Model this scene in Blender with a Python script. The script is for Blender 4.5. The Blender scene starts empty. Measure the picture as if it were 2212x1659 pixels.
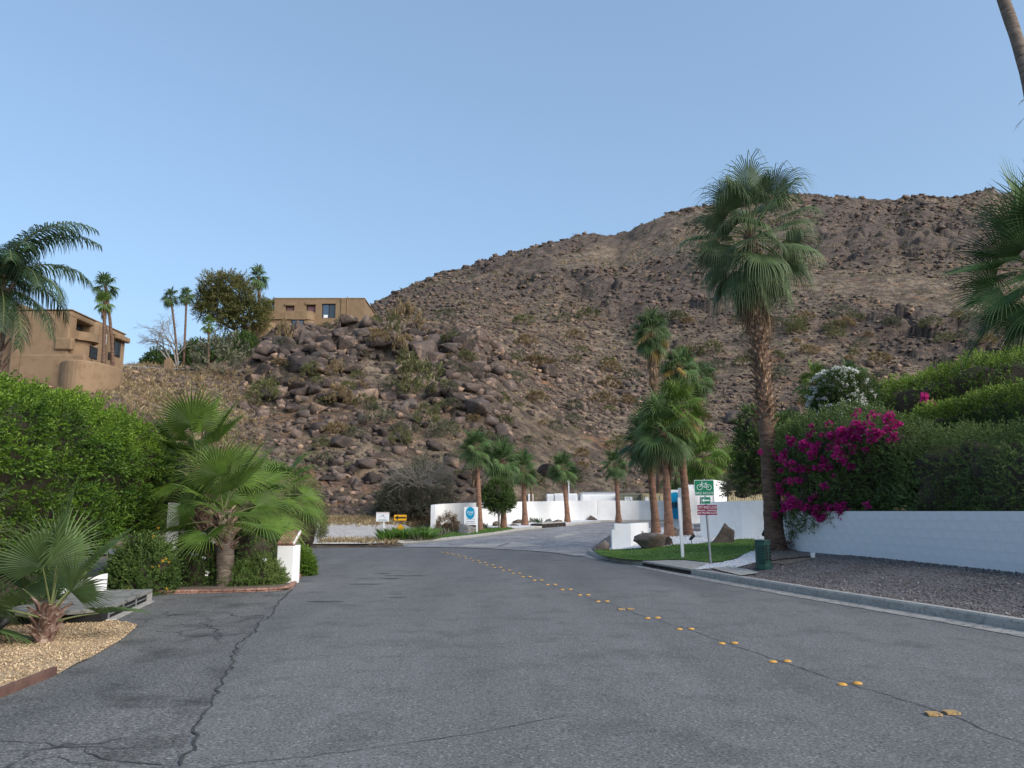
import bpy, bmesh, math, random
import numpy as np
from mathutils import Vector, Matrix
random.seed(7); RNG = np.random.default_rng(11)
S = bpy.context.scene
COL = S.collection
R = math.radians
# ------------------------------------------------------------------ camera
F = 1670.0; W, H = 2212.0, 1659.0; CH = 1.6; HOR = 1104.0
PITCH = math.atan((HOR - H / 2) / F)
SP, CP = math.sin(PITCH), math.cos(PITCH)
cd = bpy.data.cameras.new('camera'); cam = bpy.data.objects.new('camera', cd); COL.objects.link(cam)
cam.location = (0, 0, CH); cam.rotation_euler = (R(90) + PITCH, 0, 0)
cd.sensor_width = 36; cd.lens = 36 * F / W; cd.clip_end = 3000; cd.clip_start = 0.1
S.camera = cam
# ------------------------------------------------------------------ sky, sun, exposure
w = bpy.data.worlds.new('World'); S.world = w; w.use_nodes = True
nt = w.node_tree; bg = nt.nodes['Background']
sky = nt.nodes.new('ShaderNodeTexSky'); sky.sky_type = 'NISHITA'; sky.sun_disc = False
SUN_EL, SUN_AZ = 32.0, 128.0        # sun azimuth clockwise from +Y (view direction)
sky.sun_elevation = R(SUN_EL); sky.sun_rotation = R(SUN_AZ)
sky.altitude = 150; sky.air_density = 1.0; sky.dust_density = 3.0; sky.ozone_density = 6.0
bg.inputs['Strength'].default_value = 0.15
gm = nt.nodes.new('ShaderNodeGamma'); gm.inputs[1].default_value = 0.60; nt.links.new(sky.outputs[0], gm.inputs[0])
mu = nt.nodes.new('ShaderNodeMix'); mu.data_type = 'RGBA'; mu.blend_type = 'MULTIPLY'; mu.inputs[0].default_value = 1.0; mu.inputs[7].default_value = (.763, .831, .856, 1)
nt.links.new(gm.outputs[0], mu.inputs[6]); nt.links.new(mu.outputs[2], bg.inputs['Color'])
sl = bpy.data.lights.new('sun', 'SUN'); so = bpy.data.objects.new('sun', sl); COL.objects.link(so)
sl.energy = 1.25; sl.angle = R(45); sl.color = (1.0, 0.90, 0.80)
d = Vector((math.sin(R(SUN_AZ)) * math.cos(R(SUN_EL)), math.cos(R(SUN_AZ)) * math.cos(R(SUN_EL)), math.sin(R(SUN_EL))))
so.rotation_euler = (-d).to_track_quat('-Z', 'Y').to_euler(); so.location = (0, 0, 60)
S.view_settings.view_transform = 'Standard'; S.view_settings.look = 'None'
S.view_settings.exposure = 1.65; S.view_settings.gamma = 1.0; S.view_settings.use_curve_mapping = False
S.render.engine = 'CYCLES'; S.cycles.max_bounces = 6; S.cycles.transparent_max_bounces = 8
# ------------------------------------------------------------------ surveying helpers: bearing and height of a sighted point at a distance
def _k(py): return F * CP - (H / 2 - py) * SP
def elev(py): return (F * SP + (H / 2 - py) * CP) / _k(py)
def bear(px, py=1104.0): return (px - W / 2) / _k(py)
def at(px, py, d): return np.array([bear(px, py) * d, d, CH + elev(py) * d])
def atz(px, py, z=0.0):
    d = (z - CH) / elev(py); return np.array([bear(px, py) * d, d, z])
def atx(px, py, X):
    d = X / bear(px, py); return np.array([X, d, CH + elev(py) * d])
def zd(y): return 0.8 * np.clip((np.asarray(y, float) - 36) / 22, 0, 1)
def atd(px, py, off=0.0):
    e = elev(py); lo, hi = 5.0, 90.0
    for _ in range(50):
        y = (lo + hi) / 2
        if CH + e * y > float(zd(y)) + off: lo = y
        else: hi = y
    return np.array([bear(px, py) * y, y, float(zd(y)) + off])
# ------------------------------------------------------------------ noise
def _h(ix, iy, iz, s):
    n = (ix * 374761393 + iy * 668265263 + iz * 1274126177 + s * 974634777) & 0xFFFFFFFF
    n = ((n ^ (n >> 13)) * 1274126177) & 0xFFFFFFFF
    n = ((n ^ (n >> 16)) * 2246822519) & 0xFFFFFFFF
    return ((n ^ (n >> 15)) & 0xFFFFFF) / float(0xFFFFFF)
def vn(p, s=0):
    p = np.atleast_2d(np.asarray(p, float)); i = np.floor(p).astype(np.int64); f = p - i; f = f * f * (3 - 2 * f)
    r = 0
    for dx in (0, 1):
        for dy in (0, 1):
            for dz in (0, 1):
                wt = (f[:, 0] if dx else 1 - f[:, 0]) * (f[:, 1] if dy else 1 - f[:, 1]) * (f[:, 2] if dz else 1 - f[:, 2])
                r = r + wt * _h(i[:, 0] + dx, i[:, 1] + dy, i[:, 2] + dz, s)
    return r * 2 - 1
def fbm(p, o=4, s=0):
    p = np.atleast_2d(np.asarray(p, float)); r = 0; a = 1; t = 0
    for k in range(o):
        r = r + a * vn(p * 2 ** k + 17.3 * k, s + k); t += a; a *= 0.5
    return r / t
def cells(x, y, s=0):
    """cellular noise: distance to the nearest and second nearest seed, a random value per cell and the offset from its seed"""
    ix = np.floor(x).astype(np.int64); iy = np.floor(y).astype(np.int64); f1 = np.full(x.shape, 9.); f2 = f1.copy(); idv = np.zeros(x.shape); ox = idv.copy(); oy = idv.copy()
    for a in (-1, 0, 1):
        for b in (-1, 0, 1):
            cx, cy = ix + a, iy + b; dx = x - (cx + _h(cx, cy, cx * 0, s)); dy = y - (cy + _h(cx, cy, cx * 0, s + 7)); d = np.hypot(dx, dy); c = d < f1
            f2 = np.where(c, f1, np.minimum(f2, d)); idv = np.where(c, _h(cx, cy, cx * 0, s + 13), idv); ox = np.where(c, dx, ox); oy = np.where(c, dy, oy); f1 = np.where(c, d, f1)
    return f1, f2, idv, ox, oy
def xyz(x, y, z=0): return np.stack([np.asarray(x, float), np.asarray(y, float), np.zeros_like(np.asarray(x, float)) + z], 1)
def sst(a, b, x): t = np.clip((x - a) / (b - a), 0, 1); return t * t * (3 - 2 * t)
# ------------------------------------------------------------------ mesh helpers
def mesh(name, V, Fc, mat=None, smooth=False, tint=None):
    m = bpy.data.meshes.new(name)
    V = np.asarray(V, dtype=np.float32).reshape(-1, 3)
    if isinstance(Fc, np.ndarray):
        n, k = Fc.shape
        m.vertices.add(len(V)); m.vertices.foreach_set('co', V.ravel())
        m.loops.add(n * k); m.loops.foreach_set('vertex_index', Fc.astype(np.int32).ravel())
        m.polygons.add(n); m.polygons.foreach_set('loop_start', np.arange(0, n * k, k, dtype=np.int32))
        m.polygons.foreach_set('loop_total', np.full(n, k, dtype=np.int32))
        m.update(calc_edges=True)
    else:
        m.from_pydata([tuple(float(c) for c in v) for v in V], [], [tuple(f) for f in Fc]); m.update()
    if tint is not None:
        a = m.attributes.new('tint', 'FLOAT', 'POINT'); a.data.foreach_set('value', np.asarray(tint, dtype=np.float32))
    if smooth: m.polygons.foreach_set('use_smooth', np.ones(len(m.polygons), dtype=bool))
    if mat:
        for q in (mat if isinstance(mat, (list, tuple)) else [mat]): m.materials.append(q)
    return m
def link(name, m, parent=None, loc=None, rot=None, scl=None):
    o = bpy.data.objects.new(name, m); COL.objects.link(o)
    if parent is not None: o.parent = parent
    if loc is not None: o.location = [float(c) for c in loc]
    if rot is not None: o.rotation_euler = [float(c) for c in rot]
    if scl is not None: o.scale = (scl, scl, scl) if np.isscalar(scl) else [float(c) for c in scl]
    return o
def tag(o, label=None, cat=None, group=None, kind=None):
    if label: o['label'] = label
    if cat: o['category'] = cat
    if group: o['group'] = group
    if kind: o['kind'] = kind
    return o
def thing(name, label, cat, loc=(0, 0, 0), rz=0.0, group=None):
    return tag(link(name, None, None, loc, (0, 0, rz)), label, cat, group)
class MB:
    """collects boxes, prisms, tubes into one mesh"""
    def __init__(s): s.v = []; s.f = []
    def add(s, V, Fc):
        o = len(s.v); s.v += [tuple(float(c) for c in p) for p in V]; s.f += [tuple(int(i) + o for i in f) for f in Fc]; return s
    def box(s, c, size, rz=0.0, M=None):
        x, y, z = size[0] / 2, size[1] / 2, size[2] / 2
        V = [(a, b, e) for e in (-z, z) for b in (-y, y) for a in (-x, x)]
        ca, sa = math.cos(rz), math.sin(rz)
        V = [(c[0] + a * ca - b * sa, c[1] + a * sa + b * ca, c[2] + e) for a, b, e in V]
        if M is not None: V = [tuple(M @ Vector(v)) for v in V]
        return s.add(V, [(0, 2, 3, 1), (4, 5, 7, 6), (0, 1, 5, 4), (2, 6, 7, 3), (0, 4, 6, 2), (1, 3, 7, 5)])
    def prism(s, poly, z0, z1):
        n = len(poly); V = [(p[0], p[1], z0) for p in poly] + [(p[0], p[1], z1) for p in poly]
        return s.add(V, [tuple(range(n - 1, -1, -1)), tuple(range(n, 2 * n))] + [(i, (i + 1) % n, n + (i + 1) % n, n + i) for i in range(n)])
    def tube(s, pts, rad, n=8, cap=True):
        V, Fc = tube(pts, rad, n); 
        s.add(V, Fc.tolist())
        if cap:
            o = len(s.v) - len(V); s.f.append(tuple(o + i for i in range(n - 1, -1, -1))); s.f.append(tuple(len(s.v) - n + i for i in range(n)))
        return s
    def slab(s, poly, n, t):
        """flat polygon in 3D extruded by vector n*t"""
        k = len(poly); P = [np.array(p, float) for p in poly]; q = [p + np.array(n) * t for p in P]
        return s.add(P + q, [tuple(range(k - 1, -1, -1)), tuple(range(k, 2 * k))] + [(i, (i + 1) % k, k + (i + 1) % k, k + i) for i in range(k)])
    def done(s, name, mat, parent=None, smooth=False, bevel=0.0, **kw):
        o = link(name, mesh(name, s.v, s.f, mat, smooth), parent, **kw)
        if bevel:
            b = o.modifiers.new('bevel', 'BEVEL'); b.width = bevel; b.segments = 2; b.limit_method = 'ANGLE'
        return o
def tube(pts, rad, n=8):
    P = np.asarray(pts, float); k = len(P); rad = np.broadcast_to(np.asarray(rad, float), (k,))
    T = np.gradient(P, axis=0); T /= np.linalg.norm(T, axis=1)[:, None] + 1e-9
    ref = np.array([0, 0, 1.0]) if abs(T[0, 2]) < 0.9 else np.array([1.0, 0, 0])
    V = []
    for i in range(k):
        u = np.cross(T[i], ref); u /= np.linalg.norm(u) + 1e-9; v = np.cross(u, T[i])
        ang = np.arange(n) * 2 * math.pi / n
        V.append(P[i] + rad[i] * (np.cos(ang)[:, None] * u - np.sin(ang)[:, None] * v))
    V = np.concatenate(V); Fc = []
    for i in range(k - 1):
        a = i * n + np.arange(n); b = i * n + (np.arange(n) + 1) % n
        Fc.append(np.stack([a, b, b + n, a + n], 1))
    return V, np.concatenate(Fc)
def resample(pts, n):
    P = np.asarray(pts, float); s = np.r_[0, np.cumsum(np.linalg.norm(np.diff(P, axis=0), axis=1))]
    t = np.linspace(0, s[-1], n); return np.stack([np.interp(t, s, P[:, i]) for i in range(P.shape[1])], 1)
def smooth_path(pts, n, it=3):
    P = [np.asarray(p, float) for p in pts]
    for _ in range(it):
        Q = [P[0]]
        for a, b in zip(P[:-1], P[1:]): Q += [a * 0.75 + b * 0.25, a * 0.25 + b * 0.75]
        P = Q + [P[-1]]
    return resample(P, n)
def loft(A, B, m, zf=None):
    """grid between two equally long polylines"""
    A = np.asarray(A, float); B = np.asarray(B, float); n = len(A); t = np.linspace(0, 1, m)[:, None, None]
    G = (A[None] * (1 - t) + B[None] * t).reshape(-1, 3)
    if zf is not None: G[:, 2] = zf(G, np.repeat(np.linspace(0, 1, m), n))
    i = np.arange(m - 1)[:, None] * n + np.arange(n - 1)[None]; i = i.ravel()
    return G, np.stack([i, i + 1, i + n + 1, i + n], 1)
def poly_sheet(name, pts, z, mat):
    me = mesh(name, [(p[0], p[1], z) for p in pts], [tuple(range(len(pts)))], mat)
    b = bmesh.new(); b.from_mesh(me); bmesh.ops.triangulate(b, faces=b.faces[:])
    if sum(f.normal.z for f in b.faces) < 0: bmesh.ops.reverse_faces(b, faces=b.faces[:])
    b.to_mesh(me); b.free(); return tag(link(name, me), kind='structure')
def rotm(rx, ry, rz):
    cx, sx, cy, sy, cz, sz = np.cos(rx), np.sin(rx), np.cos(ry), np.sin(ry), np.cos(rz), np.sin(rz)
    M = np.empty((len(rx), 3, 3))
    M[:, 0, 0] = cz * cy; M[:, 0, 1] = cz * sy * sx - sz * cx; M[:, 0, 2] = cz * sy * cx + sz * sx
    M[:, 1, 0] = sz * cy; M[:, 1, 1] = sz * sy * sx + cz * cx; M[:, 1, 2] = sz * sy * cx - cz * sx
    M[:, 2, 0] = -sy; M[:, 2, 1] = cy * sx; M[:, 2, 2] = cy * cx
    return M
def scatter(variants, P, sc, M=None, tint=None):
    """bake many copies of small variant meshes (V,F) into arrays; returns V,F,tint"""
    P = np.asarray(P, float); n = len(P); sc = np.asarray(sc, float)
    if sc.ndim == 1: sc = np.repeat(sc[:, None], 3, 1)
    if M is None: M = rotm(RNG.uniform(-.3, .3, n), RNG.uniform(-.3, .3, n), RNG.uniform(0, 6.28, n))
    which = RNG.integers(0, len(variants), n); VV = []; FF = []; TT = []; off = 0
    if tint is None: tint = RNG.uniform(0, 1, n)
    for k, var in enumerate(variants):
        V, Fc = var[0], var[1]; t0 = var[2] if len(var) > 2 else np.zeros(len(V))
        idx = np.where(which == k)[0]
        if not len(idx): continue
        Q = np.einsum('nij,nvj->nvi', M[idx], V[None] * sc[idx][:, None, :]) + P[idx][:, None, :]
        VV.append(Q.reshape(-1, 3)); FF.append((Fc[None] + (np.arange(len(idx)) * len(V))[:, None, None] + off).reshape(-1, Fc.shape[1]))
        TT.append((tint[idx][:, None] + t0[None]).ravel()); off += len(idx) * len(V)
    return np.concatenate(VV), np.concatenate(FF), np.concatenate(TT)
# ------------------------------------------------------------------ materials
def new_mat(name):
    m = bpy.data.materials.new(name); m.use_nodes = True; n = m.node_tree; b = n.nodes['Principled BSDF']; return m, n, b
def c4(c): return (c[0], c[1], c[2], 1)
def mixn(n, fac, a, b, typ='MIX'):
    x = n.nodes.new('ShaderNodeMix'); x.data_type = 'RGBA'; x.blend_type = typ
    for sock, val in ((x.inputs[0], fac), (x.inputs[6], a), (x.inputs[7], b)):
        if isinstance(val, bpy.types.NodeSocket): n.links.new(val, sock)
        elif isinstance(val, (int, float)): sock.default_value = val
        else: sock.default_value = c4(val)
    return x.outputs[2]
def noise(n, scale, detail=4, rough=0.6, vec=None, stretch=None, w_=0.0):
    t = n.nodes.new('ShaderNodeTexNoise'); t.inputs['Scale'].default_value = scale; t.inputs['Detail'].default_value = detail; t.inputs['Roughness'].default_value = rough
    if vec is None:
        vec = n.nodes.new('ShaderNodeTexCoord').outputs['Object']
    if stretch or w_:
        mp = n.nodes.new('ShaderNodeMapping'); mp.inputs['Scale'].default_value = stretch or (1, 1, 1); mp.inputs['Location'].default_value = (w_, w_ * 1.7, 0); n.links.new(vec, mp.inputs[0]); vec = mp.outputs[0]
    n.links.new(vec, t.inputs['Vector']); return t.outputs['Fac']
def ramp(n, f, a, b, ca=(0, 0, 0), cb=(1, 1, 1)):
    r = n.nodes.new('ShaderNodeValToRGB'); r.color_ramp.elements[0].position = a; r.color_ramp.elements[1].position = b
    r.color_ramp.elements[0].color = c4(ca); r.color_ramp.elements[1].color = c4(cb); n.links.new(f, r.inputs[0]); return r.outputs[0]
def bump(n, b, h, strength=0.5, dist=0.02):
    u = n.nodes.new('ShaderNodeBump'); u.inputs['Strength'].default_value = strength; u.inputs['Distance'].default_value = dist
    n.links.new(h, u.inputs['Height']); n.links.new(u.outputs[0], b.inputs['Normal']); return u
def objrand(n): return n.nodes.new('ShaderNodeObjectInfo').outputs['Random']
def vary(n, col, amt=0.25):
    h = n.nodes.new('ShaderNodeHueSaturation'); n.links.new(col, h.inputs['Color'])
    mr = n.nodes.new('ShaderNodeMapRange'); mr.inputs[3].default_value = 1 - amt; mr.inputs[4].default_value = 1 + amt
    n.links.new(objrand(n), mr.inputs[0]); n.links.new(mr.outputs[0], h.inputs['Value']); return h.outputs[0]
def surf(name, c1, c2, scale=3.0, rough=0.85, c3=None, s3=30.0, lo=0.35, hi=0.65, bs=0.3, bd=0.01, bscale=None, stretch=None, rand=0.0, spec=0.3, metal=0.0):
    m, n, b = new_mat(name)
    col = mixn(n, ramp(n, noise(n, scale, 5, 0.65, stretch=stretch), lo, hi), c1, c2)
    if c3 is not None: col = mixn(n, ramp(n, noise(n, s3, 3, 0.6, stretch=stretch, w_=5), 0.5, 0.62), col, c3)
    if rand: col = vary(n, col, rand)
    n.links.new(col, b.inputs['Base Color']); b.inputs['Roughness'].default_value = rough
    b.inputs['Specular IOR Level'].default_value = spec; b.inputs['Metallic'].default_value = metal
    if bs: bump(n, b, noise(n, bscale or scale * 6, 4, 0.6, stretch=stretch), bs, bd)
    return m
def flat(name, c, rough=0.6, metal=0.0, spec=0.4):
    m, n, b = new_mat(name)
    col = mixn(n, noise(n, 9.0, 4), tuple(x * 0.93 for x in c), tuple(min(1, x * 1.05) for x in c))
    n.links.new(col, b.inputs['Base Color']); b.inputs['Roughness'].default_value = rough; b.inputs['Metallic'].default_value = metal; b.inputs['Specular IOR Level'].default_value = spec
    return m
def leafmat(name, a, b_, trans=0.3, rough=0.5, rand=0.25, spec=0.35, nscale=1.5):
    """leaf colour between a and b_ by the 'tint' attribute, some light passing through"""
    m, n, b = new_mat(name)
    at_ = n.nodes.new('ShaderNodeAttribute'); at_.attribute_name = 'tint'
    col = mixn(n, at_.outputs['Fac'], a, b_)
    col = mixn(n, ramp(n, noise(n, nscale, 3), 0.3, 0.7), mixn(n, 1.0, col, (0.72, 0.72, 0.72), 'MULTIPLY'), mixn(n, 1.0, col, (1.2, 1.2, 1.2), 'MULTIPLY'))
    if rand: col = vary(n, col, rand)
    n.links.new(col, b.inputs['Base Color']); b.inputs['Roughness'].default_value = rough; b.inputs['Specular IOR Level'].default_value = spec
    if trans:
        tr = n.nodes.new('ShaderNodeBsdfTranslucent'); n.links.new(col, tr.inputs[0]); mx = n.nodes.new('ShaderNodeMixShader'); mx.inputs[0].default_value = trans
        n.links.new(b.outputs[0], mx.inputs[1]); n.links.new(tr.outputs[0], mx.inputs[2]); n.links.new(mx.outputs[0], n.nodes['Material Output'].inputs['Surface'])
    return m
M = {}
def asphalt(name, base, dark, big, speck=0.5):
    m, n, b = new_mat(name)
    tc = n.nodes.new('ShaderNodeTexCoord').outputs['Object']
    g = noise(n, 42, 4, 0.85, tc); g2 = noise(n, 17, 4, 0.8, tc); l = noise(n, 0.55, 5, 0.6, tc, stretch=(1.3, .16, 1)); l2 = noise(n, 1.3, 5, 0.65, tc, w_=3)
    col = mixn(n, ramp(n, l, 0.36, 0.66), base, big)
    col = mixn(n, ramp(n, l2, 0.50, 0.72), col, dark)
    col = mixn(n, ramp(n, g, 0.36, 0.66), mixn(n, 1.0, col, (1 - speck,) * 3, 'MULTIPLY'), mixn(n, 1.0, col, (1 + speck * 1.3,) * 3, 'MULTIPLY'))
    col = mixn(n, ramp(n, g2, 0.60, 0.68), col, mixn(n, 1.0, col, (0.66, .66, .68), 'MULTIPLY'))
    vo_ = n.nodes.new('ShaderNodeTexVoronoi'); vo_.inputs['Scale'].default_value = 62; n.links.new(tc, vo_.inputs['Vector']); sp_ = n.nodes.new('ShaderNodeSeparateColor'); n.links.new(vo_.outputs['Color'], sp_.inputs[0])
    col = mixn(n, ramp(n, sp_.outputs[0], .86, .93), col, mixn(n, 1.0, col, (1.6, 1.58, 1.54), 'MULTIPLY')); col = mixn(n, ramp(n, sp_.outputs[1], .86, .92), col, mixn(n, 1.0, col, (.58, .58, .59), 'MULTIPLY'))
    n.links.new(col, b.inputs['Base Color']); b.inputs['Roughness'].default_value = 0.86; b.inputs['Specular IOR Level'].default_value = 0.25
    bump(n, b, g, 0.5, 0.006); return m, n, b, col
M['road'], *_ = asphalt('road_asphalt', (.116, .117, .118), (.090, .091, .093), (.152, .152, .152))
m, n, b, col = asphalt('old_asphalt', (.100, .101, .098), (.052, .052, .05), (.15, .148, .14), 0.65)
tc = n.nodes.new('ShaderNodeTexCoord').outputs['Object']
vo = n.nodes.new('ShaderNodeTexVoronoi'); vo.feature = 'DISTANCE_TO_EDGE'; vo.inputs['Scale'].default_value = 1.7
dst = n.nodes.new('ShaderNodeMix'); dst.data_type = 'VECTOR'; dst.inputs[0].default_value = 0.3
nn = n.nodes.new('ShaderNodeTexNoise'); nn.inputs['Scale'].default_value = 2.2; nn.inputs['Detail'].default_value = 5; n.links.new(tc, nn.inputs['Vector'])
n.links.new(tc, dst.inputs[4]); n.links.new(nn.outputs['Color'], dst.inputs[5]); n.links.new(dst.outputs[1], vo.inputs['Vector'])
cr = ramp(n, vo.outputs['Distance'], 0.004, 0.03, (1, 1, 1), (0, 0, 0))
msk = ramp(n, noise(n, 0.33, 4, 0.6, tc, w_=9), 0.47, 0.58)
mm = n.nodes.new('ShaderNodeMath'); mm.operation = 'MULTIPLY'; n.links.new(cr, mm.inputs[0]); n.links.new(msk, mm.inputs[1])
n.links.new(mixn(n, mm.outputs[0], col, (.03, .03, .032)), b.inputs['Base Color']); M['old'] = m
M['crack'] = surf('crack_tar', (.038, .038, .038), (.07, .07, .068), 9, bs=.6)  # dark sealed cracks and tar marks
M['concrete'] = surf('concrete', (.33, .315, .285), (.42, .40, .365), 2.0, c3=(.27, .26, .24), s3=14, bs=.4, bscale=40, bd=.004)
M['gutter'] = surf('gutter_concrete', (.24, .235, .22), (.33, .32, .30), 1.6, c3=(.13, .13, .13), s3=9, bs=.4, bscale=40, bd=.004)
M['oldconcrete'] = surf('stained_concrete', (.17, .17, .155), (.24, .24, .22), 1.5, c3=(.10, .10, .09), s3=7, bs=.5, bscale=30, bd=.006)
M['dark'] = flat('void_shade', (.012, .012, .012), .9)  # near black colour stands in for shade inside slots and vents
M['steel'] = surf('galvanised_steel', (.28, .29, .30), (.36, .37, .38), 12, rough=.5, metal=.5, bs=0)
M['rust'] = surf('old_iron', (.09, .07, .06), (.15, .12, .10), 12, rough=.8, bs=.3)
M['stucco'] = surf('white_stucco', (.79, .79, .79), (.83, .83, .825), .7, c3=(.77, .77, .76), s3=2.2, bs=.25, bscale=60, bd=.004)
M['block'] = surf('white_painted_block', (.74, .75, .76), (.79, .795, .80), 1.2, c3=(.735, .74, .745), s3=4, bs=.5, bscale=70, bd=.004, rand=.008)
M['white'] = surf('white_paint', (.76, .77, .78), (.84, .84, .84), 2, bs=0, rough=.5)
M['adobe'] = surf('tan_stucco', (.222, .150, .088), (.25, .172, .102), .5, c3=(.205, .138, .08), s3=1.4, bs=.3, bscale=12, bd=.02)
M['adobe2'] = surf('tan_stucco_pink', (.238, .158, .094), (.268, .182, .110), .5, c3=(.22, .145, .084), s3=1.4, bs=.3, bscale=12, bd=.02)
M['glass'] = flat('window_glass', (.03, .04, .05), .08, spec=.8)
M['skyglass'] = flat('reflecting_glass', (.10, .14, .18), .04, metal=.6, spec=1)
M['drape'] = surf('plum_curtain', (.13, .07, .08), (.18, .10, .11), 3, stretch=(8, 8, .4), bs=0)
M['darkframe'] = flat('bronze_frame', (.03, .022, .02), .5)
M['brick'] = surf('reddish_brick', (.17, .085, .065), (.27, .14, .10), 6, c3=(.32, .2, .15), s3=20, bs=.5, rand=.3)
M['timber'] = surf('red_brown_timber', (.10, .055, .045), (.16, .09, .07), 5, stretch=(1, 1, 1), bs=.6)
M['rock'] = None
def rockmat(name, a, b_, c, rand=.3, s=.8, lo=.40, hi=.60):
    m, n, b = new_mat(name); tc = n.nodes.new('ShaderNodeTexCoord').outputs['Object']; 
    ge = n.nodes.new('ShaderNodeNewGeometry').outputs['Position']
    col = mixn(n, ramp(n, noise(n, s, 6, .65, ge), lo, hi), a, b_)
    col = mixn(n, ramp(n, noise(n, s * .7, 5, .7, ge, w_=7), .54, .64), col, c)
    col = mixn(n, ramp(n, noise(n, s * 5, 6, .75, ge), .3, .75), mixn(n, 1.0, col, (.6, .6, .62), 'MULTIPLY'), mixn(n, 1.0, col, (1.45, 1.4, 1.35), 'MULTIPLY'))
    if rand: col = vary(n, col, rand)
    at_ = n.nodes.new('ShaderNodeAttribute'); at_.attribute_name = 'tint'
    col = mixn(n, at_.outputs['Fac'], col, mixn(n, 1.0, col, (1.9, 1.75, 1.6), 'MULTIPLY'))
    n.links.new(col, b.inputs['Base Color']); b.inputs['Roughness'].default_value = .85; b.inputs['Specular IOR Level'].default_value = .25
    bump(n, b, noise(n, s * 4, 8, .7, ge), .9, .12 / s * .5); return m
M['rock'] = rockmat('varnished_rock', (.052, .042, .039), (.098, .076, .065), (.22, .155, .11), rand=.45)
M['rockfar'] = rockmat('varnished_rock_far', (.056, .045, .042), (.100, .078, .068), (.20, .15, .11), s=.35)
M['gardenrock'] = rockmat('garden_boulder', (.10, .085, .075), (.17, .135, .11), (.26, .22, .19), s=1.6)
M['greyrock'] = rockmat('grey_boulder', (.19, .18, .18), (.27, .26, .25), (.34, .31, .28), s=1.6)
# hillside soil
m, n, b = new_mat('desert_hillside'); ge = n.nodes.new('ShaderNodeNewGeometry').outputs['Position']
col = mixn(n, ramp(n, noise(n, .05, 6, .7, ge), .40, .62), (.232, .176, .128), (.295, .236, .172))
col = mixn(n, ramp(n, noise(n, .11, 6, .7, ge, w_=4), .52, .64), col, (.28, .155, .09))
col = mixn(n, ramp(n, noise(n, .32, 8, .72, ge, w_=2), .44, .56), col, (.115, .088, .072))
col = mixn(n, ramp(n, noise(n, .75, 8, .75, ge, w_=11), .50, .60), col, (.080, .063, .055))
col = mixn(n, ramp(n, noise(n, .5, 6, .7, ge, w_=31), .56, .66), col, (.125, .122, .068))
rk = n.nodes.new('ShaderNodeAttribute'); rk.attribute_name = 'tint'
rcol = mixn(n, ramp(n, noise(n, .5, 6, .7, ge, w_=15), .38, .60), (.070, .056, .051), (.15, .118, .098)); rcol = mixn(n, ramp(n, noise(n, 1.2, 5, .7, ge, w_=25), .56, .68), rcol, (.21, .155, .115))
col = mixn(n, ramp(n, rk.outputs['Fac'], .25, .55), col, rcol)
col = mixn(n, ramp(n, noise(n, 2.6, 6, .8, ge), .3, .72), mixn(n, 1.0, col, (.55, .55, .55), 'MULTIPLY'), mixn(n, 1.0, col, (1.4, 1.38, 1.34), 'MULTIPLY'))
n.links.new(col, b.inputs['Base Color']); b.inputs['Roughness'].default_value = .95; b.inputs['Specular IOR Level'].default_value = .1
bump(n, b, noise(n, 1.1, 9, .75, ge), 1.0, .55); M['hill'] = m
M['sand'] = surf('pale_sand', (.40, .375, .35), (.50, .475, .45), 1.0, c3=(.33, .29, .25), s3=5, bs=.6, bscale=12)
M['dirt'] = surf('brown_dirt', (.13, .10, .08), (.19, .15, .12), 2.0, c3=(.10, .08, .065), s3=9, bs=.6)
M['tangravel'] = surf('tan_gravel_bed', (.42, .30, .18), (.56, .42, .27), 40, c3=(.22, .15, .09), s3=55, bs=.9, bscale=70, bd=.012)
m, n, b = new_mat('tan_pebble'); at_ = n.nodes.new('ShaderNodeAttribute'); at_.attribute_name = 'tint'; n.links.new(ramp(n, at_.outputs['Fac'], .0, .8, (.20, .13, .07), (.68, .51, .31)), b.inputs['Base Color']); b.inputs['Roughness'].default_value = .8; M['tanpeb'] = m
M['greygravel'] = surf('grey_gravel_bed', (.10, .09, .09), (.17, .155, .155), 22, bs=.8, bscale=30, bd=.02)
M['whitegravel'] = surf('white_gravel', (.62, .63, .65), (.78, .78, .79), 30, c3=(.42, .43, .45), s3=26, bs=.9, bscale=40, bd=.02)
m, n, b = new_mat('grey_pebble'); at_ = n.nodes.new('ShaderNodeAttribute'); at_.attribute_name = 'tint'
r_ = n.nodes.new('ShaderNodeValToRGB'); n.links.new(at_.outputs['Fac'], r_.inputs[0])
r_.color_ramp.elements[0].color = (.075, .066, .063, 1); r_.color_ramp.elements[1].color = (.32, .29, .275, 1); e = r_.color_ramp.elements.new(.6); e.color = (.150, .133, .128, 1)
n.links.new(r_.outputs[0], b.inputs['Base Color']); b.inputs['Roughness'].default_value = .8; M['peb'] = m
m, n, b = new_mat('white_pebble'); n.links.new(ramp(n, noise(n, 20, 2), .3, .7, (.60, .61, .63), (.82, .82, .83)), b.inputs['Base Color']); M['wpeb'] = m
M['lawnsoil'] = surf('mown_lawn', (.085, .155, .028), (.13, .215, .045), 1.3, c3=(.07, .12, .025), s3=18, bs=.9, bscale=50, bd=.02)
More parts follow.
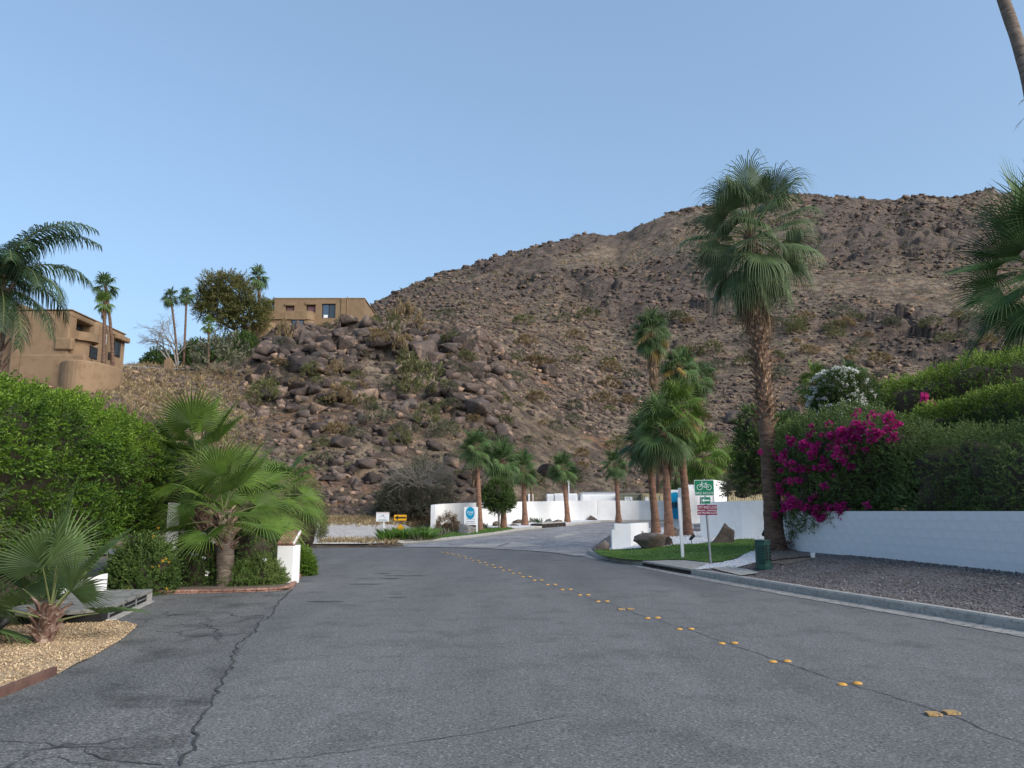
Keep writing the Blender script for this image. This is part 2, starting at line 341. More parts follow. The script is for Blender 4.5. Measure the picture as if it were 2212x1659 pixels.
# paver driveway
m, n, b = new_mat('brick_pavers'); tc = n.nodes.new('ShaderNodeTexCoord').outputs['Object']
bt = n.nodes.new('ShaderNodeTexBrick'); bt.inputs['Scale'].default_value = 3.2; bt.inputs['Color1'].default_value = (.16, .158, .165, 1); bt.inputs['Color2'].default_value = (.27, .26, .265, 1); bt.inputs['Mortar'].default_value = (.10, .10, .10, 1); bt.inputs['Mortar Size'].default_value = .012
mp = n.nodes.new('ShaderNodeMapping'); mp.inputs['Rotation'].default_value = (0, 0, .5); n.links.new(tc, mp.inputs[0]); n.links.new(mp.outputs[0], bt.inputs['Vector'])
col = mixn(n, ramp(n, noise(n, .9, 5, .7, tc), .42, .6), bt.outputs[0], mixn(n, 1.0, bt.outputs[0], (1.5, 1.5, 1.5), 'MULTIPLY'))
col = mixn(n, ramp(n, noise(n, 2.5, 5, .7, tc, w_=3), .52, .66), col, mixn(n, 1.0, col, (.6, .6, .62), 'MULTIPLY'))
n.links.new(col, b.inputs['Base Color']); b.inputs['Roughness'].default_value = .8; bump(n, b, bt.outputs['Fac'], -.4, .01); M['pavers'] = m
# plants
M['palm'] = leafmat('palm_green', (.040, .090, .028), (.13, .20, .060), .25, rand=.28, nscale=3)
M['palmgrey'] = leafmat('palm_grey_green', (.046, .092, .034), (.18, .24, .105), .25, rand=.25, nscale=3)
M['palmbright'] = leafmat('palm_bright_green', (.060, .128, .018), (.18, .26, .044), .30, rand=.25, nscale=3)
M['palmyoung'] = leafmat('palm_young_green', (.045, .105, .026), (.19, .26, .10), .28, rand=.25, nscale=3)
M['palmyellow'] = leafmat('palm_yellowing', (.30, .20, .045), (.42, .30, .10), .25, rand=.2)
M['palmdead'] = leafmat('palm_dead_frond', (.17, .105, .06), (.34, .245, .16), .15, rand=.3, rough=.8)
M['feather'] = leafmat('feather_palm', (.030, .062, .028), (.075, .125, .045), .2, rand=.25)
M['petiole'] = surf('palm_petiole', (.12, .15, .05), (.20, .21, .09), 5, bs=0, rand=.2)
M['trunk'] = surf('palm_trunk', (.115, .068, .045), (.19, .12, .085), 2.2, stretch=(1, 1, 5), c3=(.085, .05, .035), s3=3.5, bs=1.0, bscale=5, bd=.05)
M['trunkred'] = surf('palm_trunk_red', (.20, .105, .068), (.29, .165, .11), 2.2, stretch=(1, 1, 5), c3=(.15, .08, .055), s3=3.5, bs=1.0, bscale=6, bd=.03)
M['trunkgrey'] = surf('palm_trunk_grey', (.15, .115, .09), (.25, .20, .16), 2.2, stretch=(1, 1, 6), c3=(.11, .085, .065), s3=3.5, bs=1.0, bscale=7, bd=.03)
M['stub'] = surf('frond_stub', (.13, .070, .042), (.27, .165, .10), 7, c3=(.35, .25, .17), s3=6, bs=.5, rand=.4)
M['stubbig'] = surf('frond_stub_big', (.085, .045, .035), (.19, .11, .08), 9, c3=(.30, .22, .17), s3=8, bs=.6, rand=.3)
M['hedge'] = leafmat('ficus_leaf', (.036, .090, .012), (.215, .345, .030), .28, rand=0, nscale=.9)
M['hedge2'] = leafmat('laurel_leaf', (.036, .082, .014), (.20, .30, .036), .25, rand=0, nscale=.7)
M['darkleaf'] = leafmat('dark_leaf', (.034, .074, .018), (.125, .20, .045), .25, rand=.1)
M['bougleaf'] = leafmat('bougainvillea_leaf', (.060, .120, .030), (.185, .25, .070), .25, rand=0)
M['magenta'] = leafmat('magenta_bract', (.38, .014, .15), (.66, .035, .29), .35, rand=.15)
M['whitef'] = leafmat('white_petal', (.70, .72, .68), (.84, .84, .80), .3, rand=0)
M['yellowf'] = leafmat('yellow_petal', (.7, .36, .02), (.8, .5, .03), .3, rand=0)
M['twig'] = surf('twigs', (.045, .036, .026), (.075, .06, .042), 4, bs=.5)
M['greytwig'] = surf('grey_branches', (.17, .15, .13), (.28, .25, .22), 4, bs=.3)
M['sage'] = leafmat('sage_leaf', (.090, .095, .055), (.21, .21, .13), .2, rand=.2)
M['olive'] = leafmat('creosote_leaf', (.085, .095, .035), (.21, .21, .08), .2, rand=.2)
M['drygrass'] = leafmat('dry_grass', (.26, .185, .095), (.44, .34, .19), .2, rand=.2)
M['treeleaf'] = leafmat('eucalyptus_leaf', (.060, .075, .022), (.20, .185, .055), .25, rand=0)
M['grassgreen'] = leafmat('green_blades', (.085, .185, .030), (.20, .33, .065), .3, rand=.1)
M['black'] = flat('black_metal', (.015, .015, .016), .5)
M['utility'] = surf('green_plastic', (.018, .062, .052), (.026, .08, .066), 6, rough=.45, bs=.1)
M['signgreen'] = flat('sign_green', (.0, .20, .085), .4)
M['signmag'] = flat('sign_maroon', (.22, .012, .045), .4)
M['signyel'] = flat('sign_yellow', (.72, .36, .008), .45)
M['signblack'] = flat('sign_black', (.01, .01, .01), .5)
M['signred'] = flat('sign_red', (.45, .06, .05), .5)
M['blue'] = flat('sign_blue', (.0, .28, .48), .4)
M['letters'] = flat('dark_letters', (.02, .05, .07), .4)
M['greyprint'] = flat('grey_print', (.22, .27, .33), .5)
M['marker'] = surf('yellow_marker', (.52, .27, .05), (.62, .35, .08), 25, rough=.45, c3=(.36, .20, .07), s3=30, bs=.1)
M['markerworn'] = surf('worn_marker', (.40, .25, .10), (.52, .33, .12), 30, rough=.6, c3=(.2, .15, .1), s3=22, bs=.3)
M['cont'] = surf('beige_container', (.40, .34, .20), (.46, .39, .24), 2, bs=0, c3=(.34, .28, .18), s3=4)
M['contgrey'] = surf('grey_green_container', (.23, .23, .17), (.27, .27, .2), 2, bs=0)
# ================================================================== THE LAND
RID = [(700,700),(780,672),(810,655),(850,630),(900,608),(960,585),(1000,577),(1060,560),(1100,545),(1150,535),(1190,523),(1230,519),(1280,507),(1330,511),(1380,490),(1440,460),(1500,441),(1560,438),(1620,430),(1690,416),(1760,420),(1850,425),(1900,430),(1935,434),(1955,427),(1990,419),(2050,426),(2100,416),(2145,404),(2160,418),(2185,416),(2212,404),(2400,395),(2800,400)]
RA = np.array([bear(p, q) for p, q in RID]); RE = np.array([elev(q) for p, q in RID])
Z0 = -0.06
COLS = {
 -500: [(45,1040),(50,935),(55,850),(66,822),(75,800),(90,780),(130,800),(300,900),(500,1000)],
 0:   [(45,1030),(50,930),(54,856),(57,828),(66,815),(72,803),(80,796),(95,800),(130,840),(300,950),(500,1000)],
 270: [(45,1030),(50,935),(55,862),(60,835),(66,820),(72,803),(82,797),(95,803),(130,850),(300,950),(500,1000)],
 400: [(45,1060),(52,990),(62,890),(74,822),(83,799),(95,796),(108,815),(140,860),(300,950),(500,1000)],
 470: [(46,1070),(55,1000),(65,900),(78,822),(88,785),(97,775),(110,790),(140,850),(300,950),(500,1000)],
 540: [(47,1095),(57,1010),(67,920),(79,835),(89,768),(96,740),(108,738),(135,790),(300,900),(500,980)],
 600: [(47,1125),(55,1060),(66,930),(78,825),(90,735),(97,706),(112,702),(135,760),(300,860),(500,950)],
 700: [(48,1128),(55,1075),(66,930),(78,810),(90,728),(97,702),(114,700),(135,750),(300,800),(500,900)],
 800: [(49,1126),(56,1070),(67,935),(80,815),(92,733),(100,702),(114,700),(135,722),(230,700),(390,662),(460,720)],
 850: [(50,1122),(57,1060),(68,930),(81,820),(94,733),(104,703),(118,693),(140,705),(230,680),(390,630),(460,690)],
 960: [(52.5,1112),(59,1056),(70,930),(83,823),(96,747),(107,713),(123,703),(145,698),(245,645),(390,588),(460,650)],
 1000:[(55,1106),(61,1055),(71,930),(84,825),(97,752),(108,716),(125,705),(150,695),(250,635),(390,577),(460,640)],
 1200:[(64,1082),(72,1020),(87,930),(107,840),(132,765),(172,695),(242,622),(390,524),(460,600)],
 1330:[(68,1076),(80,1010),(102,900),(132,805),(182,695),(252,612),(390,510),(460,600)],
 1440:[(70,1072),(84,1000),(106,895),(136,790),(186,680),(256,590),(390,460),(460,560)],
 1560:[(70,1068),(86,990),(110,870),(140,765),(190,655),(258,560),(390,436),(460,540)],
 1700:[(70,1064),(86,985),(110,860),(140,750),(190,635),(258,535),(390,415),(460,530)],
 2000:[(66,1060),(84,985),(110,855),(140,745),(190,630),(258,530),(390,420),(460,530)],
 2212:[(62,1055),(80,985),(110,850),(140,740),(190,625),(258,520),(390,404),(460,520)],
 2800:[(60,1050),(80,985),(110,850),(140,740),(190,625),(258,520),(390,400),(460,520)]}
CK = sorted(COLS); CA = np.array([bear(k, 800) for k in CK])
def _col(k, Y):
    pts = COLS[k]; d = np.array([p[0] for p in pts]); e = np.array([elev(p[1]) for p in pts])
    front = [20, 34]; fz = [Z0, Z0]
    if k >= 1000: front = [20, 36, 45, 58]; fz = [Z0, Z0, .27, .72]
    elif k >= 540: front = [20, 34, 41]; fz = [Z0, Z0 + .02, .25]
    if k >= 960:
        front = [20, 36, 45, d[0] - 1.6]; fz = [Z0, Z0, .27, float(zd(d[0] - 1.6)) - .06]
    D = np.r_[front, d]; Zz = np.r_[fz, CH + e * d]
    return np.interp(np.log(np.maximum(Y, 1)), np.log(D), Zz / D)
def T0(x, y):
    """smooth terrain height before the roughness"""
    x = np.asarray(x, float); y = np.maximum(np.asarray(y, float), 1.0); a = np.clip(x / y, CA[0] + 1e-4, CA[-1] - 1e-4)
    j = np.clip(np.searchsorted(CA, a) - 1, 0, len(CA) - 2); t = (a - CA[j]) / (CA[j + 1] - CA[j]); E = np.zeros_like(a); R0 = np.zeros_like(a)
    for q in range(len(CK)):
        e = _col(CK[q], y); w_ = np.where(j == q, 1 - t, 0) + np.where(j + 1 == q, t, 0); E += w_ * e
        R0 += w_ * _col(CK[q], np.full_like(y, 390.0))
    fix = (np.interp(a, RA, RE) - R0) * sst(160, 385, y) * sst(bear(720), bear(830), a)
    return (E + fix) * y
def rough(x, y):
    x = np.asarray(x, float); y = np.asarray(y, float); a = x / np.maximum(y, 1)
    k = sst(44, 62, y) * (1 - 0.25 * sst(300, 380, y))
    near = 0.5 * fbm(xyz(x * .16, y * .16), 5, 3) + .22 * fbm(xyz(x * .8, y * .8), 4, 8)
    rg = 1 - np.abs(fbm(xyz(x * .022, y * .012), 5, 21)) * 2.2
    far = 2.2 * rg * sst(90, 200, y) + 1.6 * fbm(xyz(x * .07, y * .05), 5, 33) * sst(80, 160, y)
    # rock ledges and blocky outcrops on the slope below the middle house
    u = bear(520); v = bear(1080)
    kn = sst(u, bear(600), a) * (1 - sst(bear(1000), v, a)) * sst(52, 62, y) * (1 - sst(98, 103, y))
    st = fbm(xyz(x * .22, y * .22, 0), 3, 51); bl = np.round(st * 7) / 7 * 2.0
    flatk = 1 - 0.85 * np.exp(-(((x - -25) / 16) ** 2 + ((y - 106) / 10) ** 2)) 
    rk = rockmask(x, y); a1, a2, idv, ox, oy = cells(x * .30 + .25 * fbm(xyz(x * .3, y * .3), 2, 71), y * .30, 5)
    g1 = (_h((idv * 9999).astype(np.int64), ix0, ix0, 3) - .5) * 1.2 if False else np.sin(idv * 91.7) * .55; g2 = np.cos(idv * 57.3) * .55
    blk = (idv * 1.5 + (ox * g1 + oy * g2) * 1.8 - 1.1 * (1 - sst(0, .16, a2 - a1))) * sst(.25, .6, rk)
    b1, b2, id2, ox2, oy2 = cells(x * .13 + .3 * fbm(xyz(x * .1, y * .1), 2, 77), y * .11, 9)
    blk2 = (id2 * 2.2 + (ox2 * np.sin(id2 * 77) + oy2 * np.cos(id2 * 33)) * 2.2 - .8 * (1 - sst(0, .14, b2 - b1))) * sst(.3, .6, rk) * sst(110, 150, y)
    return (k * (near * (1 + .6 * kn) + far) + k * (blk * (1 - sst(110, 150, y)) * 1.35 + blk2)) * np.where(y < 125, np.where(y > 92, flatk, 1), 1)
def rockmask(x, y):
    a = x / np.maximum(y, 1); kn = sst(bear(525), bear(575), a) * (1 - sst(bear(1040), bear(1120), a)); m = fbm(xyz(x * .075, y * .075), 4, 61)
    near_ = np.clip(.52 + 2.0 * m + .16 * sst(78, 88, y) + .25 * np.exp(-((a - bear(760)) / .06) ** 2) * (1 - sst(74, 84, y)), 0, 1) * kn * sst(52, 58, y) * (1 - sst(100, 106, y))
    mm = fbm(xyz(x * .022 + 4, y * .016), 5, 67); far_ = np.clip(.10 + 2.2 * mm, 0, 1) * sst(70, 110, y) * (1 - kn * (1 - sst(105, 125, y)))
    out = np.clip(near_ + far_, 0, 1) * (1 - .9 * np.exp(-(((x - -25) / 15) ** 2 + ((y - 106) / 9) ** 2))); return out * sst(bear(470), bear(540), a)
def T(x, y): return T0(x, y) + rough(x, y)
ys = np.r_[np.linspace(20, 50, 26)[:-1], np.linspace(50, 110, 225)[:-1], np.exp(np.linspace(math.log(110), math.log(470), 210))]; aa = np.linspace(bear(-300), bear(2560), 540)
Y, A = np.meshgrid(ys, aa, indexing='ij'); Xg = (A * Y).ravel(); Yg = Y.ravel(); Zg = T(Xg, Yg)
ni, nj = len(ys), len(aa); i = (np.arange(ni - 1)[:, None] * nj + np.arange(nj - 1)[None]).ravel()
hill = tag(link('hillside', mesh('hillside', np.stack([Xg, Yg, Zg], 1), np.stack([i, i + 1, i + nj + 1, i + nj], 1), M['hill'], False, rockmask(Xg, Yg))), kind='structure')
g = MB(); g.add([(-900, -300, -.10), (900, -300, -.10), (900, 900, -.10), (-900, 900, -.10)], [(0, 1, 2, 3)])
tag(g.done('ground', M['dirt']), kind='structure')
# ------------------------------------------------------------------ road
RB = [atz(*p) for p in [(1392,1224),(1492,1242),(1560,1254),(1640,1268),(1760,1289),(1900,1312),(2060,1338),(2212,1365)]]      # foot of the right kerb
K_tip = [atz(*p) for p in [(1285,1188),(1268,1194),(1276,1201),(1305,1209),(1345,1217)]]
RB_ext = [np.array([7.6, 7.8, 0]), np.array([8.4, 4.5, 0]), np.array([9.3, 0, 0]), np.array([10.5, -8, 0])]
seam = [atz(*p) for p in [(370,1659),(420,1570),(470,1480),(515,1410),(560,1345),(600,1300),(628,1274)]]
roadl = [np.array([-1.6, -8, 0]), np.array([-2.2, 0, 0])] + seam + [atz(*p) for p in [(640,1262),(656,1240),(664,1215)]] + [np.array([-8.6, 27.5, 0]), np.array([-14, 29.5, 0]), np.array([-45, 33, 0])]
farl = [np.array([-45, 35.9, 0])] + [atz(*p) for p in [(650,1178),(760,1178),(900,1178.5),(1010,1180),(1100,1183),(1180,1188),(1230,1193.5),(1262,1200)]]
road_poly = roadl + farl + K_tip[3:] + RB + RB_ext
road = poly_sheet('road', road_poly, 0.0, M['road'])
def ribbon(name, pts, wd, z, mat, parent=None, jag=0.02, step=0.08, kind=None):
    P = resample(np.array([[p[0], p[1], 0] for p in pts]), max(6, int(np.linalg.norm(np.array(pts[-1]) - np.array(pts[0])) / step)))
    n = len(P); Tn = np.gradient(P, axis=0); Tn /= np.linalg.norm(Tn, axis=1)[:, None] + 1e-9; Nn = np.stack([-Tn[:, 1], Tn[:, 0], Tn[:, 0] * 0], 1)
    off = jag * 3 * vn(xyz(P[:, 0] * 1.3, P[:, 1] * 1.3, 2), 5) + jag * 1.2 * vn(xyz(P[:, 0] * 9, P[:, 1] * 9), 9)
    wv = wd * .62 * (0.45 + .9 * np.abs(vn(xyz(P[:, 0] * 6, P[:, 1] * 6, 4), 2))); wv[0] = wv[-1] = 0.002
    V = np.concatenate([P + Nn * (off + wv / 2)[:, None], P + Nn * (off - wv / 2)[:, None]]); V[:, 2] = z
    i = np.arange(n - 1); me = mesh(name, V, np.stack([i + n, i + n + 1, i + 1, i], 1), mat)
    o = link(name, me, parent)
    if kind: tag(o, kind=kind)
    return o
old_poly = [np.array([-2.2, 0, 0])] + seam + [atz(*p) for p in [(560,1278),(480,1280),(380,1282),(300,1283)]] + [np.array([-9, 17.5, 0]), np.array([-9, 0, 0])]
drive_l = poly_sheet('driveway', old_poly, 0.004, M['old'])
ribbon('seam_crack', [p for p in seam], .036, .010, M['crack'], drive_l, .03, .05)
dots = [(2037,1544),(1837,1479),(1685,1430),(1573,1390.5),(1481,1360),(1410,1336),(1352,1317),(1302,1300),(1261,1286),(1223,1274),(1191,1263.5),(1162,1254),(1137,1246),(1115,1239),(1094,1232.5),(1075,1226.5),(1058,1221),(1042,1216),(1027,1211),(1012,1206.5),(998,1202.5),(985,1199),(972,1196),(960,1193.5)]
ctr = [atz(*p) for p in dots]
ribbon('centre_crack', [np.array([5.6, 1.5, 0]), atz(2290,1630), atz(2150,1590)] + ctr, .022, .005, M['crack'], road, .02, .06)
for pts, wd in (([(530,1435),(700,1418),(900,1404),(1100,1390),(1200,1386)], .014), ([(430,1662),(640,1640),(840,1612),(1000,1590),(1106,1570),(1230,1545)], .016), ([(1106,1392),(1200,1385)], .01),
                ([(1290,1438),(1400,1436),(1500,1430),(1590,1420)], .012), ([(1106,1443),(1290,1437)], .008), ([(1700,1444),(1830,1448),(2000,1446),(2120,1450)], .008), ([(1290,1594),(1420,1577)], .01),
                ([(1260,1322),(1380,1312),(1430,1318)], .008), ([(905,1262),(985,1264)], .012), ([(720,1231),(800,1226)], .01)):
    ribbon('road_crack', [atz(*p) for p in pts], wd, .005, M['crack'], road, .015, .05)
for pts, wd in (([(0,1595),(110,1602),(200,1612),(290,1640),(370,1650)], .03), ([(60,1640),(150,1625),(230,1650)], .02), ([(300,1510),(400,1505),(500,1440),(520,1400)], .012), ([(350,1300),(450,1302),(560,1300)], .012),
                ([(400,1400),(480,1392),(535,1385)], .018), ([(345,1372),(430,1376),(470,1370)], .014), ([(180,1480),(300,1490),(420,1480)], .012)):
    ribbon('driveway_crack', [atz(*p) for p in pts], wd * .65, .009, M['crack'], drive_l, .04, .05)
# dark tyre and tar marks and white paint flecks on the far part of the road
for px, py, w_, h_ in ((790,1262,.9,.05),(700,1300,.7,.06),(760,1312,.5,.05),(900,1330,1.2,.06),(800,1352,.5,.05),(850,1347,.4,.04),(860,1487,.5,.025),(850,1460,.3,.02)):
    c = atz(px, py); th = np.linspace(0, 2 * math.pi, 11)[:-1]
    if py > 1300: c = atz(px * .3 + 600, 1235 + (py - 1300) * .3); 
    me = mesh('tar_mark', [(c[0] + w_ * .5 * math.cos(t) * random.uniform(.7, 1.1), c[1] + h_ * 1.6 * math.sin(t) * random.uniform(.6, 1.2), .0045) for t in th], [tuple(range(10))], M['crack'])
    link('tar_mark', me, road)
for k in range(26):
    c = atz(690 + k * 11 + random.uniform(-2, 2), 1186.5 + 2.0 * (k / 26) ** 2 + random.uniform(-.3, .3)); q = random.uniform(.08, .16)
    link('paint_dash', mesh('paint_dash', [(c[0] - q, c[1] - .05, .005), (c[0] + q, c[1] - .05, .005), (c[0] + q, c[1] + .06, .005), (c[0] - q, c[1] + .06, .005)], [(0, 1, 2, 3)], M['gutter']), road)
# raised markers
def dome(r, h, n=14):
    V = [(0, 0, h)]; Fc = []
    for j, (rr, hh) in enumerate(((.55, .88), (.85, .5), (1, .0))):
        V += [(r * rr * math.cos(2 * math.pi * i / n), r * rr * math.sin(2 * math.pi * i / n), h * hh) for i in range(n)]
    Fc += [(0, 1 + i, 1 + (i + 1) % n) for i in range(n)]
    for j in range(2):
        o = 1 + j * n; Fc += [(o + i, o + n + i, o + n + (i + 1) % n, o + (i + 1) % n) for i in range(n)]
    return V, Fc
V, Fc = dome(.047, .018); mk = mesh('road_marker', V, Fc, M['marker'], True)
V2, F2 = MB().prism([(-.058, -.045), (-.01, -.055), (.055, -.042), (.05, .042), (-.02, .05), (-.05, .04)], 0, .016).v, MB().prism([(0, 0)] * 6, 0, 1).f
mkw = mesh('road_marker', V2, F2, M['markerworn'])
ORD = 'first second third fourth fifth sixth seventh eighth ninth tenth eleventh twelfth thirteenth fourteenth fifteenth sixteenth seventeenth eighteenth nineteenth twentieth'.split() + ['twenty-' + q for q in 'first second third fourth fifth'.split()]
for i, c in enumerate(ctr):
    t = ctr[max(0, i - 1)] - ctr[min(len(ctr) - 1, i + 1)]; t /= np.linalg.norm(t); nrm = np.array([t[1], -t[0], 0])
    for s_ in (-1, 1):
        p = c + nrm * .085 * s_ + t * random.uniform(-.015, .015); worn = i in (0, 6)
        o = link('road_marker', mkw if worn else mk, None, (p[0], p[1], .0042), (0, 0, random.uniform(-.3, .3)))
        side = 'left' if s_ * nrm[0] < 0 else 'right'
        if i == 0: lab = 'chipped flat yellow road marker nearest the camera, %s one of its pair' % side
        elif i == 6: lab = 'chipped flat yellow road marker seventh pair up the centre crack, %s of the two' % side
        elif i == 1: lab = 'round domed yellow road marker in the second pair from the camera, %s one' % side
        elif i == 2: lab = 'round domed yellow road marker in the third pair from the camera, %s one' % side
        else: lab = 'round yellow road marker, %s one of the %s pair up the centre crack' % (side, ORD[i])
        tag(o, lab, 'road marker', 'yellow raised markers along the road centre')
# ------------------------------------------------------------------ kerbs
def kerb(name, path, h, wd, zf, mat, inward, seg=2.6, gap=.012, gut=.42, parent=None, zo=0):
    """kerb stones on a path; inward=+1 puts the kerb to the left of the path direction"""
    P = np.array([[p[0], p[1], 0] for p in path], float); L = np.r_[0, np.cumsum(np.linalg.norm(np.diff(P, axis=0), axis=1))]; n = max(1, int(round(L[-1] / seg)))
    par = tag(link(name, None), kind='structure') if parent is None else parent
    Tn0 = None
    def off(s, o_):
        q = np.stack([np.interp(s, L, P[:, i]) for i in range(3)], 1); q2 = np.stack([np.interp(np.minimum(s + .3, L[-1]), L, P[:, i]) - np.interp(np.maximum(s - .3, 0), L, P[:, i]) for i in range(3)], 1)
        q2 /= np.linalg.norm(q2, axis=1)[:, None] + 1e-9; return q + np.stack([-q2[:, 1], q2[:, 0], q2[:, 0] * 0], 1) * o_ * inward
    for k in range(n):
        s = np.linspace(L[-1] * k / n + gap / 2, L[-1] * (k + 1) / n - gap / 2, 8)
        prof = [(0, -.03), (.012, h - .03), (.035, h), (wd, h), (wd, -.03)]
        V = []; 
        for o_, z_ in prof:
            q = off(s, o_); q[:, 2] = zf(q[:, 1]) + z_ + zo; V.append(q)
        V = np.concatenate(V); i = np.arange(7); Fc = []
        for a in range(4): Fc += [(a * 8 + j, (a + 1) * 8 + j, (a + 1) * 8 + j + 1, a * 8 + j + 1) for j in i]
        Fc += [tuple(a * 8 for a in (4, 3, 2, 1, 0)), tuple(a * 8 + 7 for a in range(5))]
        link('kerb_stone', mesh('kerb_stone', V, Fc, mat), par)
    if gut:
        s = np.linspace(0, L[-1], max(8, int(L[-1] / .5))); a = off(s, -gut); b_ = off(s, .01); G, Fg = loft(a, b_, 2)
        G[:, 2] = zf(G[:, 1]) + .008 + zo
        if inward > 0: Fg = Fg[:, ::-1]
        link('gutter', mesh('gutter', G, Fg, M['gutter']), par)
    return par, off, L
z0 = lambda y: np.asarray(y) * 0.0
pathR = smooth_path(RB[1:] + RB_ext, 60)      # runs towards the camera: kerb on its left (+X side)
kerbR, offR, LR = kerb('kerb', pathR, .15, .17, z0, M['concrete'], 1)
tipP = smooth_path([atz(1330,1176), atz(1300,1183)] + K_tip + [atz(1386,1222.8)], 40)
kerbT, offT, LT = kerb('kerb', tipP, .14, .17, z0, M['concrete'], 1, seg=2.2, gut=.3)
kx = [p for p in tipP if p[1] < 29.8 and p[0] > 2.5] + list(pathR); kx = sorted([(p[1], p[0]) for p in kx]); KY = np.array([p[0] for p in kx] + [33.]); KX = np.array([p[1] for p in kx] + [2.6])
def zi(x, y):
    """height of the verge and planted island behind the right kerb"""
    x = np.asarray(x, float); y = np.asarray(y, float); d = np.maximum(x - np.interp(y, KY, KX) - .15, 0)
    d = np.maximum(d - .7, 0); return .135 + .13 * np.minimum(d, 2) + .03 * np.clip(d - 2, 0, 4) + .03 * np.clip(y - 28, 0, 8)
def ati(px, py, off=0.0):
    e = elev(py); b = bear(px, py); lo, hi = 6.0, 45.0
    for _ in range(50):
        y = (lo + hi) / 2
        if CH + e * y > float(zi(b * y, y)) + off: lo = y
        else: hi = y
    return np.array([b * y, y, float(zi(b * y, y)) + off])
inner = list(reversed([p for p in offR(np.linspace(0, LR[-1], 50), .16)]))
inner += [p for p in offT(np.linspace(LT[-1], 0, 30), .16)]
inner = np.array(inner); 
# close the island behind the tip, along the paved drive
inner = np.concatenate([inner, [[5.2, 34.5, 0], [7.5, 37, 0], [10, 38, 0]]])
outer = np.array([[17.0, min(p[1], 38.0), 0] for p in inner])
G, Fg = loft(inner, outer, 40, lambda g, t: zi(g[:, 0], g[:, 1]) + .02 * fbm(xyz(g[:, 0] * 1.1, g[:, 1] * 1.1), 3, 4) * sst(0, .1, t))
verge = tag(link('verge', mesh('verge', G, Fg, M['greygravel'], True)), kind='structure')
def patch(name, pts, mat, dz, par=None, cuts=9, zf=zi):
    me = bpy.data.meshes.new(name); b = bmesh.new(); b.faces.new([b.verts.new((float(p[0]), float(p[1]), 0)) for p in pts])
    bmesh.ops.triangulate(b, faces=b.faces[:]); bmesh.ops.subdivide_edges(b, edges=b.edges[:], cuts=cuts, use_grid_fill=True)
    if sum(f.normal.z for f in b.faces) < 0: bmesh.ops.reverse_faces(b, faces=b.faces[:])
    X = np.array([v.co.x for v in b.verts]); Yv = np.array([v.co.y for v in b.verts]); Z = zf(X, Yv) + dz
    for v, z in zip(b.verts, Z): v.co.z = z
    b.to_mesh(me); b.free(); me.materials.append(mat); me.polygons.foreach_set('use_smooth', np.ones(len(me.polygons), dtype=bool))
    o = link(name, me, par)
    if par is None: tag(o, kind='structure')
    return o
lawn_pts = [ati(*p) for p in [(1283,1191),(1300,1202),(1340,1209),(1386,1213),(1440,1211),(1480,1211),(1528,1216.5),(1560,1216),(1590,1208),(1628,1193),(1640,1186),(1628,1166),(1600,1166),(1560,1171),(1500,1177),(1420,1184),(1370,1187),(1310,1188)]]
lawn = patch('lawn', lawn_pts, M['lawnsoil'], .035)
white_pts = [ati(*p) for p in [(1300,1189),(1370,1189),(1500,1181),(1628,1170),(1650,1170),(1655,1160),(1560,1155),(1520,1150),(1470,1148),(1440,1140),(1400,1142),(1380,1160),(1330,1178)]]
wbed = patch('white_gravel_bed', white_pts, M['whitegravel'], .022)
wst = [ati(*p) for p in [(1528,1219),(1560,1217),(1592,1209),(1640,1188),(1650,1192),(1640,1215),(1590,1228),(1556,1229),(1500,1232)]]
wbed2 = patch('white_gravel_strip', wst, M['whitegravel'], .026)
soil = patch('bare_soil', [ati(*p) for p in [(1655,1190),(1700,1188),(1716,1186),(1745,1203),(1760,1208),(1700,1222),(1665,1218)]], M['dirt'], .02)
pad = patch('concrete_pad', [ati(*p) for p in [(1388,1213.8),(1440,1211.5),(1478,1211.5),(1530,1217),(1545,1224),(1510,1230),(1494,1226.5),(1440,1219.5),(1400,1215)]], M['concrete'], .022)
pad2 = patch('concrete_pad', [ati(*p) for p in [(1560,1236),(1530,1228),(1572,1226),(1615,1232),(1640,1240),(1600,1246)]], M['concrete'], .034)
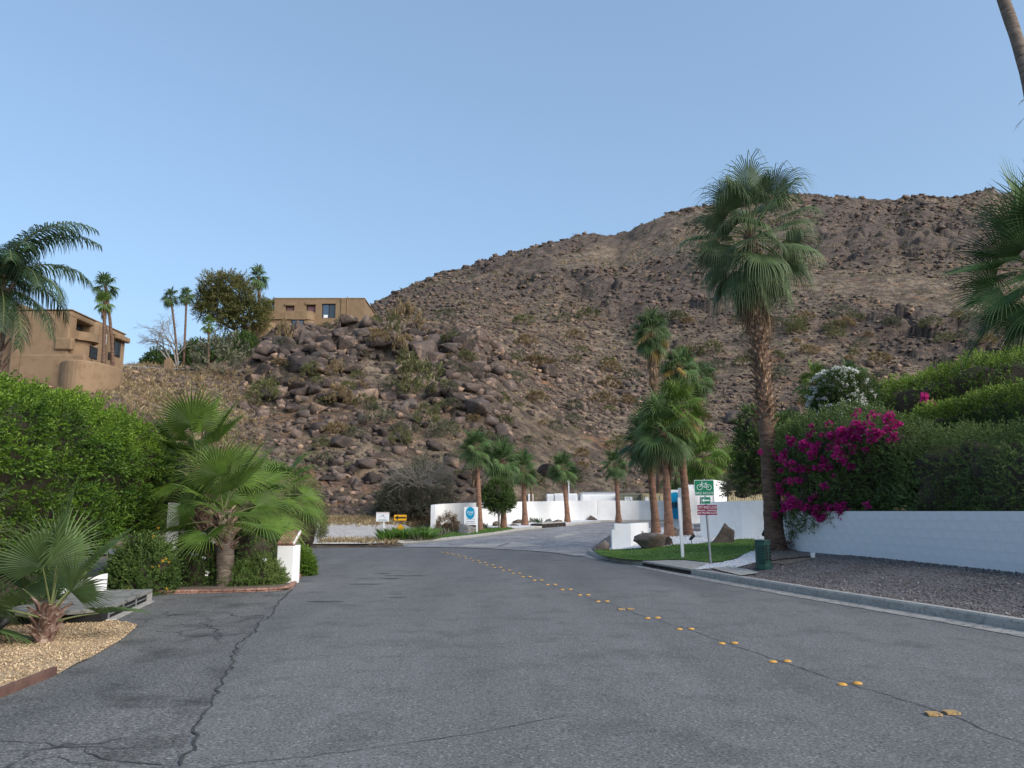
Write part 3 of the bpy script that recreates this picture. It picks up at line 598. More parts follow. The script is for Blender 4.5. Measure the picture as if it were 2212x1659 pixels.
# storm drain inlet in the kerb line
pA, pB = atz(1387, 1223), atz(1492, 1242); tt = (pB - pA) / np.linalg.norm(pB - pA); nn_ = np.array([-tt[1], tt[0], 0])
def inlet(pA, pB, nn_, lab, z0_, hgt=.148, deep=.9, nb=3):
    o = thing('storm_drain', lab, 'storm drain', pA); A0 = np.zeros(3); B0 = pB - pA
    MB().slab([A0 + nn_ * .0 + [0, 0, z0_ + hgt - .045], B0 + [0, 0, z0_ + hgt - .045], B0 + nn_ * deep + [0, 0, z0_ + hgt - .045], A0 + nn_ * deep + [0, 0, z0_ + hgt - .045]], (0, 0, 1), .05).done('lid', M['concrete'], o, bevel=.008)
    MB().slab([A0 + nn_ * .045 + [0, 0, z0_ - .2], B0 + nn_ * .045 + [0, 0, z0_ - .2], B0 + nn_ * .045 + [0, 0, z0_ + hgt - .045], A0 + nn_ * .045 + [0, 0, z0_ + hgt - .045]], nn_, .9).done('opening_shade', M['dark'], o)  # solid black block close behind the kerb face, painted as the slot's shade
    MB().slab([A0 + nn_ * -.02 + [0, 0, z0_ + .006], B0 - nn_ * .02 + [0, 0, z0_ + .006], B0 + nn_ * .22 + [0, 0, z0_ - .02], A0 + nn_ * .22 + [0, 0, z0_ - .02]], (0, 0, 1), .004).done('sill', M['dark'], o)  # sill coloured near black for the shade under the lid
    for q in (.35, .7): MB().tube([A0 + nn_ * .02 + [0, 0, z0_ + hgt * q - .02], B0 + nn_ * .02 + [0, 0, z0_ + hgt * q - .02]], .009, 6).done('grate_bar', M['rust'], o)
    for k in range(1, nb): p = A0 + (B0 - A0) * k / nb + nn_ * .02; MB().box(p + [0, 0, z0_ + hgt / 2], (.03, .03, hgt)).done('post', M['rust'], o)
    return o
inlet(pA, pB, nn_, 'dark storm drain slot in the kerb below the lawn, beside the bike route sign', 0.0)
gd = MB(); gd.slab([pA - nn_ * .30 + [0, 0, .006], pB - nn_ * .42 + [0, 0, .006], pB + [0, 0, .006], pA + [0, 0, .006]], (0, 0, 1), .003).done('gutter', M['gutter'], kerbR)
# ------------------------------------------------------------------ paved drive and its far kerb
kd = [atd(*p) for p in [(820,1177),(950,1169),(1055,1158),(1121,1146),(1171,1141)]]; ke = [atd(*p) for p in [(1223,1137),(1270,1131),(1348,1127)]]
kdf = [np.array([-45, 35.6, 0]), np.array([-22, 35.6, 0]), np.array([-12, 35.6, 0])] + kd
pathL = smooth_path(kdf, 90); kerbL, offL, LL = kerb('kerb', pathL, .14, .18, zd, M['concrete'], 1, seg=3.0, gut=0)
pathL2 = smooth_path(ke + [np.array([12, 59, .8]), np.array([16, 58, .8]), np.array([19, 54, .7])], 30); kerb('kerb', pathL2, .14, .18, zd, M['concrete'], 1, seg=3.0, gut=0, parent=kerbL)
iA, iB = kd[-1], ke[0]; t_ = (iB - iA)[:2] / np.linalg.norm((iB - iA)[:2]); inlet(iA, iB, np.array([-t_[1], t_[0], 0]), 'barred dark storm drain slot in the far kerb by the long white wall', 0.0, .30, .8, 6)
near = smooth_path([atz(*p) for p in [(830,1181.5),(900,1182),(1010,1184),(1100,1187),(1180,1192),(1230,1197),(1262,1203)]], 60)
near2 = np.concatenate([near, smooth_path([near[-1], tipP[12], tipP[4], np.array([4.5, 34.5, 0]), np.array([8, 39, 0]), np.array([13, 43, 0]), np.array([22, 46, 0])], 50)[1:]])
farp = resample(np.concatenate([[atd(830,1177)], kd[1:] , ke, [np.array([12, 59, .8]), np.array([16, 58, .8]), np.array([19, 54, .7]), np.array([24, 50, .6])]]), len(near2))
near2 = resample(near2, len(near2))
G, Fg = loft(near2, farp, 24, lambda g, t: zd(g[:, 1]) + .012)
pave = tag(link('paved_drive', mesh('paved_drive', G, Fg, M['pavers'], True)), kind='structure')
# pale concrete gutter along the far side and across the mouth of the drive
def strip(name, P, wd, mat, dz, par=None):
    P = np.asarray(P, float); Tn = np.gradient(P, axis=0); Tn /= np.linalg.norm(Tn, axis=1)[:, None]; Nn = np.stack([-Tn[:, 1], Tn[:, 0], Tn[:, 0] * 0], 1)
    G, Fg = loft(P - Nn * wd, P, 2); G[:, 2] = zd(G[:, 1]) + dz; return link(name, mesh(name, G, Fg[:, ::-1], mat), par)
strip('gutter', smooth_path(kdf, 90), .8, M['gutter'], .016, kerbL)
strip('gutter', near + np.array([0, .35, 0]), .35, M['gutter'], .020, kerbL)
ap = MB()
def apq(pts, nm='apron_slab', mt='concrete'):
    MB().slab([atd(*p) + [0, 0, .022] for p in pts], (0, 0, 1), .004).done(nm, M[mt], kerbL)
apq([(1085,1183),(1175,1181),(1120,1173),(1108,1172)]); apq([(985,1182),(1070,1183),(1095,1174),(1010,1177)]); apq([(1200,1165),(1245,1155),(1228,1152),(1196,1160)])
# sand lot beyond the bend, lawn and planting by the first sign
def zl(x, y):
    return T(x, y) + .0
lot = patch('sand_lot', [np.array(p) for p in [(-15.5, 36.5), (-12, 36.2), (-7, 36.1), (-5.4, 37.5), (-5, 41), (-5, 45), (-7, 49), (-12.5, 48), (-14, 44), (-15.5, 40)]], M['sand'], .05, cuts=12, zf=lambda x, y: np.maximum(T(x, y), np.where(y < 38.5, .07, .12)))
# ================================================================== PLANT BUILDERS
def strips(C, Wd, wid, fold, Nn):
    """C (k,rows,3) centre lines, Wd width dirs, wid (k,rows), fold lift along Nn -> V,F with 3 verts per row"""
    k, r, _ = C.shape; L_ = C - Wd * wid[..., None] / 2; R_ = C + Wd * wid[..., None] / 2; Md = C + Nn * (wid * fold)[..., None]
    V = np.stack([L_, Md, R_], 2).reshape(-1, 3); base = (np.arange(k)[:, None] * r + np.arange(r - 1)[None]) * 3
    F_ = np.concatenate([np.stack([base, base + 1, base + 4, base + 3], -1).reshape(-1, 4), np.stack([base + 1, base + 2, base + 5, base + 4], -1).reshape(-1, 4)])
    return V, F_
def fan_frond(el, R_=1.0, pet=.8, nseg=30, span=290, droop=.6, split=.5, seed=0, sag=.25, petw=.018, cup=.25):
    """fan palm frond at azimuth 0; el = petiole elevation (deg). returns V,F,tint,material index"""
    g = np.random.default_rng(seed); e = math.radians(el); rows = 7
    t = np.linspace(0, 1, 8); ex = math.cos(e); ez = math.sin(e)
    P = np.stack([pet * t * ex, 0 * t, pet * t * ez - sag * pet * t * t * ex], 1); tip = P[-1]; D = P[-1] - P[-2]; D /= np.linalg.norm(D)
    side = np.array([0, 1.0, 0]); nrm = np.cross(D, side); nrm /= np.linalg.norm(nrm)
    if nrm[2] < 0 and el < 60: nrm = -nrm
    roll = g.uniform(-.9, .9) if el > 5 else g.uniform(-.5, .5); side = side * math.cos(roll) + nrm * math.sin(roll); nrm = np.cross(D, side); 
    if nrm[2] < 0 and el < 60: nrm = -nrm
    th = np.radians(np.linspace(-span / 2, span / 2, nseg)); ln = R_ * (1 - .35 * (np.abs(th) / math.radians(span / 2)) ** 2) * g.uniform(.9, 1.06, nseg)
    d0 = np.cos(th)[:, None] * D + np.sin(th)[:, None] * side + cup * nrm * np.abs(np.sin(th / 2))[:, None]; d0 /= np.linalg.norm(d0, axis=1)[:, None]
    s = np.linspace(0, 1, rows); C = np.zeros((nseg, rows, 3)); C[:, 0] = tip; cur = d0.copy()
    dr = droop * g.uniform(.6, 1.3, nseg)
    for j in range(1, rows):
        w_ = np.clip(dr * sst(split * .8, 1.0, np.full(nseg, s[j])), 0, .97)[:, None]
        w2 = .10 * droop * s[j]
        cur = d0 * (1 - w_) + np.array([0, 0, -1.0]) * (w_ + w2); cur /= np.linalg.norm(cur, axis=1)[:, None]
        C[:, j] = C[:, j - 1] + cur * (ln / (rows - 1))[:, None]
    dth = math.radians(span) / (nseg - 1); wid = 2 * ln[:, None] * s[None] * math.sin(dth / 2) * 1.05
    tap = np.where(s > split, 1 - (s - split) / (1 - split), 1.0); wid = np.minimum(wid, 2 * ln[:, None] * split * math.sin(dth / 2) * 1.05) * (tap * .86 + .04)[None] * np.where(s > split, .66, 1)[None]
    Tn = np.gradient(C, axis=1); Tn /= np.linalg.norm(Tn, axis=2)[..., None] + 1e-9
    tang = -np.sin(th)[:, None] * D + np.cos(th)[:, None] * side; Wd = np.broadcast_to(tang[:, None], C.shape).copy()
    Nn = np.cross(Tn, Wd); V, F_ = strips(C, Wd, wid, .45, Nn)
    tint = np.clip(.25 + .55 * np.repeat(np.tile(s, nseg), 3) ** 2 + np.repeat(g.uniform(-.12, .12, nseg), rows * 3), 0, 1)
    TV, TF = tube(P, np.linspace(petw * 1.3, petw * .7, 8) * 1.0, 4); o = len(V)
    return np.concatenate([V, TV]), np.concatenate([F_, TF + o]), np.concatenate([tint, np.full(len(TV), .6)]), np.r_[np.zeros(len(F_), int), np.ones(len(TF), int)]
def feather_frond(el, L_=3.0, nl=46, droop=.9, leaf=.55, seed=0, hang=.7):
    g = np.random.default_rng(seed); e = math.radians(el); n = 26; t = np.linspace(0, 1, n); P = np.zeros((n, 3)); ang = e
    for j in range(1, n):
        ang = e - droop * 1.6 * t[j] ** 1.3; P[j] = P[j - 1] + np.array([math.cos(ang), 0, math.sin(ang)]) * L_ / (n - 1)
    V, F_ = tube(P, np.linspace(.028, .005, n), 4); VV = [V]; FF = [F_]; TT = [np.full(len(V), .9)]; MI = [np.ones(len(F_), int)]; off = len(V)
    for sd in (-1, 1):
        u = np.linspace(.14, .99, nl) + g.uniform(-.005, .005, nl); B = np.stack([np.interp(u, t, P[:, i]) for i in range(3)], 1)
        Tn = np.stack([np.interp(u, t, np.gradient(P[:, i])) for i in range(3)], 1); Tn /= np.linalg.norm(Tn, axis=1)[:, None]
        sdv = np.array([0, sd, 0.]); up = np.cross(Tn, np.array([0, 1., 0])); up[up[:, 2] < 0] *= -1
        d0 = Tn * .55 + sdv * .8 + up * g.uniform(-.1, .45, nl)[:, None]; d0 /= np.linalg.norm(d0, axis=1)[:, None]
        ln = leaf * (np.sin(np.pi * np.clip(u * .85 + .12, 0, 1)) * .75 + .3) * g.uniform(.8, 1.1, nl); rows = 5; s = np.linspace(0, 1, rows); C = np.zeros((nl, rows, 3)); C[:, 0] = B
        for j in range(1, rows):
            w_ = hang * s[j]; cur = d0 * (1 - w_) + np.array([0, 0, -1.]) * w_; cur /= np.linalg.norm(cur, axis=1)[:, None]; C[:, j] = C[:, j - 1] + cur * (ln / (rows - 1))[:, None]
        wid = np.full((nl, 1), .030) * np.array([.6, 1, .9, .6, .08])[None]; Wd = np.cross(d0, np.array([0, 0, 1.])); Wd = Tn * .8 + 0 * Wd; Wd /= np.linalg.norm(Wd, axis=1)[:, None]
        Wd = np.broadcast_to(Wd[:, None], C.shape); V, F_ = strips(C, Wd, wid, .2, np.broadcast_to(sdv, C.shape)); VV.append(V); FF.append(F_ + off); off += len(V)
        TT.append(np.repeat(g.uniform(0, .7, nl), rows * 3)); MI.append(np.zeros(len(F_), int))
    return np.concatenate(VV), np.concatenate(FF), np.concatenate(TT), np.concatenate(MI)
_FC = {}
def frond_mesh(kind, el, mats, **kw):
    key = (kind, el, mats, tuple(sorted(kw.items())))
    if key not in _FC:
        V, F_, t, mi = (fan_frond if kind == 'fan' else feather_frond)(el, **kw)
        m = mesh('frond', V, F_, [M[q] for q in mats], False, t); m.polygons.foreach_set('material_index', mi.astype(np.int32)); _FC[key] = m
    return _FC[key]
def stub_mesh(kind='stub', L_=.30, wd=.09, out=.55):
    key = ('stub', kind, L_, wd, out)
    if key not in _FC:
        s = [0, .35, .7, 1]; V = []
        for q in s:
            w_ = wd * (1 - .55 * q); z = L_ * q * math.cos(out * (.6 + q * .6)); x = L_ * q * math.sin(out * (.6 + q * .6))
            V += [(x, -w_ / 2, z), (x + .03 * (1 - q) + .012, 0, z), (x, w_ / 2, z), (x - .02, 0, z + .005)]
        Fc = []
        for j in range(3):
            for i in range(4): a = j * 4 + i; b_ = j * 4 + (i + 1) % 4; Fc.append((a, b_, b_ + 4, a + 4))
        Fc.append((12, 13, 14, 15)); _FC[key] = mesh('frond_stub', V, Fc, M[kind])
    return _FC[key]
def palm(label, base, hub, R_, nf, group=None, trunk=(.22, .15), flare=1.5, stub=None, top=(80, -60), mats=('palm', 'petiole'), pet=None, dead=0, droop=.6, nseg=26,
         name='fan_palm', seed=1, tm='trunk', skirt=0, span=290, sag=.25, yellow=0, ringd=.015, bias=None, leanmid=0.0, cup=.25, split=.45, pw=.85):
    g = np.random.default_rng(seed); base = np.array(base, float); hub = np.array(hub, float)
    o = thing(name, label, 'palm tree', base, 0, group); h = hub - base; Hh = h[2]; n = max(14, int(Hh / .12)); n = min(n, 110); t = np.linspace(0, 1, n)
    P = np.stack([h[0] * (t ** 1.4) + leanmid * np.sin(np.pi * t), h[1] * t, Hh * t], 1); P[0, 2] -= .15
    r = trunk[1] + (trunk[0] - trunk[1]) * np.exp(-t * Hh / 2.2) + (trunk[0] * (flare - 1)) * np.exp(-t * Hh / .35)
    r = r * (1 + ringd * np.sin(np.arange(n) * 2.4) + ringd * 1.3 * g.uniform(-1, 1, n)); ns = 20
    V, F_ = tube(P, r, ns); ph = np.tile(np.arange(ns), n); V[:, :2] += (V[:, :2] - np.repeat(P[:, :2], ns, 0)) * (.10 * fbm(xyz(ph * .9, V[:, 2] * 6, seed), 2, 6))[:, None]
    link('trunk', mesh('trunk', V, F_, M[tm], True), o)
    pet = R_ * .75 if pet is None else pet
    els = [int(q) for q in np.linspace(top[0], top[1], 8)]
    for i in range(nf):
        q = (i / max(1, nf - 1)) ** pw; k = min(7, int(q * 8)); az = i * 2.39996 + g.uniform(-.2, .2)
        if bias is not None and math.cos(az - bias[0]) < bias[1]: continue
        el = els[k]; kk = 1 if (R_ < 1.1 and Hh > 8) else 2
        m_ = mats
        if yellow and g.uniform() < yellow and el < 10: m_ = ('palmyellow', 'petiole')
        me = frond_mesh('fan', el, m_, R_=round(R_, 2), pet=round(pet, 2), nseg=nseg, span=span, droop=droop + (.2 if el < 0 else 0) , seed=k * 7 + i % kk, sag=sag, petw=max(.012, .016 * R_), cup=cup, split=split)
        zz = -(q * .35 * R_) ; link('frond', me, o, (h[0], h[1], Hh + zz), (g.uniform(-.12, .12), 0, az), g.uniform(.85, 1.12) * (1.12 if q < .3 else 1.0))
    for i in range(dead):
        me = frond_mesh('fan', -78, ('palmdead', 'palmdead'), R_=round(R_ * .8, 2), pet=round(pet * .7, 2), nseg=18, span=150, droop=.9, seed=i % 3, sag=.1, petw=.012, cup=.1)
        q = g.uniform(0, 1) * skirt; link('dead_frond', me, o, (h[0] * (1 - q / Hh), h[1], Hh - .25 * R_ - q), (0, 0, g.uniform(0, 6.28)), g.uniform(.8, 1.1))
    if stub:
        z0_, z1_, cnt, L_, wd, kind = stub; sm = stub_mesh(kind, L_, wd)
        for i in range(cnt):
            z = z0_ + (z1_ - z0_) * i / cnt; q = z / Hh; rr = np.interp(q, t, r); az = i * 2.39996 + g.uniform(-.15, .15); cx = h[0] * q ** 1.4 + leanmid * math.sin(math.pi * q)
            link('frond_stub', sm, o, (cx + rr * .86 * math.cos(az), h[1] * q + rr * .86 * math.sin(az), z), (g.uniform(-.5, .5), g.uniform(-.1, .25), az), g.uniform(.75, 1.2))
    return o
# ---- leaves
def leaf_sprig(n=9, L_=.16, leaf=.06, wd=.4, seed=0, tipbright=.35, spread=1.0):
    """short twig with n folded leaves; grows along +Z"""
    g = np.random.default_rng(seed); V = []; Fc = []; T_ = []
    for i in range(n):
        q = (i + .5) / n; az = i * 2.4 + g.uniform(-.3, .3); tilt = (1.15 - .75 * q) * spread + g.uniform(-.2, .2); b_ = np.array([0, 0, L_ * q])
        d_ = np.array([math.sin(tilt) * math.cos(az), math.sin(tilt) * math.sin(az), math.cos(tilt)]); s_ = np.array([-math.sin(az), math.cos(az), 0]) * leaf * wd / 2
        l = leaf * g.uniform(.8, 1.15); o = len(V); up = np.cross(d_, s_); up /= np.linalg.norm(up) + 1e-9
        V += [b_, b_ + d_ * l * .5 + s_, b_ + d_ * l, b_ + d_ * l * .5 - s_]; 
        Fc += [(o, o + 1, o + 2), (o, o + 2, o + 3)]; T_ += [tipbright * (q - .3)] * 4
        V[-3] = V[-3] + up * leaf * .12; V[-1] = V[-1] + up * leaf * .12
    return np.array(V), np.array(Fc), np.array(T_)
def align(Nv, jit=.5):
    """rotation matrices taking +Z to the (jittered) directions Nv"""
    n = len(Nv); d_ = Nv + RNG.normal(0, jit, (n, 3)); d_ /= np.linalg.norm(d_, axis=1)[:, None]; a = RNG.normal(size=(n, 3)); x = np.cross(a, d_); x /= np.linalg.norm(x, axis=1)[:, None]; y = np.cross(d_, x)
    return np.stack([x, y, d_], 2)
def icos(sub=1):
    b = bmesh.new(); bmesh.ops.create_icosphere(b, subdivisions=sub, radius=1); V = np.array([v.co[:] for v in b.verts]); Fc = np.array([[v.index for v in f.verts] for f in b.faces]); b.free(); return V, Fc
ICO = {k: icos(k) for k in (1, 2, 3, 4)}
def blob_points(blobs, n, g, shell=(.75, 1.05), noise_=.18, fs=1.2, zmin=None):
    """points and outward normals on lumpy ellipsoids, each point kept only if it lies outside the other ellipsoids"""
    P = []; N = []; ar = np.array([b[1][0] * b[1][1] + b[1][0] * b[1][2] + b[1][1] * b[1][2] for b in blobs]); cnt = (n * ar / ar.sum()).astype(int) + 1
    for (c, r), k in zip(blobs, cnt):
        c = np.array(c, float); r = np.array(r, float); d_ = g.normal(size=(k * 2, 3)); d_ /= np.linalg.norm(d_, axis=1)[:, None]; d_[:, 2] = np.where(d_[:, 2] < -.8, -d_[:, 2], d_[:, 2])
        rad = g.uniform(shell[0], shell[1], len(d_)) * (1 + noise_ * fbm(d_ * fs * 2 + c, 3, 5)); p = c + d_ * r * rad[:, None]; keep = np.ones(len(p), bool)
        for c2, r2 in blobs:
            if c2 is (c2) and np.allclose(c2, c): continue
            keep &= (((p - np.array(c2)) / np.array(r2)) ** 2).sum(1) > .55
        if zmin is not None: keep &= p[:, 2] > zmin
        nn = d_ / r; nn /= np.linalg.norm(nn, axis=1)[:, None]; P.append(p[keep][:k]); N.append(nn[keep][:k])
    return np.concatenate(P), np.concatenate(N)
def core(name, blobs, mat, par, s=.72, seed=3, org=(0, 0, 0)):  # solid lumpy body inside the leaves, blocks the view through
    VV = []; FF = []; o = 0
    for c, r in blobs:
        V, Fc = ICO[3]; rad = s * (1 + .14 * fbm(V * 2.2 + np.array(c), 3, seed)); P = np.array(c) - np.array(org) + V * np.array(r) * rad[:, None]; VV.append(P); FF.append(Fc + o); o += len(V)
    return link(name, mesh(name, np.concatenate(VV), np.concatenate(FF), mat, True, np.full(o, .05)), par)
def bush(name, label, cat, loc, blobs, n, leaf=.06, mat='hedge', L_=.18, per=9, wd=.4, group=None, lift=.5, tint=(0, .35), topb=.3, seed=1, corem='twig', zmin=None, shell=(.75, 1.05), noise_=.18, fs=1.2, cores=.72, jit=.5, spread=1.0, size=(.8, 1.2)):
    g = np.random.default_rng(seed); loc = np.array(loc, float); o = thing(name, label, cat, loc, 0, group); bl = [(np.array(c) - loc, r) for c, r in blobs]; n = int(n * .74); size = (size[0] * 1.1, size[1] * 1.15)
    P, N = blob_points(bl, n, g, shell, noise_, fs, None if zmin is None else zmin - loc[2]); N2 = N + np.array([0, 0, lift]); 
    zt = (P[:, 2] - P[:, 2].min()) / (np.ptp(P[:, 2]) + 1e-6)
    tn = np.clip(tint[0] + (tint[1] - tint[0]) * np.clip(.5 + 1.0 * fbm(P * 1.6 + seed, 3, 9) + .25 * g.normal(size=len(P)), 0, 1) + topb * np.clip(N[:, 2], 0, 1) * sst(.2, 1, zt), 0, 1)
    vs = [leaf_sprig(per, L_, leaf, wd, q, spread=spread) for q in range(5)]
    V, F_, T_ = scatter(vs, P, g.uniform(size[0], size[1], len(P)), align(N2 / np.linalg.norm(N2, axis=1)[:, None], jit), tn)
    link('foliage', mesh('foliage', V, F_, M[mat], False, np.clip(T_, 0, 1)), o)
    if corem: core('branches', bl, M[corem], o, cores)  # solid core, its dark brown stands in for shade inside the crown
    return o
def flowers(par, org, P, sz, mat, name='flower_cluster', per=14, petal=.05, mesh_n=4, seed=2):
    g = np.random.default_rng(seed); key = ('fl', mat, per, petal, mesh_n); 
    if key not in _FC:
        L = []
        for k in range(mesh_n):
            d_ = g.normal(size=(per, 3)); d_ /= np.linalg.norm(d_, axis=1)[:, None]; p = d_ * g.uniform(.2, 1, per)[:, None] * .11
            V, F_, T_ = scatter([leaf_sprig(3, .01, petal, .85, q, spread=1.1) for q in range(3)], p, np.ones(per), align(d_, .4), g.uniform(0, 1, per)); L.append(mesh(name, V, F_, M[mat], False, np.clip(T_, 0, 1)))
        _FC[key] = L
    for p in P: link(name, _FC[key][g.integers(0, mesh_n)], par, np.array(p) - np.array(org), (g.uniform(0, 6), g.uniform(0, 6), 0), sz * g.uniform(.7, 1.3))
# ---- stones
def rock_mesh(seed, sub=2, flat_=.7, sharp=.35, ang=True):
    if ang:
        g = np.random.default_rng(seed + 100); b = bmesh.new(); k = {1: 0, 2: 2}.get(sub, 3); d_ = np.array([(a, b2, c2) for a in (-1, 1) for b2 in (-1, 1) for c2 in (-1, 1)]) * .66 + g.normal(0, .17, (8, 3)); e_ = g.normal(size=(k, 3)); e_ /= np.linalg.norm(e_, axis=1)[:, None] + 1e-9; d_ = np.concatenate([d_, e_ * g.uniform(.95, 1.15, k)[:, None]]); d_ = d_ @ rotm(g.uniform(-.5, .5, 1), g.uniform(-.5, .5, 1), g.uniform(0, 3, 1))[0]
        for q in d_: b.verts.new(q)
        r_ = bmesh.ops.convex_hull(b, input=b.verts[:]); bmesh.ops.delete(b, geom=[v for v in b.verts if not v.link_faces], context='VERTS')
        if sub >= 3:
            bmesh.ops.bevel(b, geom=b.edges[:], offset=.05, segments=1, affect='EDGES', clamp_overlap=True); bmesh.ops.triangulate(b, faces=b.faces[:])
            bmesh.ops.subdivide_edges(b, edges=[e for e in b.edges if e.calc_length() > .3], cuts=2 if sub == 3 else 4, use_grid_fill=True); bmesh.ops.triangulate(b, faces=b.faces[:])
        b.verts.index_update(); b.verts.ensure_lookup_table(); V = np.array([v.co[:] for v in b.verts]); Fc = np.array([[v.index for v in f.verts] for f in b.faces]); b.free()
        if sub >= 3: V = V * (1 + .045 * fbm(V * 3.5 + seed, 3, seed))[:, None]
        V *= g.uniform(.85, 1.15, 3) * np.array([1, 1, flat_]); return V, Fc
    V, Fc = ICO[sub]; g = np.random.default_rng(seed); V = V.copy()
    for _ in range(9 if ang else 5):                       # chop with random planes: angular faces
        n_ = g.normal(size=3); n_ /= np.linalg.norm(n_); dd = g.uniform(.52, .85); s_ = V @ n_; V -= np.outer(np.maximum(s_ - dd, 0), n_) * .92
    V *= (1 + sharp * .35 * fbm(V * 1.6 + seed * 3.1, 3, seed))[:, None]; V *= g.uniform(.8, 1.15, 3) * np.array([1, 1, flat_])
    return V, Fc
ROCKS1 = [rock_mesh(s, 1, g_) for s, g_ in zip(range(10), (.6, .7, .8, .55, .65, .9, .7, .6, .75, .5))]
ROCKS2 = [rock_mesh(s + 40, 2, .7) for s in range(8)]
OCT = [(np.array([(1, 0, 0), (-1, 0, 0), (0, 1, 0), (0, -1, 0), (0, 0, 1), (0, 0, -1)], float) * RNG.uniform(.75, 1.1, (6, 3)) + RNG.normal(0, .16, (6, 3)), np.array([(0, 2, 4), (2, 1, 4), (1, 3, 4), (3, 0, 4), (2, 0, 5), (1, 2, 5), (3, 1, 5), (0, 3, 5)])) for _ in range(8)]
ROCKM = {}
def boulder(label, cat, p, sc, mat='rock', seed=0, sub=3, name='boulder', group=None, flat_=.8, rz=0, sink=.18, ang=True):
    key = (seed, sub, mat, flat_, ang)
    if key not in ROCKM:
        V, Fc = rock_mesh(seed, sub, flat_, .35, ang)
        ROCKM[key] = mesh('boulder', V, Fc, M[mat], False)
    sc = (sc,) * 3 if np.isscalar(sc) else sc
    o = link(name, ROCKM[key], None, (p[0], p[1], p[2] + sc[2] * flat_ * (.42 - sink)), (0, 0, rz), sc); return tag(o, label, cat, group)
# ================================================================== PALMS
GP = 'fan palms planted along the long white wall'
hb = ati(1675, 1189)
palm('tallest fan palm on the right with a broad drooping crown, by the green utility box', hb, at(1621, 500, hb[1] + .2), 1.45, 58, None, (.29, .225), 1.3, stub=(3.75, 9.3, 295, .30, .13, 'stub'),
     top=(76, -74), pw=.72, mats=('palmgrey', 'petiole'), pet=1.22, dead=16, droop=.85, nseg=48, seed=5, skirt=1.5, ringd=.012, sag=.12, split=.42, span=230, cup=.1)
def pl(label, b_, hubpx, R_, nf, **kw):
    b_ = np.array(b_); h_ = at(hubpx[0], hubpx[1], b_[1]); return palm(label, b_, h_, R_, nf, **kw)
# three on the gravel island
isl = dict(trunk=(.185, .13), flare=1.35, droop=.55, top=(80, -42), nseg=28, tm='trunkred')
pl('fan palm with a leafy crown and dead collar, leftmost on the gravel island', ati(1417, 1152), (1396, 945), 0.96, 30, seed=21, stub=(3.0, 4.3, 60, .26, .10, 'stubbig'), dead=10, skirt=.5, bias=None, yellow=.0, **isl)
pl('fan palm between the other two on the gravel island, thick grey skirt under its crown', ati(1446, 1160), (1432, 925), 0.99, 32, seed=22, stub=(3.2, 4.7, 60, .26, .10, 'stubbig'), dead=14, skirt=.7, **isl)
pl('fan palm right of the blue disc, highest of the three on the gravel island', ati(1486, 1157), (1464, 880), 0.89, 30, seed=23, mats=('palmbright', 'petiole'), stub=(4.6, 5.8, 40, .22, .09, 'stubbig'), dead=4, skirt=.4, yellow=.15, **isl)
# along the white wall
wl = dict(trunk=(.18, .13), flare=1.4, tm='trunkred', droop=.55, top=(80, -45), nseg=20, group=GP)
b1 = atd(1036, 1150); b1[2] += .12
pl('fan palm in front of the white wall right beside the blue oval sign', b1, (1028, 965), .82, 30, seed=31, stub=(3.4, 5.4, 70, .3, .12, 'stubbig'), dead=8, skirt=1.4, **wl)
b2 = atd(1088, 1145); b2[2] += .12
pl('dense dark crowned fan palm on the strip of lawn, second along the white wall', b2, (1084, 995), .88, 34, seed=32, stub=(3.2, 4.2, 30, .25, .1, 'stubbig'), dead=5, skirt=.3, **wl)
pl('fan palm between two grey boulders before the white wall, right of the small round tree', at(1134, 1130, 51.5), (1129, 1012), 0.83, 28, seed=33, stub=(2.4, 3.4, 30, .25, .1, 'stubbig'), dead=3, skirt=.3, **wl)
pl('slim fan palm alone before the white wall, right of the long storm drain', at(1226, 1127, 55), (1214, 1008), 0.83, 28, seed=34, stub=(2.4, 3.6, 30, .25, .1, 'stubbig'), dead=3, skirt=.3, **wl)
pl('fan palm standing before the grey green container, right end of the white wall row', at(1336, 1124, 57), (1329, 1000), 0.79, 24, seed=35, stub=(2.4, 4.0, 34, .25, .1, 'stubbig'), dead=3, skirt=.3, **wl)
# tall ones behind
GT = 'tall fan palms behind the white entrance walls'
tl = dict(trunk=(.34, .25), flare=1.2, droop=.95, nseg=22, group=GT, tm='trunk')
pl('tall slender fan palm with hanging brown skirt, leftmost of the high three', at(1427, 1075, 62), (1407, 715), 1.32, 36, seed=41, top=(80, -70), dead=34, skirt=3.0, mats=('palm', 'petiole'), yellow=.1, stub=(8, 12, 40, .35, .12, 'stub'), **tl)
pl('tall fan palm with orange dead fronds, second of the high three before the mountain', at(1472, 1075, 64), (1468, 790), 1.32, 34, seed=42, top=(75, -70), dead=34, skirt=2.4, yellow=.2, **tl)
pl('shaggy fan palm with tan skirt, rightmost and lowest of the high three before the mountain', at(1512, 1075, 66), (1508, 815), 1.12, 28, seed=43, top=(60, -70), dead=34, skirt=2.4, yellow=.2, **tl)
pl('fan palm rising behind the stepped white wall with the blue disc', at(1520, 1100, 52), (1520, 985), 1.32, 28, seed=44, trunk=(.4, .33), flare=1.1, droop=.7, nseg=22, dead=14, skirt=.9, mats=('palmbright', 'petiole'))
pl('yellowish fan palm behind the stepped wall before the beige corrugated container', at(1583, 1100, 56), (1578, 1010), 1.25, 26, seed=45, trunk=(.28, .22), flare=1.1, droop=.9, nseg=22, dead=12, skirt=.7, mats=('palmbright', 'petiole'), yellow=.2)
pl('small fan palm crown half hidden low behind the entrance wall palms', at(1468, 1100, 58), (1462, 1020), 1.06, 18, seed=46, trunk=(.28, .22), flare=1.1, droop=.8, nseg=20, dead=4, skirt=.5)
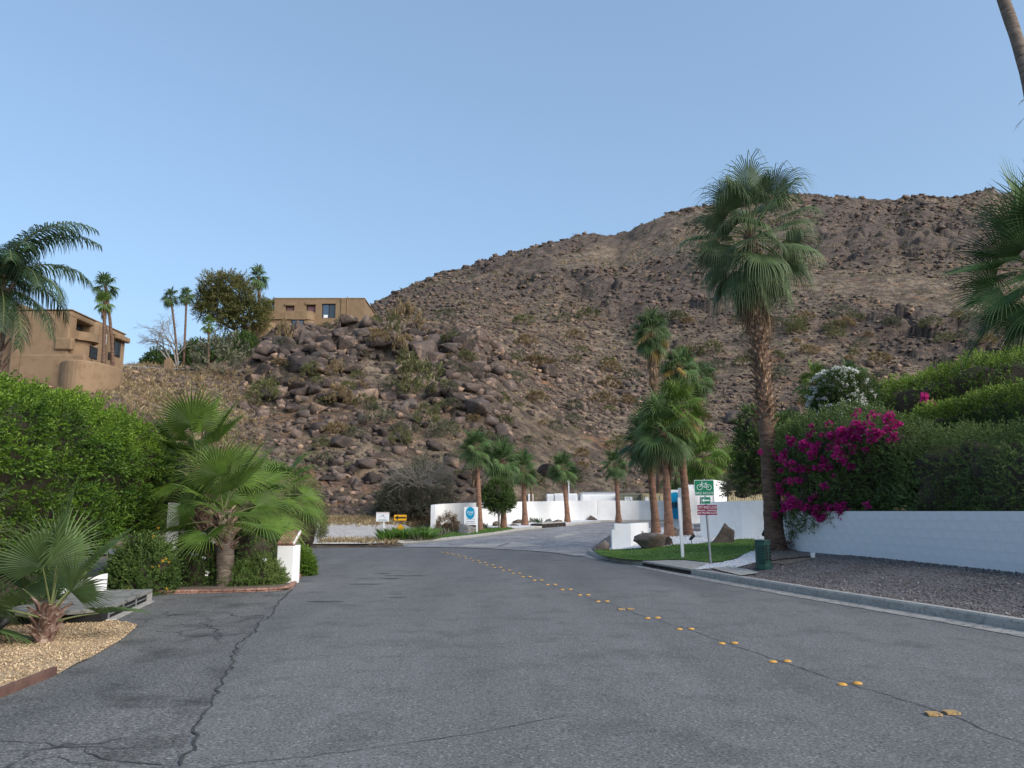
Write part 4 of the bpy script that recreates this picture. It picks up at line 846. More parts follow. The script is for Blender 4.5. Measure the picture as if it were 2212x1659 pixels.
pl('fan palm crown showing left of the white flowering oleander', at(1757, 1000, 40), (1758, 822), 0.73, 18, seed=47, trunk=(.2, .15), droop=.7, nseg=20, mats=('palmbright', 'petiole'))
pl('fan palm crown showing behind the top of the white flowering oleander', at(1832, 1000, 38), (1832, 812), 0.66, 18, seed=48, trunk=(.2, .15), droop=.6, nseg=20)
pl('pale fan palm tips showing between the dark tree and the bougainvillea', at(1705, 1010, 34), (1712, 935), 0.53, 14, seed=49, trunk=(.2, .15), droop=.5, nseg=20, mats=('palmbright', 'petiole'))
# hilltop palms by the houses
hp = dict(flare=1.2, nseg=14, droop=.8, stub=None)
pl('taller fan palm of the pair beside the left hillside house', at(243, 800, 64), (228, 618), 0.84, 24, seed=51, trunk=(.17, .115), dead=8, skirt=.5, leanmid=.0, **hp)
pl('shorter fan palm of the pair beside the left hillside house', at(222, 800, 60), (226, 652), 0.62, 18, seed=52, trunk=(.17, .115), dead=8, skirt=.9, mats=('palmbright', 'petiole'), **hp)
pl('hilltop fan palm right behind the bare tree, left one of the pair', at(382, 795, 88), (368, 640), 0.78, 24, seed=53, trunk=(.17, .115), dead=8, skirt=.5, **hp)
pl('hilltop fan palm beside the bare tree, right one of the pair', at(396, 795, 88), (403, 637), 0.71, 24, seed=54, trunk=(.17, .115), dead=8, skirt=.4, **hp)
pl('short hilltop fan palm with a yellow frond before the big eucalyptus', at(449, 800, 84), (451, 700), 0.68, 20, seed=55, trunk=(.17, .115), dead=4, skirt=.6, yellow=.15, mats=('palmbright', 'petiole'), **hp)
pl('fan palm standing above the flat roof left of the middle hilltop house', at(561, 700, 112), (558, 598), 1.18, 26, seed=56, trunk=(.34, .22), dead=5, skirt=.5, **hp)
# left foreground trio
lt = dict(group='fan palms in the left planting by the white pillar', flare=1.0)
pl('front fan palm with shaggy brown boots in the left planting near the pillar', atz(486, 1269), (482, 1105), .98, 17, seed=61, trunk=(.19, .15), stub=(.75, 1.55, 46, .26, .10, 'stubbig'), mats=('palmbright', 'petiole'), top=(75, 4), nseg=44, droop=.38, pet=.85, tm='trunkgrey', yellow=.0, span=250, cup=.4, split=.45, **lt)
pl('tallest left fan palm with shaggy back trunk and big fans over the hedge end', atz(452, 1248) , (428, 1008), 1.0, 18, seed=63, trunk=(.22, .19), stub=(.5, 2.5, 90, .28, .10, 'stubbig'), mats=('palmbright', 'petiole'), top=(78, 2), nseg=46, droop=.30, pet=1.05, span=260, cup=.4, split=.5, **lt)
pl('left fan palm whose thick trunk stands between the front palm and the white pillar', atz(524, 1236), (528, 1085), .88, 14, seed=66, trunk=(.27, .22), stub=(.7, 1.5, 40, .26, .10, 'stubbig'), mats=('palmbright', 'petiole'), top=(70, 0), nseg=40, droop=.5, pet=.9, tm='trunkgrey', yellow=.15, span=260, cup=.4, **lt)
pl('left fan palm leaning its crown out towards the road behind the pillar', atz(560, 1215), (600, 1060), 1.0, 17, seed=68, trunk=(.22, .18), mats=('palmbright', 'petiole'), top=(60, -12), nseg=36, droop=.55, pet=.9, tm='trunkgrey', span=270, **lt)
# small palm on the tan gravel
sp = atz(92, 1388, .01)
palm('small young fan palm with stubby brown boots on the tan gravel bed', sp, sp + np.array([.06, 0, .46]), .74, 10, None, (.10, .085), 1.0, stub=(.0, .38, 26, .20, .10, 'stubbig'), top=(82, 18), mats=('palmyoung', 'petiole'), pet=.62, droop=.28, nseg=42, seed=77, span=230, cup=.35, split=.5, sag=.15, tm='stubbig')
sp2 = atz(-150, 1400, .01)
palm('fan palm cut by the left photo edge, only grey green fingers showing over the gravel', sp2, sp2 + np.array([.0, 0, .5]), .85, 10, None, (.14, .11), 1.0, stub=(.0, .45, 26, .26, .12, 'stubbig'), top=(70, 0), mats=('palmyoung', 'petiole'), pet=.55, droop=.4, nseg=40, seed=78, span=230, cup=.35, sag=.15, tm='stubbig')
# right edge palm
rb = np.array([11.6, 15.5, .45])
palm('leafy fan palm at the right photo edge, stiff spiky fans above the hedge', rb, at(2252, 572, 15.5), 1.12, 40, None, (.25, .2), 1.1, top=(78, -50), mats=('palm', 'petiole'), pet=.95, droop=.22, nseg=40, seed=81, span=250, cup=.5, split=.45, dead=4, skirt=.3)
# feather palm on the left
fb = np.array([-12.6, 19.6, 0.]); fh = at(-4, 622, 19.6); fb[0] = fh[0] - .1
o = thing('feather_palm', 'dark feather palm with drooping fronds and shaggy grey boots at the left edge', 'palm tree', fb); Hh = fh[2] - fb[2]
t_ = np.linspace(0, 1, 30); P = np.stack([t_ * (fh[0] - fb[0]), 0 * t_, t_ * Hh], 1); V, F_ = tube(P, .24 + .05 * np.sin(t_ * 40) * .3 + .05 * t_, 18); link('trunk', mesh('trunk', V, F_, M['trunkgrey'], True), o)
g = np.random.default_rng(4)
for i in range(52):
    z = Hh * (.55 + .47 * i / 52); az = i * 2.4; link('frond_stub', stub_mesh('stubbig', .55, .17, .35), o, ((fh[0] - fb[0]) * z / Hh + .24 * math.cos(az), .24 * math.sin(az), z), (g.uniform(-.4, .4), g.uniform(-.2, .1), az), g.uniform(.8, 1.2))
FE = [(86, 5, 3.7), (82, 20, 3.5), (78, -15, 3.5), (80, 180, 3.3), (76, 100, 3.2), (74, 200, 3.0), (60, 28, 2.8), (56, -50, 2.7), (50, 110, 2.6), (60, 170, 2.8), (48, 250, 2.7), (36, -10, 2.6), (34, 60, 2.5), (30, 150, 2.6), (34, 215, 2.6), (10, 130, 2.4), (14, 190, 2.6), (18, 290, 2.5), (-6, 0, 2.4), (-10, -48, 2.4), (-10, 240, 2.4), (-25, -20, 2.3), (-28, 200, 2.2), (66, 320, 2.8), (42, 330, 2.5)]
for i, (el, az, L_) in enumerate(FE):
    me = frond_mesh('feather', el, ('feather', 'petiole'), L_=round(L_ * .92, 2), nl=66, droop=1.2 if el > 20 else .85, leaf=.70, seed=i % 4, hang=.82)
    link('frond', me, o, (fh[0] - fb[0], 0, Hh), (0, 0, R(az)), 1.0)
# leaning trunk top right
pts = [at(2330, 1120, 17), at(2290, 700, 17.2), at(2243, 300, 17.4), at(2225, 190, 17.5), at(2205, 110, 17.6), at(2182, 40, 17.7), at(2160, -20, 17.8), at(2120, -200, 18), at(2080, -520, 18.3)]
pts = smooth_path(pts, 60, 2); b0 = pts[0].copy(); b0[2] = 0.4; pts[0] = b0
o = thing('leaning_palm', 'thin leaning palm trunk cut by the top right corner of the photo', 'palm tree', b0)
V, F_ = tube(pts - b0, np.linspace(.17, .125, 60) * (1 + .03 * np.sin(np.arange(60) * 2)), 16); link('trunk', mesh('trunk', V, F_, M['trunkgrey'], True), o)
for i in range(26):
    me = frond_mesh('fan', int([75, 50, 25, 0, -30, -60][i % 6]), ('palm', 'petiole'), R_=1.2, pet=.9, nseg=24, span=280, droop=.8, seed=i % 3, sag=.2, petw=.02, cup=.2, split=.5); link('frond', me, o, pts[-1] - b0, (0, 0, i * 2.4))
me = frond_mesh('fan', -35, ('palmdead', 'palmdead'), R_=.55, pet=.25, nseg=14, span=90, droop=.5, seed=1, sag=.1, petw=.02, cup=.2, split=.3)
for q, rz, s_ in ((at(2222, 206, 17.4), 3.3, .55), (at(2228, 243, 17.4), 3.0, .8)): link('dead_frond', me, o, q - b0, (0, 0, rz), s_)
# ================================================================== WALLS AND BUILDINGS
def wall(label, pts, th=.2, name='wall', mat='stucco', cat='wall', bot=-.3, capped=True):
    """pts: (x, y, zbottom, ztop) along the visible face"""
    P = np.array(pts, float); org = np.array([P[0, 0], P[0, 1], P[0, 2]]); xy = P[:, :2]; Tn = np.gradient(xy, axis=0); Tn /= np.linalg.norm(Tn, axis=1)[:, None]; Nn = np.stack([-Tn[:, 1], Tn[:, 0]], 1)
    B = xy + Nn * th; V = []; n = len(P)
    for q in (xy, B):
        for z in (P[:, 2] + bot, P[:, 3]): V.append(np.column_stack([q, z]))
    V = np.concatenate(V) - org; Fc = []
    for i in range(n - 1): Fc += [(i, i + 1, n + i + 1, n + i), (3 * n + i, 3 * n + i + 1, 2 * n + i + 1, 2 * n + i), (n + i, n + i + 1, 3 * n + i + 1, 3 * n + i)]
    Fc += [(0, n, 3 * n, 2 * n), (n - 1, 3 * n - 1, 4 * n - 1, 2 * n - 1)]
    return tag(link(name, mesh(name, V, Fc, M[mat]), None, org), label, cat)
def wp(px, py, d, base_py=None, zb=None):
    p = at(px, py, d); z = zb if base_py is None else at(px, base_py, d)[2]; return (p[0], p[1], z, p[2])
def seg(a, b_, n): return [tuple(np.array(a) * (1 - t) + np.array(b_) * t) for t in np.linspace(0, 1, n)]
# long white wall beyond the paved drive
L1 = smooth_path([wp(940,1091,44.5,1137), wp(953,1089,46,1138), wp(985,1087,48.5,1138), wp(1030,1086,50.5,1137), wp(1068,1085,52.5,1136)], 24)
wall('curved end of the long white wall, bluish face with a bare sapling before it', list(L1), .25, 'curved_wall')
L2 = [tuple(L1[-1])] + [wp(1160,1083,56,1129), wp(1290,1081,59.5,1124)]
wall('long white stucco wall behind the row of slim fan palms and the drain', L2, .25, 'long_wall')
L3 = [(L2[-1][0] + .02, L2[-1][1], L2[-1][2], L2[-1][3])] + [wp(1380,1081.5,60,1122), wp(1462,1082,59,1122), wp(1512,1082,57,1122)]
wall('right part of the long white wall, before the containers and leading to the entrance', L3, .25, 'long_wall')
for px, d in ((1175, 56.5), (1455, 59.0)):
    c = at(px, 1100, d - .18); MB().box((0, 0, 0), (.03, .02, 1.5)).done('wall_joint', M['concrete'], [q for q in COL.objects if q.name.startswith('long_wall')][0] if px < 1200 else [q for q in COL.objects if q.name.startswith('long_wall')][1])
for q in [q for q in COL.objects if q.name.startswith('wall_joint')]:
    px, d = ((1175, 56.9), (1455, 59.2))[0 if q.parent.name == 'long_wall' else 1]; q.location = [float(v) for v in (at(px, 1102, d - .10) - np.array(q.parent.location))]
# white boxes and containers standing behind the wall
def block3(name, label, cat, x0, x1, ytop, d, depth, mat, yb=1100, ribs=0, group=None):
    a = at(x0, ytop, d); b_ = at(x1, ytop, d); zb = at(x0, yb, d)[2] - 1.0; o = thing(name, label, cat, (a[0], a[1], zb), 0, group); w_ = b_[0] - a[0]; h_ = a[2] - zb
    return o, w_, h_, depth
def whitebox(label, x0, x1, ytop, d, door=True):
    o, w_, h_, dp = block3('utility_cabinet', label, 'cabinet', x0, x1, ytop, d, 1.5, 'stucco', group='white cabinets behind the long wall')
    MB().box((w_ / 2, dp / 2, h_ / 2), (w_, dp, h_)).done('body', M['stucco'], o, bevel=.05)
    if door:
        MB().box((w_ / 2, -.02, h_ * .55), (w_ * .86, .04, h_ * .8)).done('door', M['white'], o, bevel=.01); MB().box((w_ * .14, -.06, h_ * .62), (.06, .04, .12)).done('handle', M['steel'], o)
for lab, a_ in (('white round topped cabinet above the wall between two palms, left of the others', (1140,1152,1067,62)), ('white cabinet above the wall just right of the third wall palm', (1181,1196,1067,62)), ('white square cabinet with a small latch, left one of the middle pair', (1197,1221,1066,62)), ('white square cabinet right of the palm shadow, right one of the middle pair', (1228,1247,1066,62))):
    whitebox(lab, *a_)
o, w_, h_, dp = block3('storage_tank', 'long white box with a rounded left shoulder and dark pipe behind the wall', 'container', 1254, 1334, 1065, 63, 2.4, 'stucco')
MB().box((w_ / 2, dp / 2, h_ / 2), (w_, dp, h_)).done('body', M['stucco'], o, bevel=.22)
MB().tube([(-.25, 0, 0), (-.25, 0, h_ - .4), (-.15, 0, h_ - .12), (.1, 0, h_ + .03), (w_ * .95, 0, h_ + .05)], .05, 8).done('pipe', M['steel'], o)
def container(label, x0, x1, ytop, d, mat, n, doors=False, rz=0):
    o, w_, h_, dp = block3('shipping_container', label, 'container', x0, x1, ytop, d, 2.4, mat)
    b = MB(); k = int(w_ / .14); yy = 0
    poly = [(0, 0)]
    for i in range(k): x = w_ * i / k; s_ = w_ / k; poly += [(x + s_ * .3, 0), (x + s_ * .45, -.035), (x + s_ * .8, -.035), (x + s_ * .95, 0)]
    poly += [(w_, 0), (w_, dp), (0, dp)]
    if doors: poly = [(0, 0), (w_, 0), (w_, dp), (0, dp)]
    b.prism(poly, 0, h_ - .1); b.done('corrugated_side' if not doors else 'body', M[mat], o)
    MB().box((w_ / 2, dp / 2 - .02, h_ - .05), (w_ + .06, dp + .08, .1)).done('top_rail', M[mat], o)
    if doors:
        for q in (.27, .73): MB().box((w_ * q, -.03, h_ * .5), (w_ * .44, .05, h_ * .88)).done('door', M[mat], o, bevel=.01)
        for q in (.15, .4, .6, .85): MB().tube([(w_ * q, -.08, .1), (w_ * q, -.08, h_ - .1)], .025, 6).done('lock_bar', M['steel'], o)
    return o, w_, h_
o, w_, h_ = container('grey green shipping container with a white notice, behind the wall', 1338, 1384, 1066, 62, 'contgrey', 4)
MB().box((w_ * .42, -.06, h_ * .80), (w_ * .36, .02, .36)).done('notice', M['white'], o)
for k, (a_, b2_) in enumerate(((-.2, .10), (.02, .16), (-.13, .05), (.14, .12))): MB().box((w_ * .42 + a_ * .8, -.075, h_ * .80 + (.08 if k < 2 else -.08)), (b2_, .01, .09)).done('print', M['greyprint'], o)
o, w_, h_ = container('beige shipping container end with double doors behind the wall', 1386, 1432, 1066, 61.5, 'cont', 4, True)
MB().box((w_ * .22, -.07, h_ * .80), (w_ * .2, .02, .3)).done('notice', M['white'], o)
container('beige corrugated container above the wall left of the tallest palm', 1572, 1668, 1060, 50, 'cont', 4)
# entrance wall with the blue disc and steps in its top
D0 = 44.0
def xz(px, py, d=D0): p = at(px, py, d); return p[0], p[2]
o = thing('entrance_wall', 'stepped white entrance wall carrying the blue disc with dark letters', 'wall', at(1446, 1135, D0))
org = at(1446, 1135, D0); sil = [(1446,1140),(1446,1057),(1462,1057),(1462,1048),(1480,1048),(1480,1040),(1500,1040),(1500,1140)]
MB().slab([at(p, q, D0) - org for p, q in [(1447,1142),(1447,1058),(1476,1058),(1476,1047),(1498,1047),(1498,1142)]], (0, 1, 0), .4).done('front_panel', M['stucco'], o)
dc = at(1459, 1092, D0 - .06) - org; th = np.linspace(0, 2 * math.pi, 49)[:-1]
MB().slab([dc + [.60 * math.cos(t), 0, .74 * math.sin(t)] for t in th], (0, -1, 0), .06).done('blue_disc', M['blue'], o)
def text(par, s, loc, size, mat, ext=.006, rz=0.0, name='lettering', align_='CENTER', sx=1.0, bold=0.0, tilt=90):
    c = bpy.data.curves.new(name, 'FONT'); c.body = s; c.size = size; c.align_x = align_; c.align_y = 'CENTER'; c.extrude = ext; c.offset = bold; c.space_character = 1.05
    t = bpy.data.objects.new('tmp', c); COL.objects.link(t); bpy.context.view_layer.update(); me = bpy.data.meshes.new_from_object(t.evaluated_get(bpy.context.evaluated_depsgraph_get())); bpy.data.objects.remove(t); bpy.data.curves.remove(c)
    me.materials.clear(); me.materials.append(M[mat]); o = link(name, me, par, loc, (R(tilt), 0, rz), (sx, 1, 1)); me.name = name; return o
text(o, 'ONE', dc + np.array([.04, -.12, .02]), .50, 'letters', .05, bold=.012)
# side return (lit, faces right) and upper blocks
def panel(par, a_, b_, top, bot, d0_, d1_, name='side_panel', th_=.35, mat='stucco'):
    A0 = at(a_, 1100, d0_); B0 = at(b_, 1100, d1_); z1 = at(a_, top, d0_)[2]; z2 = at(b_, top, d1_)[2]; z0_ = at(a_, bot, d0_)[2]; org = np.array(par.location)
    nv = np.array([-(B0 - A0)[1], (B0 - A0)[0], 0]); nv /= np.linalg.norm(nv)
    MB().slab([np.array([A0[0], A0[1], z0_]) - org, np.array([B0[0], B0[1], z0_]) - org, np.array([B0[0], B0[1], max(z1, z2)]) - org, np.array([A0[0], A0[1], max(z1, z2)]) - org], nv, th_).done(name, M[mat], par)
o2 = thing('stepped_wall', 'tall white stepped wall panels rising behind the bike route sign', 'wall', at(1500, 1110, 41))
panel(o2, 1480, 1511, 1057, 1132, 41.5, 44.5); panel(o2, 1492, 1545, 1048, 1100, 46, 46.05, 'back_panel'); panel(o2, 1506, 1544, 1041, 1100, 45.5, 45.6, 'back_panel'); panel(o2, 1544, 1571, 1041, 1100, 45.55, 49, 'side_panel')
panel(o2, 1571, 1670, 1083, 1120, 46, 46.2, 'low_panel')
# big white wall behind the lawn, right
W1 = [wp(1511,1085,31.5,1167), wp(1600,1082,30.5,1168), wp(1720,1079,29.5,1172)]
wall('broad smooth white wall behind the standing brown boulder and the lawn', W1, .3, 'garden_wall')
W1b = [wp(1668,1080,33.0,1150), wp(1740,1080,33,1150)]
pp = at(1694, 1150, 27.5); o = thing('timber_post', 'brown timber post in the gap right of the tall palm', 'post', (pp[0], pp[1], .4)); MB().box((0, 0, .95), (.14, .12, 1.9)).done('post', M['timber'], o)
MB().box((.14, .05, .8), (.10, .10, 1.5)).done('pipe', M['steel'], o)
# low box wall at the tip of the island
o = thing('low_wall', 'low white L shaped wall with an intercom at the island tip', 'wall', ati(1322, 1187)); org = np.array(o.location)
A0 = ati(1322, 1187); 
def hp_(px, d): return at(px, 1150, d)
yA = A0[1]; pA2 = at(1363, 1150, yA); MB().slab([(0, 0, -.3), (pA2[0] - A0[0], 0, -.3), (pA2[0] - A0[0], 0, at(1363,1131.5,yA)[2] - org[2]), (.0 + .10, 0, at(1363,1131.5,yA)[2] - org[2]), (.10, 0, at(1322,1144,yA)[2] - org[2]), (0, 0, at(1322,1144,yA)[2] - org[2])], (0, 1, 0), .3).done('front_panel', M['stucco'], o, bevel=.01)
pB2 = at(1402, 1150, yA + 3.2); a_ = pA2 - org; b_ = pB2 - org; zt = at(1363,1131.5,yA)[2] - org[2]
nv = np.array([-(b_ - a_)[1], (b_ - a_)[0], 0]); nv /= np.linalg.norm(nv)
MB().slab([(a_[0] + .004, a_[1] + .004, -.3), (b_[0], b_[1], -.3), (b_[0], b_[1], zt), (a_[0] + .004, a_[1] + .004, zt)], nv, .3).done('side_panel', M['stucco'], o, bevel=.01)
m_ = (a_ * .42 + b_ * .58); MB().box((m_[0], m_[1], .50), (.16, .10, .26), math.atan2(b_[1] - a_[1], b_[0] - a_[0])).done('intercom', M['steel'], o, bevel=.01)
# painted block wall on the right
WP = smooth_path([np.array([8.45, 25.0, 0]), atz(1713,1183,.5) * 0 + np.array([8.35, 23.6, 0]), np.array([8.55, 22.2, 0]), np.array([9.0, 20.6, 0]), np.array([9.35, 18.4, 0]), np.array([9.75, 15.2, 0]), np.array([10.3, 11, 0]), np.array([10.9, 6.5, 0])], 120)
o = thing('block_wall', 'long white painted block wall under the bougainvillea on the right', 'wall', WP[0]); Lw = np.r_[0, np.cumsum(np.linalg.norm(np.diff(WP, axis=0), axis=1))]
core_ = [(WP[i][0] + .008, WP[i][1] + .0, -.1, 1.596) for i in range(0, 120, 2)]
P_ = np.array(core_); Tn = np.gradient(P_[:, :2], axis=0); Tn /= np.linalg.norm(Tn, axis=1)[:, None]; Nn = np.stack([-Tn[:, 1], Tn[:, 0]], 1)
P_[:, :2] += Nn * -.003; B_ = P_.copy(); B_[:, :2] += Nn * .19; n = len(P_); V = np.concatenate([np.column_stack([P_[:, :2], P_[:, 2]]), np.column_stack([P_[:, :2], P_[:, 3]]), np.column_stack([B_[:, :2], P_[:, 2]]), np.column_stack([B_[:, :2], P_[:, 3]])]) - WP[0]
Fc = []
for i in range(n - 1): Fc += [(i, i + 1, n + i + 1, n + i), (3 * n + i, 3 * n + i + 1, 2 * n + i + 1, 2 * n + i), (n + i, n + i + 1, 3 * n + i + 1, 3 * n + i)]
Fc += [(0, n, 3 * n, 2 * n)]; link('mortar', mesh('mortar', V, Fc, M['block']), o)
bm_ = MB().box((0, 0, 0), (.3975, .012, .1975)); bmesh_ = mesh('block', bm_.v, bm_.f, M['block']); cnt = 0
for r_ in range(6):
    s = .2 * (r_ % 2)
    while s < Lw[-1] and cnt < 300:
        s += .4; q = [np.interp(s, Lw, WP[:, k]) for k in range(3)]; q2 = [np.interp(min(s + .2, Lw[-1]), Lw, WP[:, k]) - np.interp(s - .2, Lw, WP[:, k]) for k in range(3)]
        if q[1] < 11.5: break
        an = math.atan2(q2[1], q2[0]); bo = link('block', bmesh_, o, (q[0] - WP[0][0], q[1] - WP[0][1], 1.5 - .2 * r_), (0, 0, an)); cnt += 1
# ---------------------------------------------------------------- middle hilltop house
HD = 101.0
def hx(px, d=HD): return at(px, 700, d)[0]
def hz(py, d=HD): return CH + elev(py) * d
o = thing('hilltop_house', 'flat roofed tan stucco house standing on the boulders in the middle', 'house', (hx(591), HD, hz(700))); org = np.array(o.location)
def hb_(name, x0, x1, y0, y1, z0_, z1_, mat='adobe', par=None, bevel=.12):
    return MB().box(((x0 + x1) / 2 - org[0], (y0 + y1) / 2 - org[1], (z0_ + z1_) / 2 - org[2]), (x1 - x0, y1 - y0, z1_ - z0_)).done(name, M[mat], par or o, bevel=bevel)
X0, X1 = hx(591), hx(786); ZT = hz(645.5); ZB = hz(706)
ws = [(615,634,661,679), (660,680,659,678), (693.5,723.5,656,687)]
# wall built around the window openings
xs = [X0] + [v for w4 in ws for v in (hx(w4[0]), hx(w4[1]))] + [X1]
wallb = MB(); 
def wb(x0, x1, z0_, z1_, dpt=.5): wallb.box(((x0 + x1) / 2 - org[0], dpt / 2, (z0_ + z1_) / 2 - org[2]), (x1 - x0 - .002, dpt, z1_ - z0_))
for k in range(4): wb(xs[2 * k], xs[2 * k + 1], ZB, ZT)
for w4 in ws: wb(hx(w4[0]), hx(w4[1]), hz(w4[2]), ZT); wb(hx(w4[0]), hx(w4[1]), ZB, hz(w4[3]))
wallb.done('wall', M['adobe'], o)
hb_('wing', X0 + .05, X1 - .05, HD + .52, HD + 9, ZB, ZT - .02)
hb_('roof', X0 - .08, X1 + .05, HD - .06, HD + 9.1, ZT, ZT + .14, 'adobe2', bevel=.04)
for k, w4 in enumerate(ws):
    a_, b_, t_, u_ = hx(w4[0]), hx(w4[1]), hz(w4[2]), hz(w4[3]); f = hb_('window', a_ + .01, b_ - .01, HD + .30, HD + .36, u_, t_, 'darkframe', bevel=0)
    if k < 2:
        g_ = hb_('curtain', a_ + .14, b_ - .14, HD + .26, HD + .29, u_ + .08, t_ - .12, 'drape', f, 0)
        hb_('lintel', a_ - .15, b_ + .15, HD - .16, HD - .003, t_ + .01, t_ + .42, 'adobe')
    else:
        mdx = (a_ + b_) / 2
        hb_('pane', a_ + .12, mdx - .06, HD + .26, HD + .29, u_ + .08, t_ - .1, 'skyglass', f, 0); hb_('pane', mdx + .06, b_ - .1, HD + .26, HD + .29, u_ + .08, t_ - .1, 'glass', f, 0)
        hb_('chair_back', a_ + .25, a_ + .8, HD + .22, HD + .25, u_ + .1, u_ + .5, 'white', f, 0)
hb_('pier', hx(735), hx(747), HD - .12, HD - .003, ZB, ZT + .02); 
MB().tube([(hx(749) - org[0], -.12, ZB - org[2]), (hx(749) - org[0], -.12, ZT + .25 - org[2])], .07, 8).done('downpipe', M['adobe2'], o)
# balcony with rounded right end and lower floor
bx1 = hx(682); pol = [(X0 - .6 - org[0], 0), (X0 - .6 - org[0], -1.8)] + [(bx1 - org[0] - .9 + .9 * math.sin(t), -1.8 + .9 * (1 - math.cos(t))) for t in np.linspace(0, math.pi / 2, 8)] + [(bx1 - org[0], 0)]
b = MB(); b.prism(pol, hz(697) - org[2], hz(678.5) - org[2]); b.done('balcony', M['adobe'], o, bevel=.05)
b = MB(); q = [(p[0] * 1 , p[1] * .9) for p in pol]; b.prism(q, hz(712) - org[2] - .6, hz(697.2) - org[2]); b.done('lower_storey', M['adobe'], o)
f = hb_('window', hx(638), hx(664), HD - 1.72, HD - 1.66, hz(707), hz(698.5), 'darkframe', bevel=0); hb_('pane', hx(640), hx(662), HD - 1.76, HD - 1.73, hz(706.5), hz(700), 'skyglass', f, 0)
hb_('lintel', hx(636), hx(666), HD - 1.85, HD - 1.62, hz(698.2), hz(694.5), 'adobe')
# receding right face
b = MB(); rr = HD + 15; b.slab([(hx(786) - org[0], 0.02, ZB - org[2] - 1), (at(814, 700, rr)[0] - org[0], rr - HD, ZB - org[2] - 1), (at(814, 700, rr)[0] - org[0], rr - HD, ZT - .25 - org[2]), (hx(786) - org[0], .02, ZT + .05 - org[2])], (-1, .1, 0), .5); b.done('side_wall', M['adobe2'], o)
for q0, q1, zt_, zb_ in ((.14, .25, .5, 2.9), (.44, .54, .9, 2.9)):
    A_ = np.array([hx(786) - org[0], 0.02, 0]); B_ = np.array([at(814, 700, rr)[0] - org[0], rr - HD, 0]); p0 = A_ * (1 - q0) + B_ * q0; p1 = A_ * (1 - q1) + B_ * q1; zt2 = ZT - org[2]
    MB().slab([p0 + [.03, -.01, zt2 - zb_], p1 + [.03, -.01, zt2 - zb_], p1 + [.03, -.01, zt2 - zt_], p0 + [.03, -.01, zt2 - zt_]], (1, -.1, 0), .03).done('window', M['darkframe'], o)
# low round wall left of the house
cz = at(567, 738, 97); o = thing('round_wall', 'low round tan stucco wall left of the middle hilltop house', 'wall', (cz[0], cz[1], cz[2] - 1)); rx = at(594, 738, 97)[0] - cz[0]
MB().prism([(rx * math.cos(t), 1.2 * math.sin(t)) for t in np.linspace(0, 2 * math.pi, 33)[:-1]], 0, 1 + (at(567,699.5,97)[2] - cz[2])).done('wall', M['adobe'], o, smooth=False, bevel=.1)
# ---------------------------------------------------------------- left hillside house
XF = -34.8
def fy(px): return XF / bear(px, 760)
def fz(px, py): return CH + elev(py) * fy(px)
o = thing('hillside_house', 'two storey tan adobe house with curved balcony on the left hillside', 'house', (XF, fy(150), 10.5)); org = np.array(o.location)
def lb(name, x0, x1, y0, y1, z0_, z1_, mat='adobe2', par=None, bevel=.12):
    return MB().box(((x0 + x1) / 2 - org[0], (y0 + y1) / 2 - org[1], (z0_ + z1_) / 2 - org[2]), (x1 - x0, y1 - y0, z1_ - z0_)).done(name, M[mat], par or o, bevel=bevel)
ya, yb_ = fy(146), fy(268); ZR = fz(146, 671); ym = fy(205)
# left block facing the camera
lb('end_wall', at(28, 700, ya)[0], XF - .02, ya, ya + 1, 8, ZR, 'adobe2'); lb('roof_step', at(28, 700, ya)[0], at(58, 700, ya)[0], ya + .02, ya + 3, ZR, ZR + .35); 
lb('chimney', at(22, 650, ya + 2)[0], at(38, 650, ya + 2)[0], ya + 2, ya + 4, ZR - .2, ZR + 1.35, bevel=.3)
# body set back behind the loggia, roof slab over everything
lb('back_body', XF - 8, XF - .95, ya + .9, yb_, 8, ZR - .02, 'adobe2')
lb('roof', XF - 8.2, XF + .02, ya + .01, yb_ - .01, ZR - .45, ZR + .02, 'adobe2'); 
lb('roof_cap', XF - 8.3, XF + .08, ya - .05, yb_ + .05, ZR + .022, ZR + .12, 'adobe', bevel=.03)
lb('stair_tower', XF - 2.3, XF + .25, fy(196), fy(239), 8, ZR + .15, 'adobe2', bevel=.5)
lb('corner_wing', XF - 2.3, XF + .05, fy(240), yb_ + .02, fz(262, 800) - 2, ZR - .46, 'adobe2')
lb('loggia_glass', XF - .90, XF - .82, fy(150), fy(195), fz(190, 724), ZR - .5, 'glass', bevel=0)
for q in (162, 178): lb('mullion', XF - .81, XF - .75, fy(q), fy(q) + .1, fz(190, 724), ZR - .5, 'darkframe', bevel=0)
lb('floor_slab', XF - 2.2, XF + .0, ya + 1, fy(196), fz(170, 748), fz(170, 728), 'adobe2')
lb('lower_glass', XF - .7, XF - .6, fy(148), fy(172), fz(150, 790), fz(160, 745), 'glass', bevel=0)
zb1, zt1 = fz(178, 765), fz(178, 724)
pol = [(XF - 2 - org[0], fy(152) - org[1]), (XF + .4 - org[0], fy(152) - org[1])] + [(XF + .4 + .9 * math.sin(t * math.pi) - org[0], fy(156) + (fy(192) - fy(156)) * t - org[1]) for t in np.linspace(0, 1, 12)] + [(XF - 2 - org[0], fy(193) - org[1])]
MB().prism(pol, zb1 - org[2] + .9, zt1 - org[2]).done('curved_balcony', M['adobe2'], o)
MB().prism([(p[0] - .5, p[1]) for p in pol], -2.5, zb1 - org[2] + .9).done('lower_bay', M['adobe2'], o)
f = lb('window', XF + .72, XF + .80, fy(172), fy(190), fz(180, 775), fz(178, 748.5), 'darkframe', bevel=0); lb('pane', XF + .81, XF + .83, fy(173.5), fy(188.5), fz(180, 774), fz(178, 750), 'glass', f, 0)
lb('beam', XF - 1, XF + .35, fy(143), fy(151.5), fz(148, 757), fz(146, 730), 'adobe')
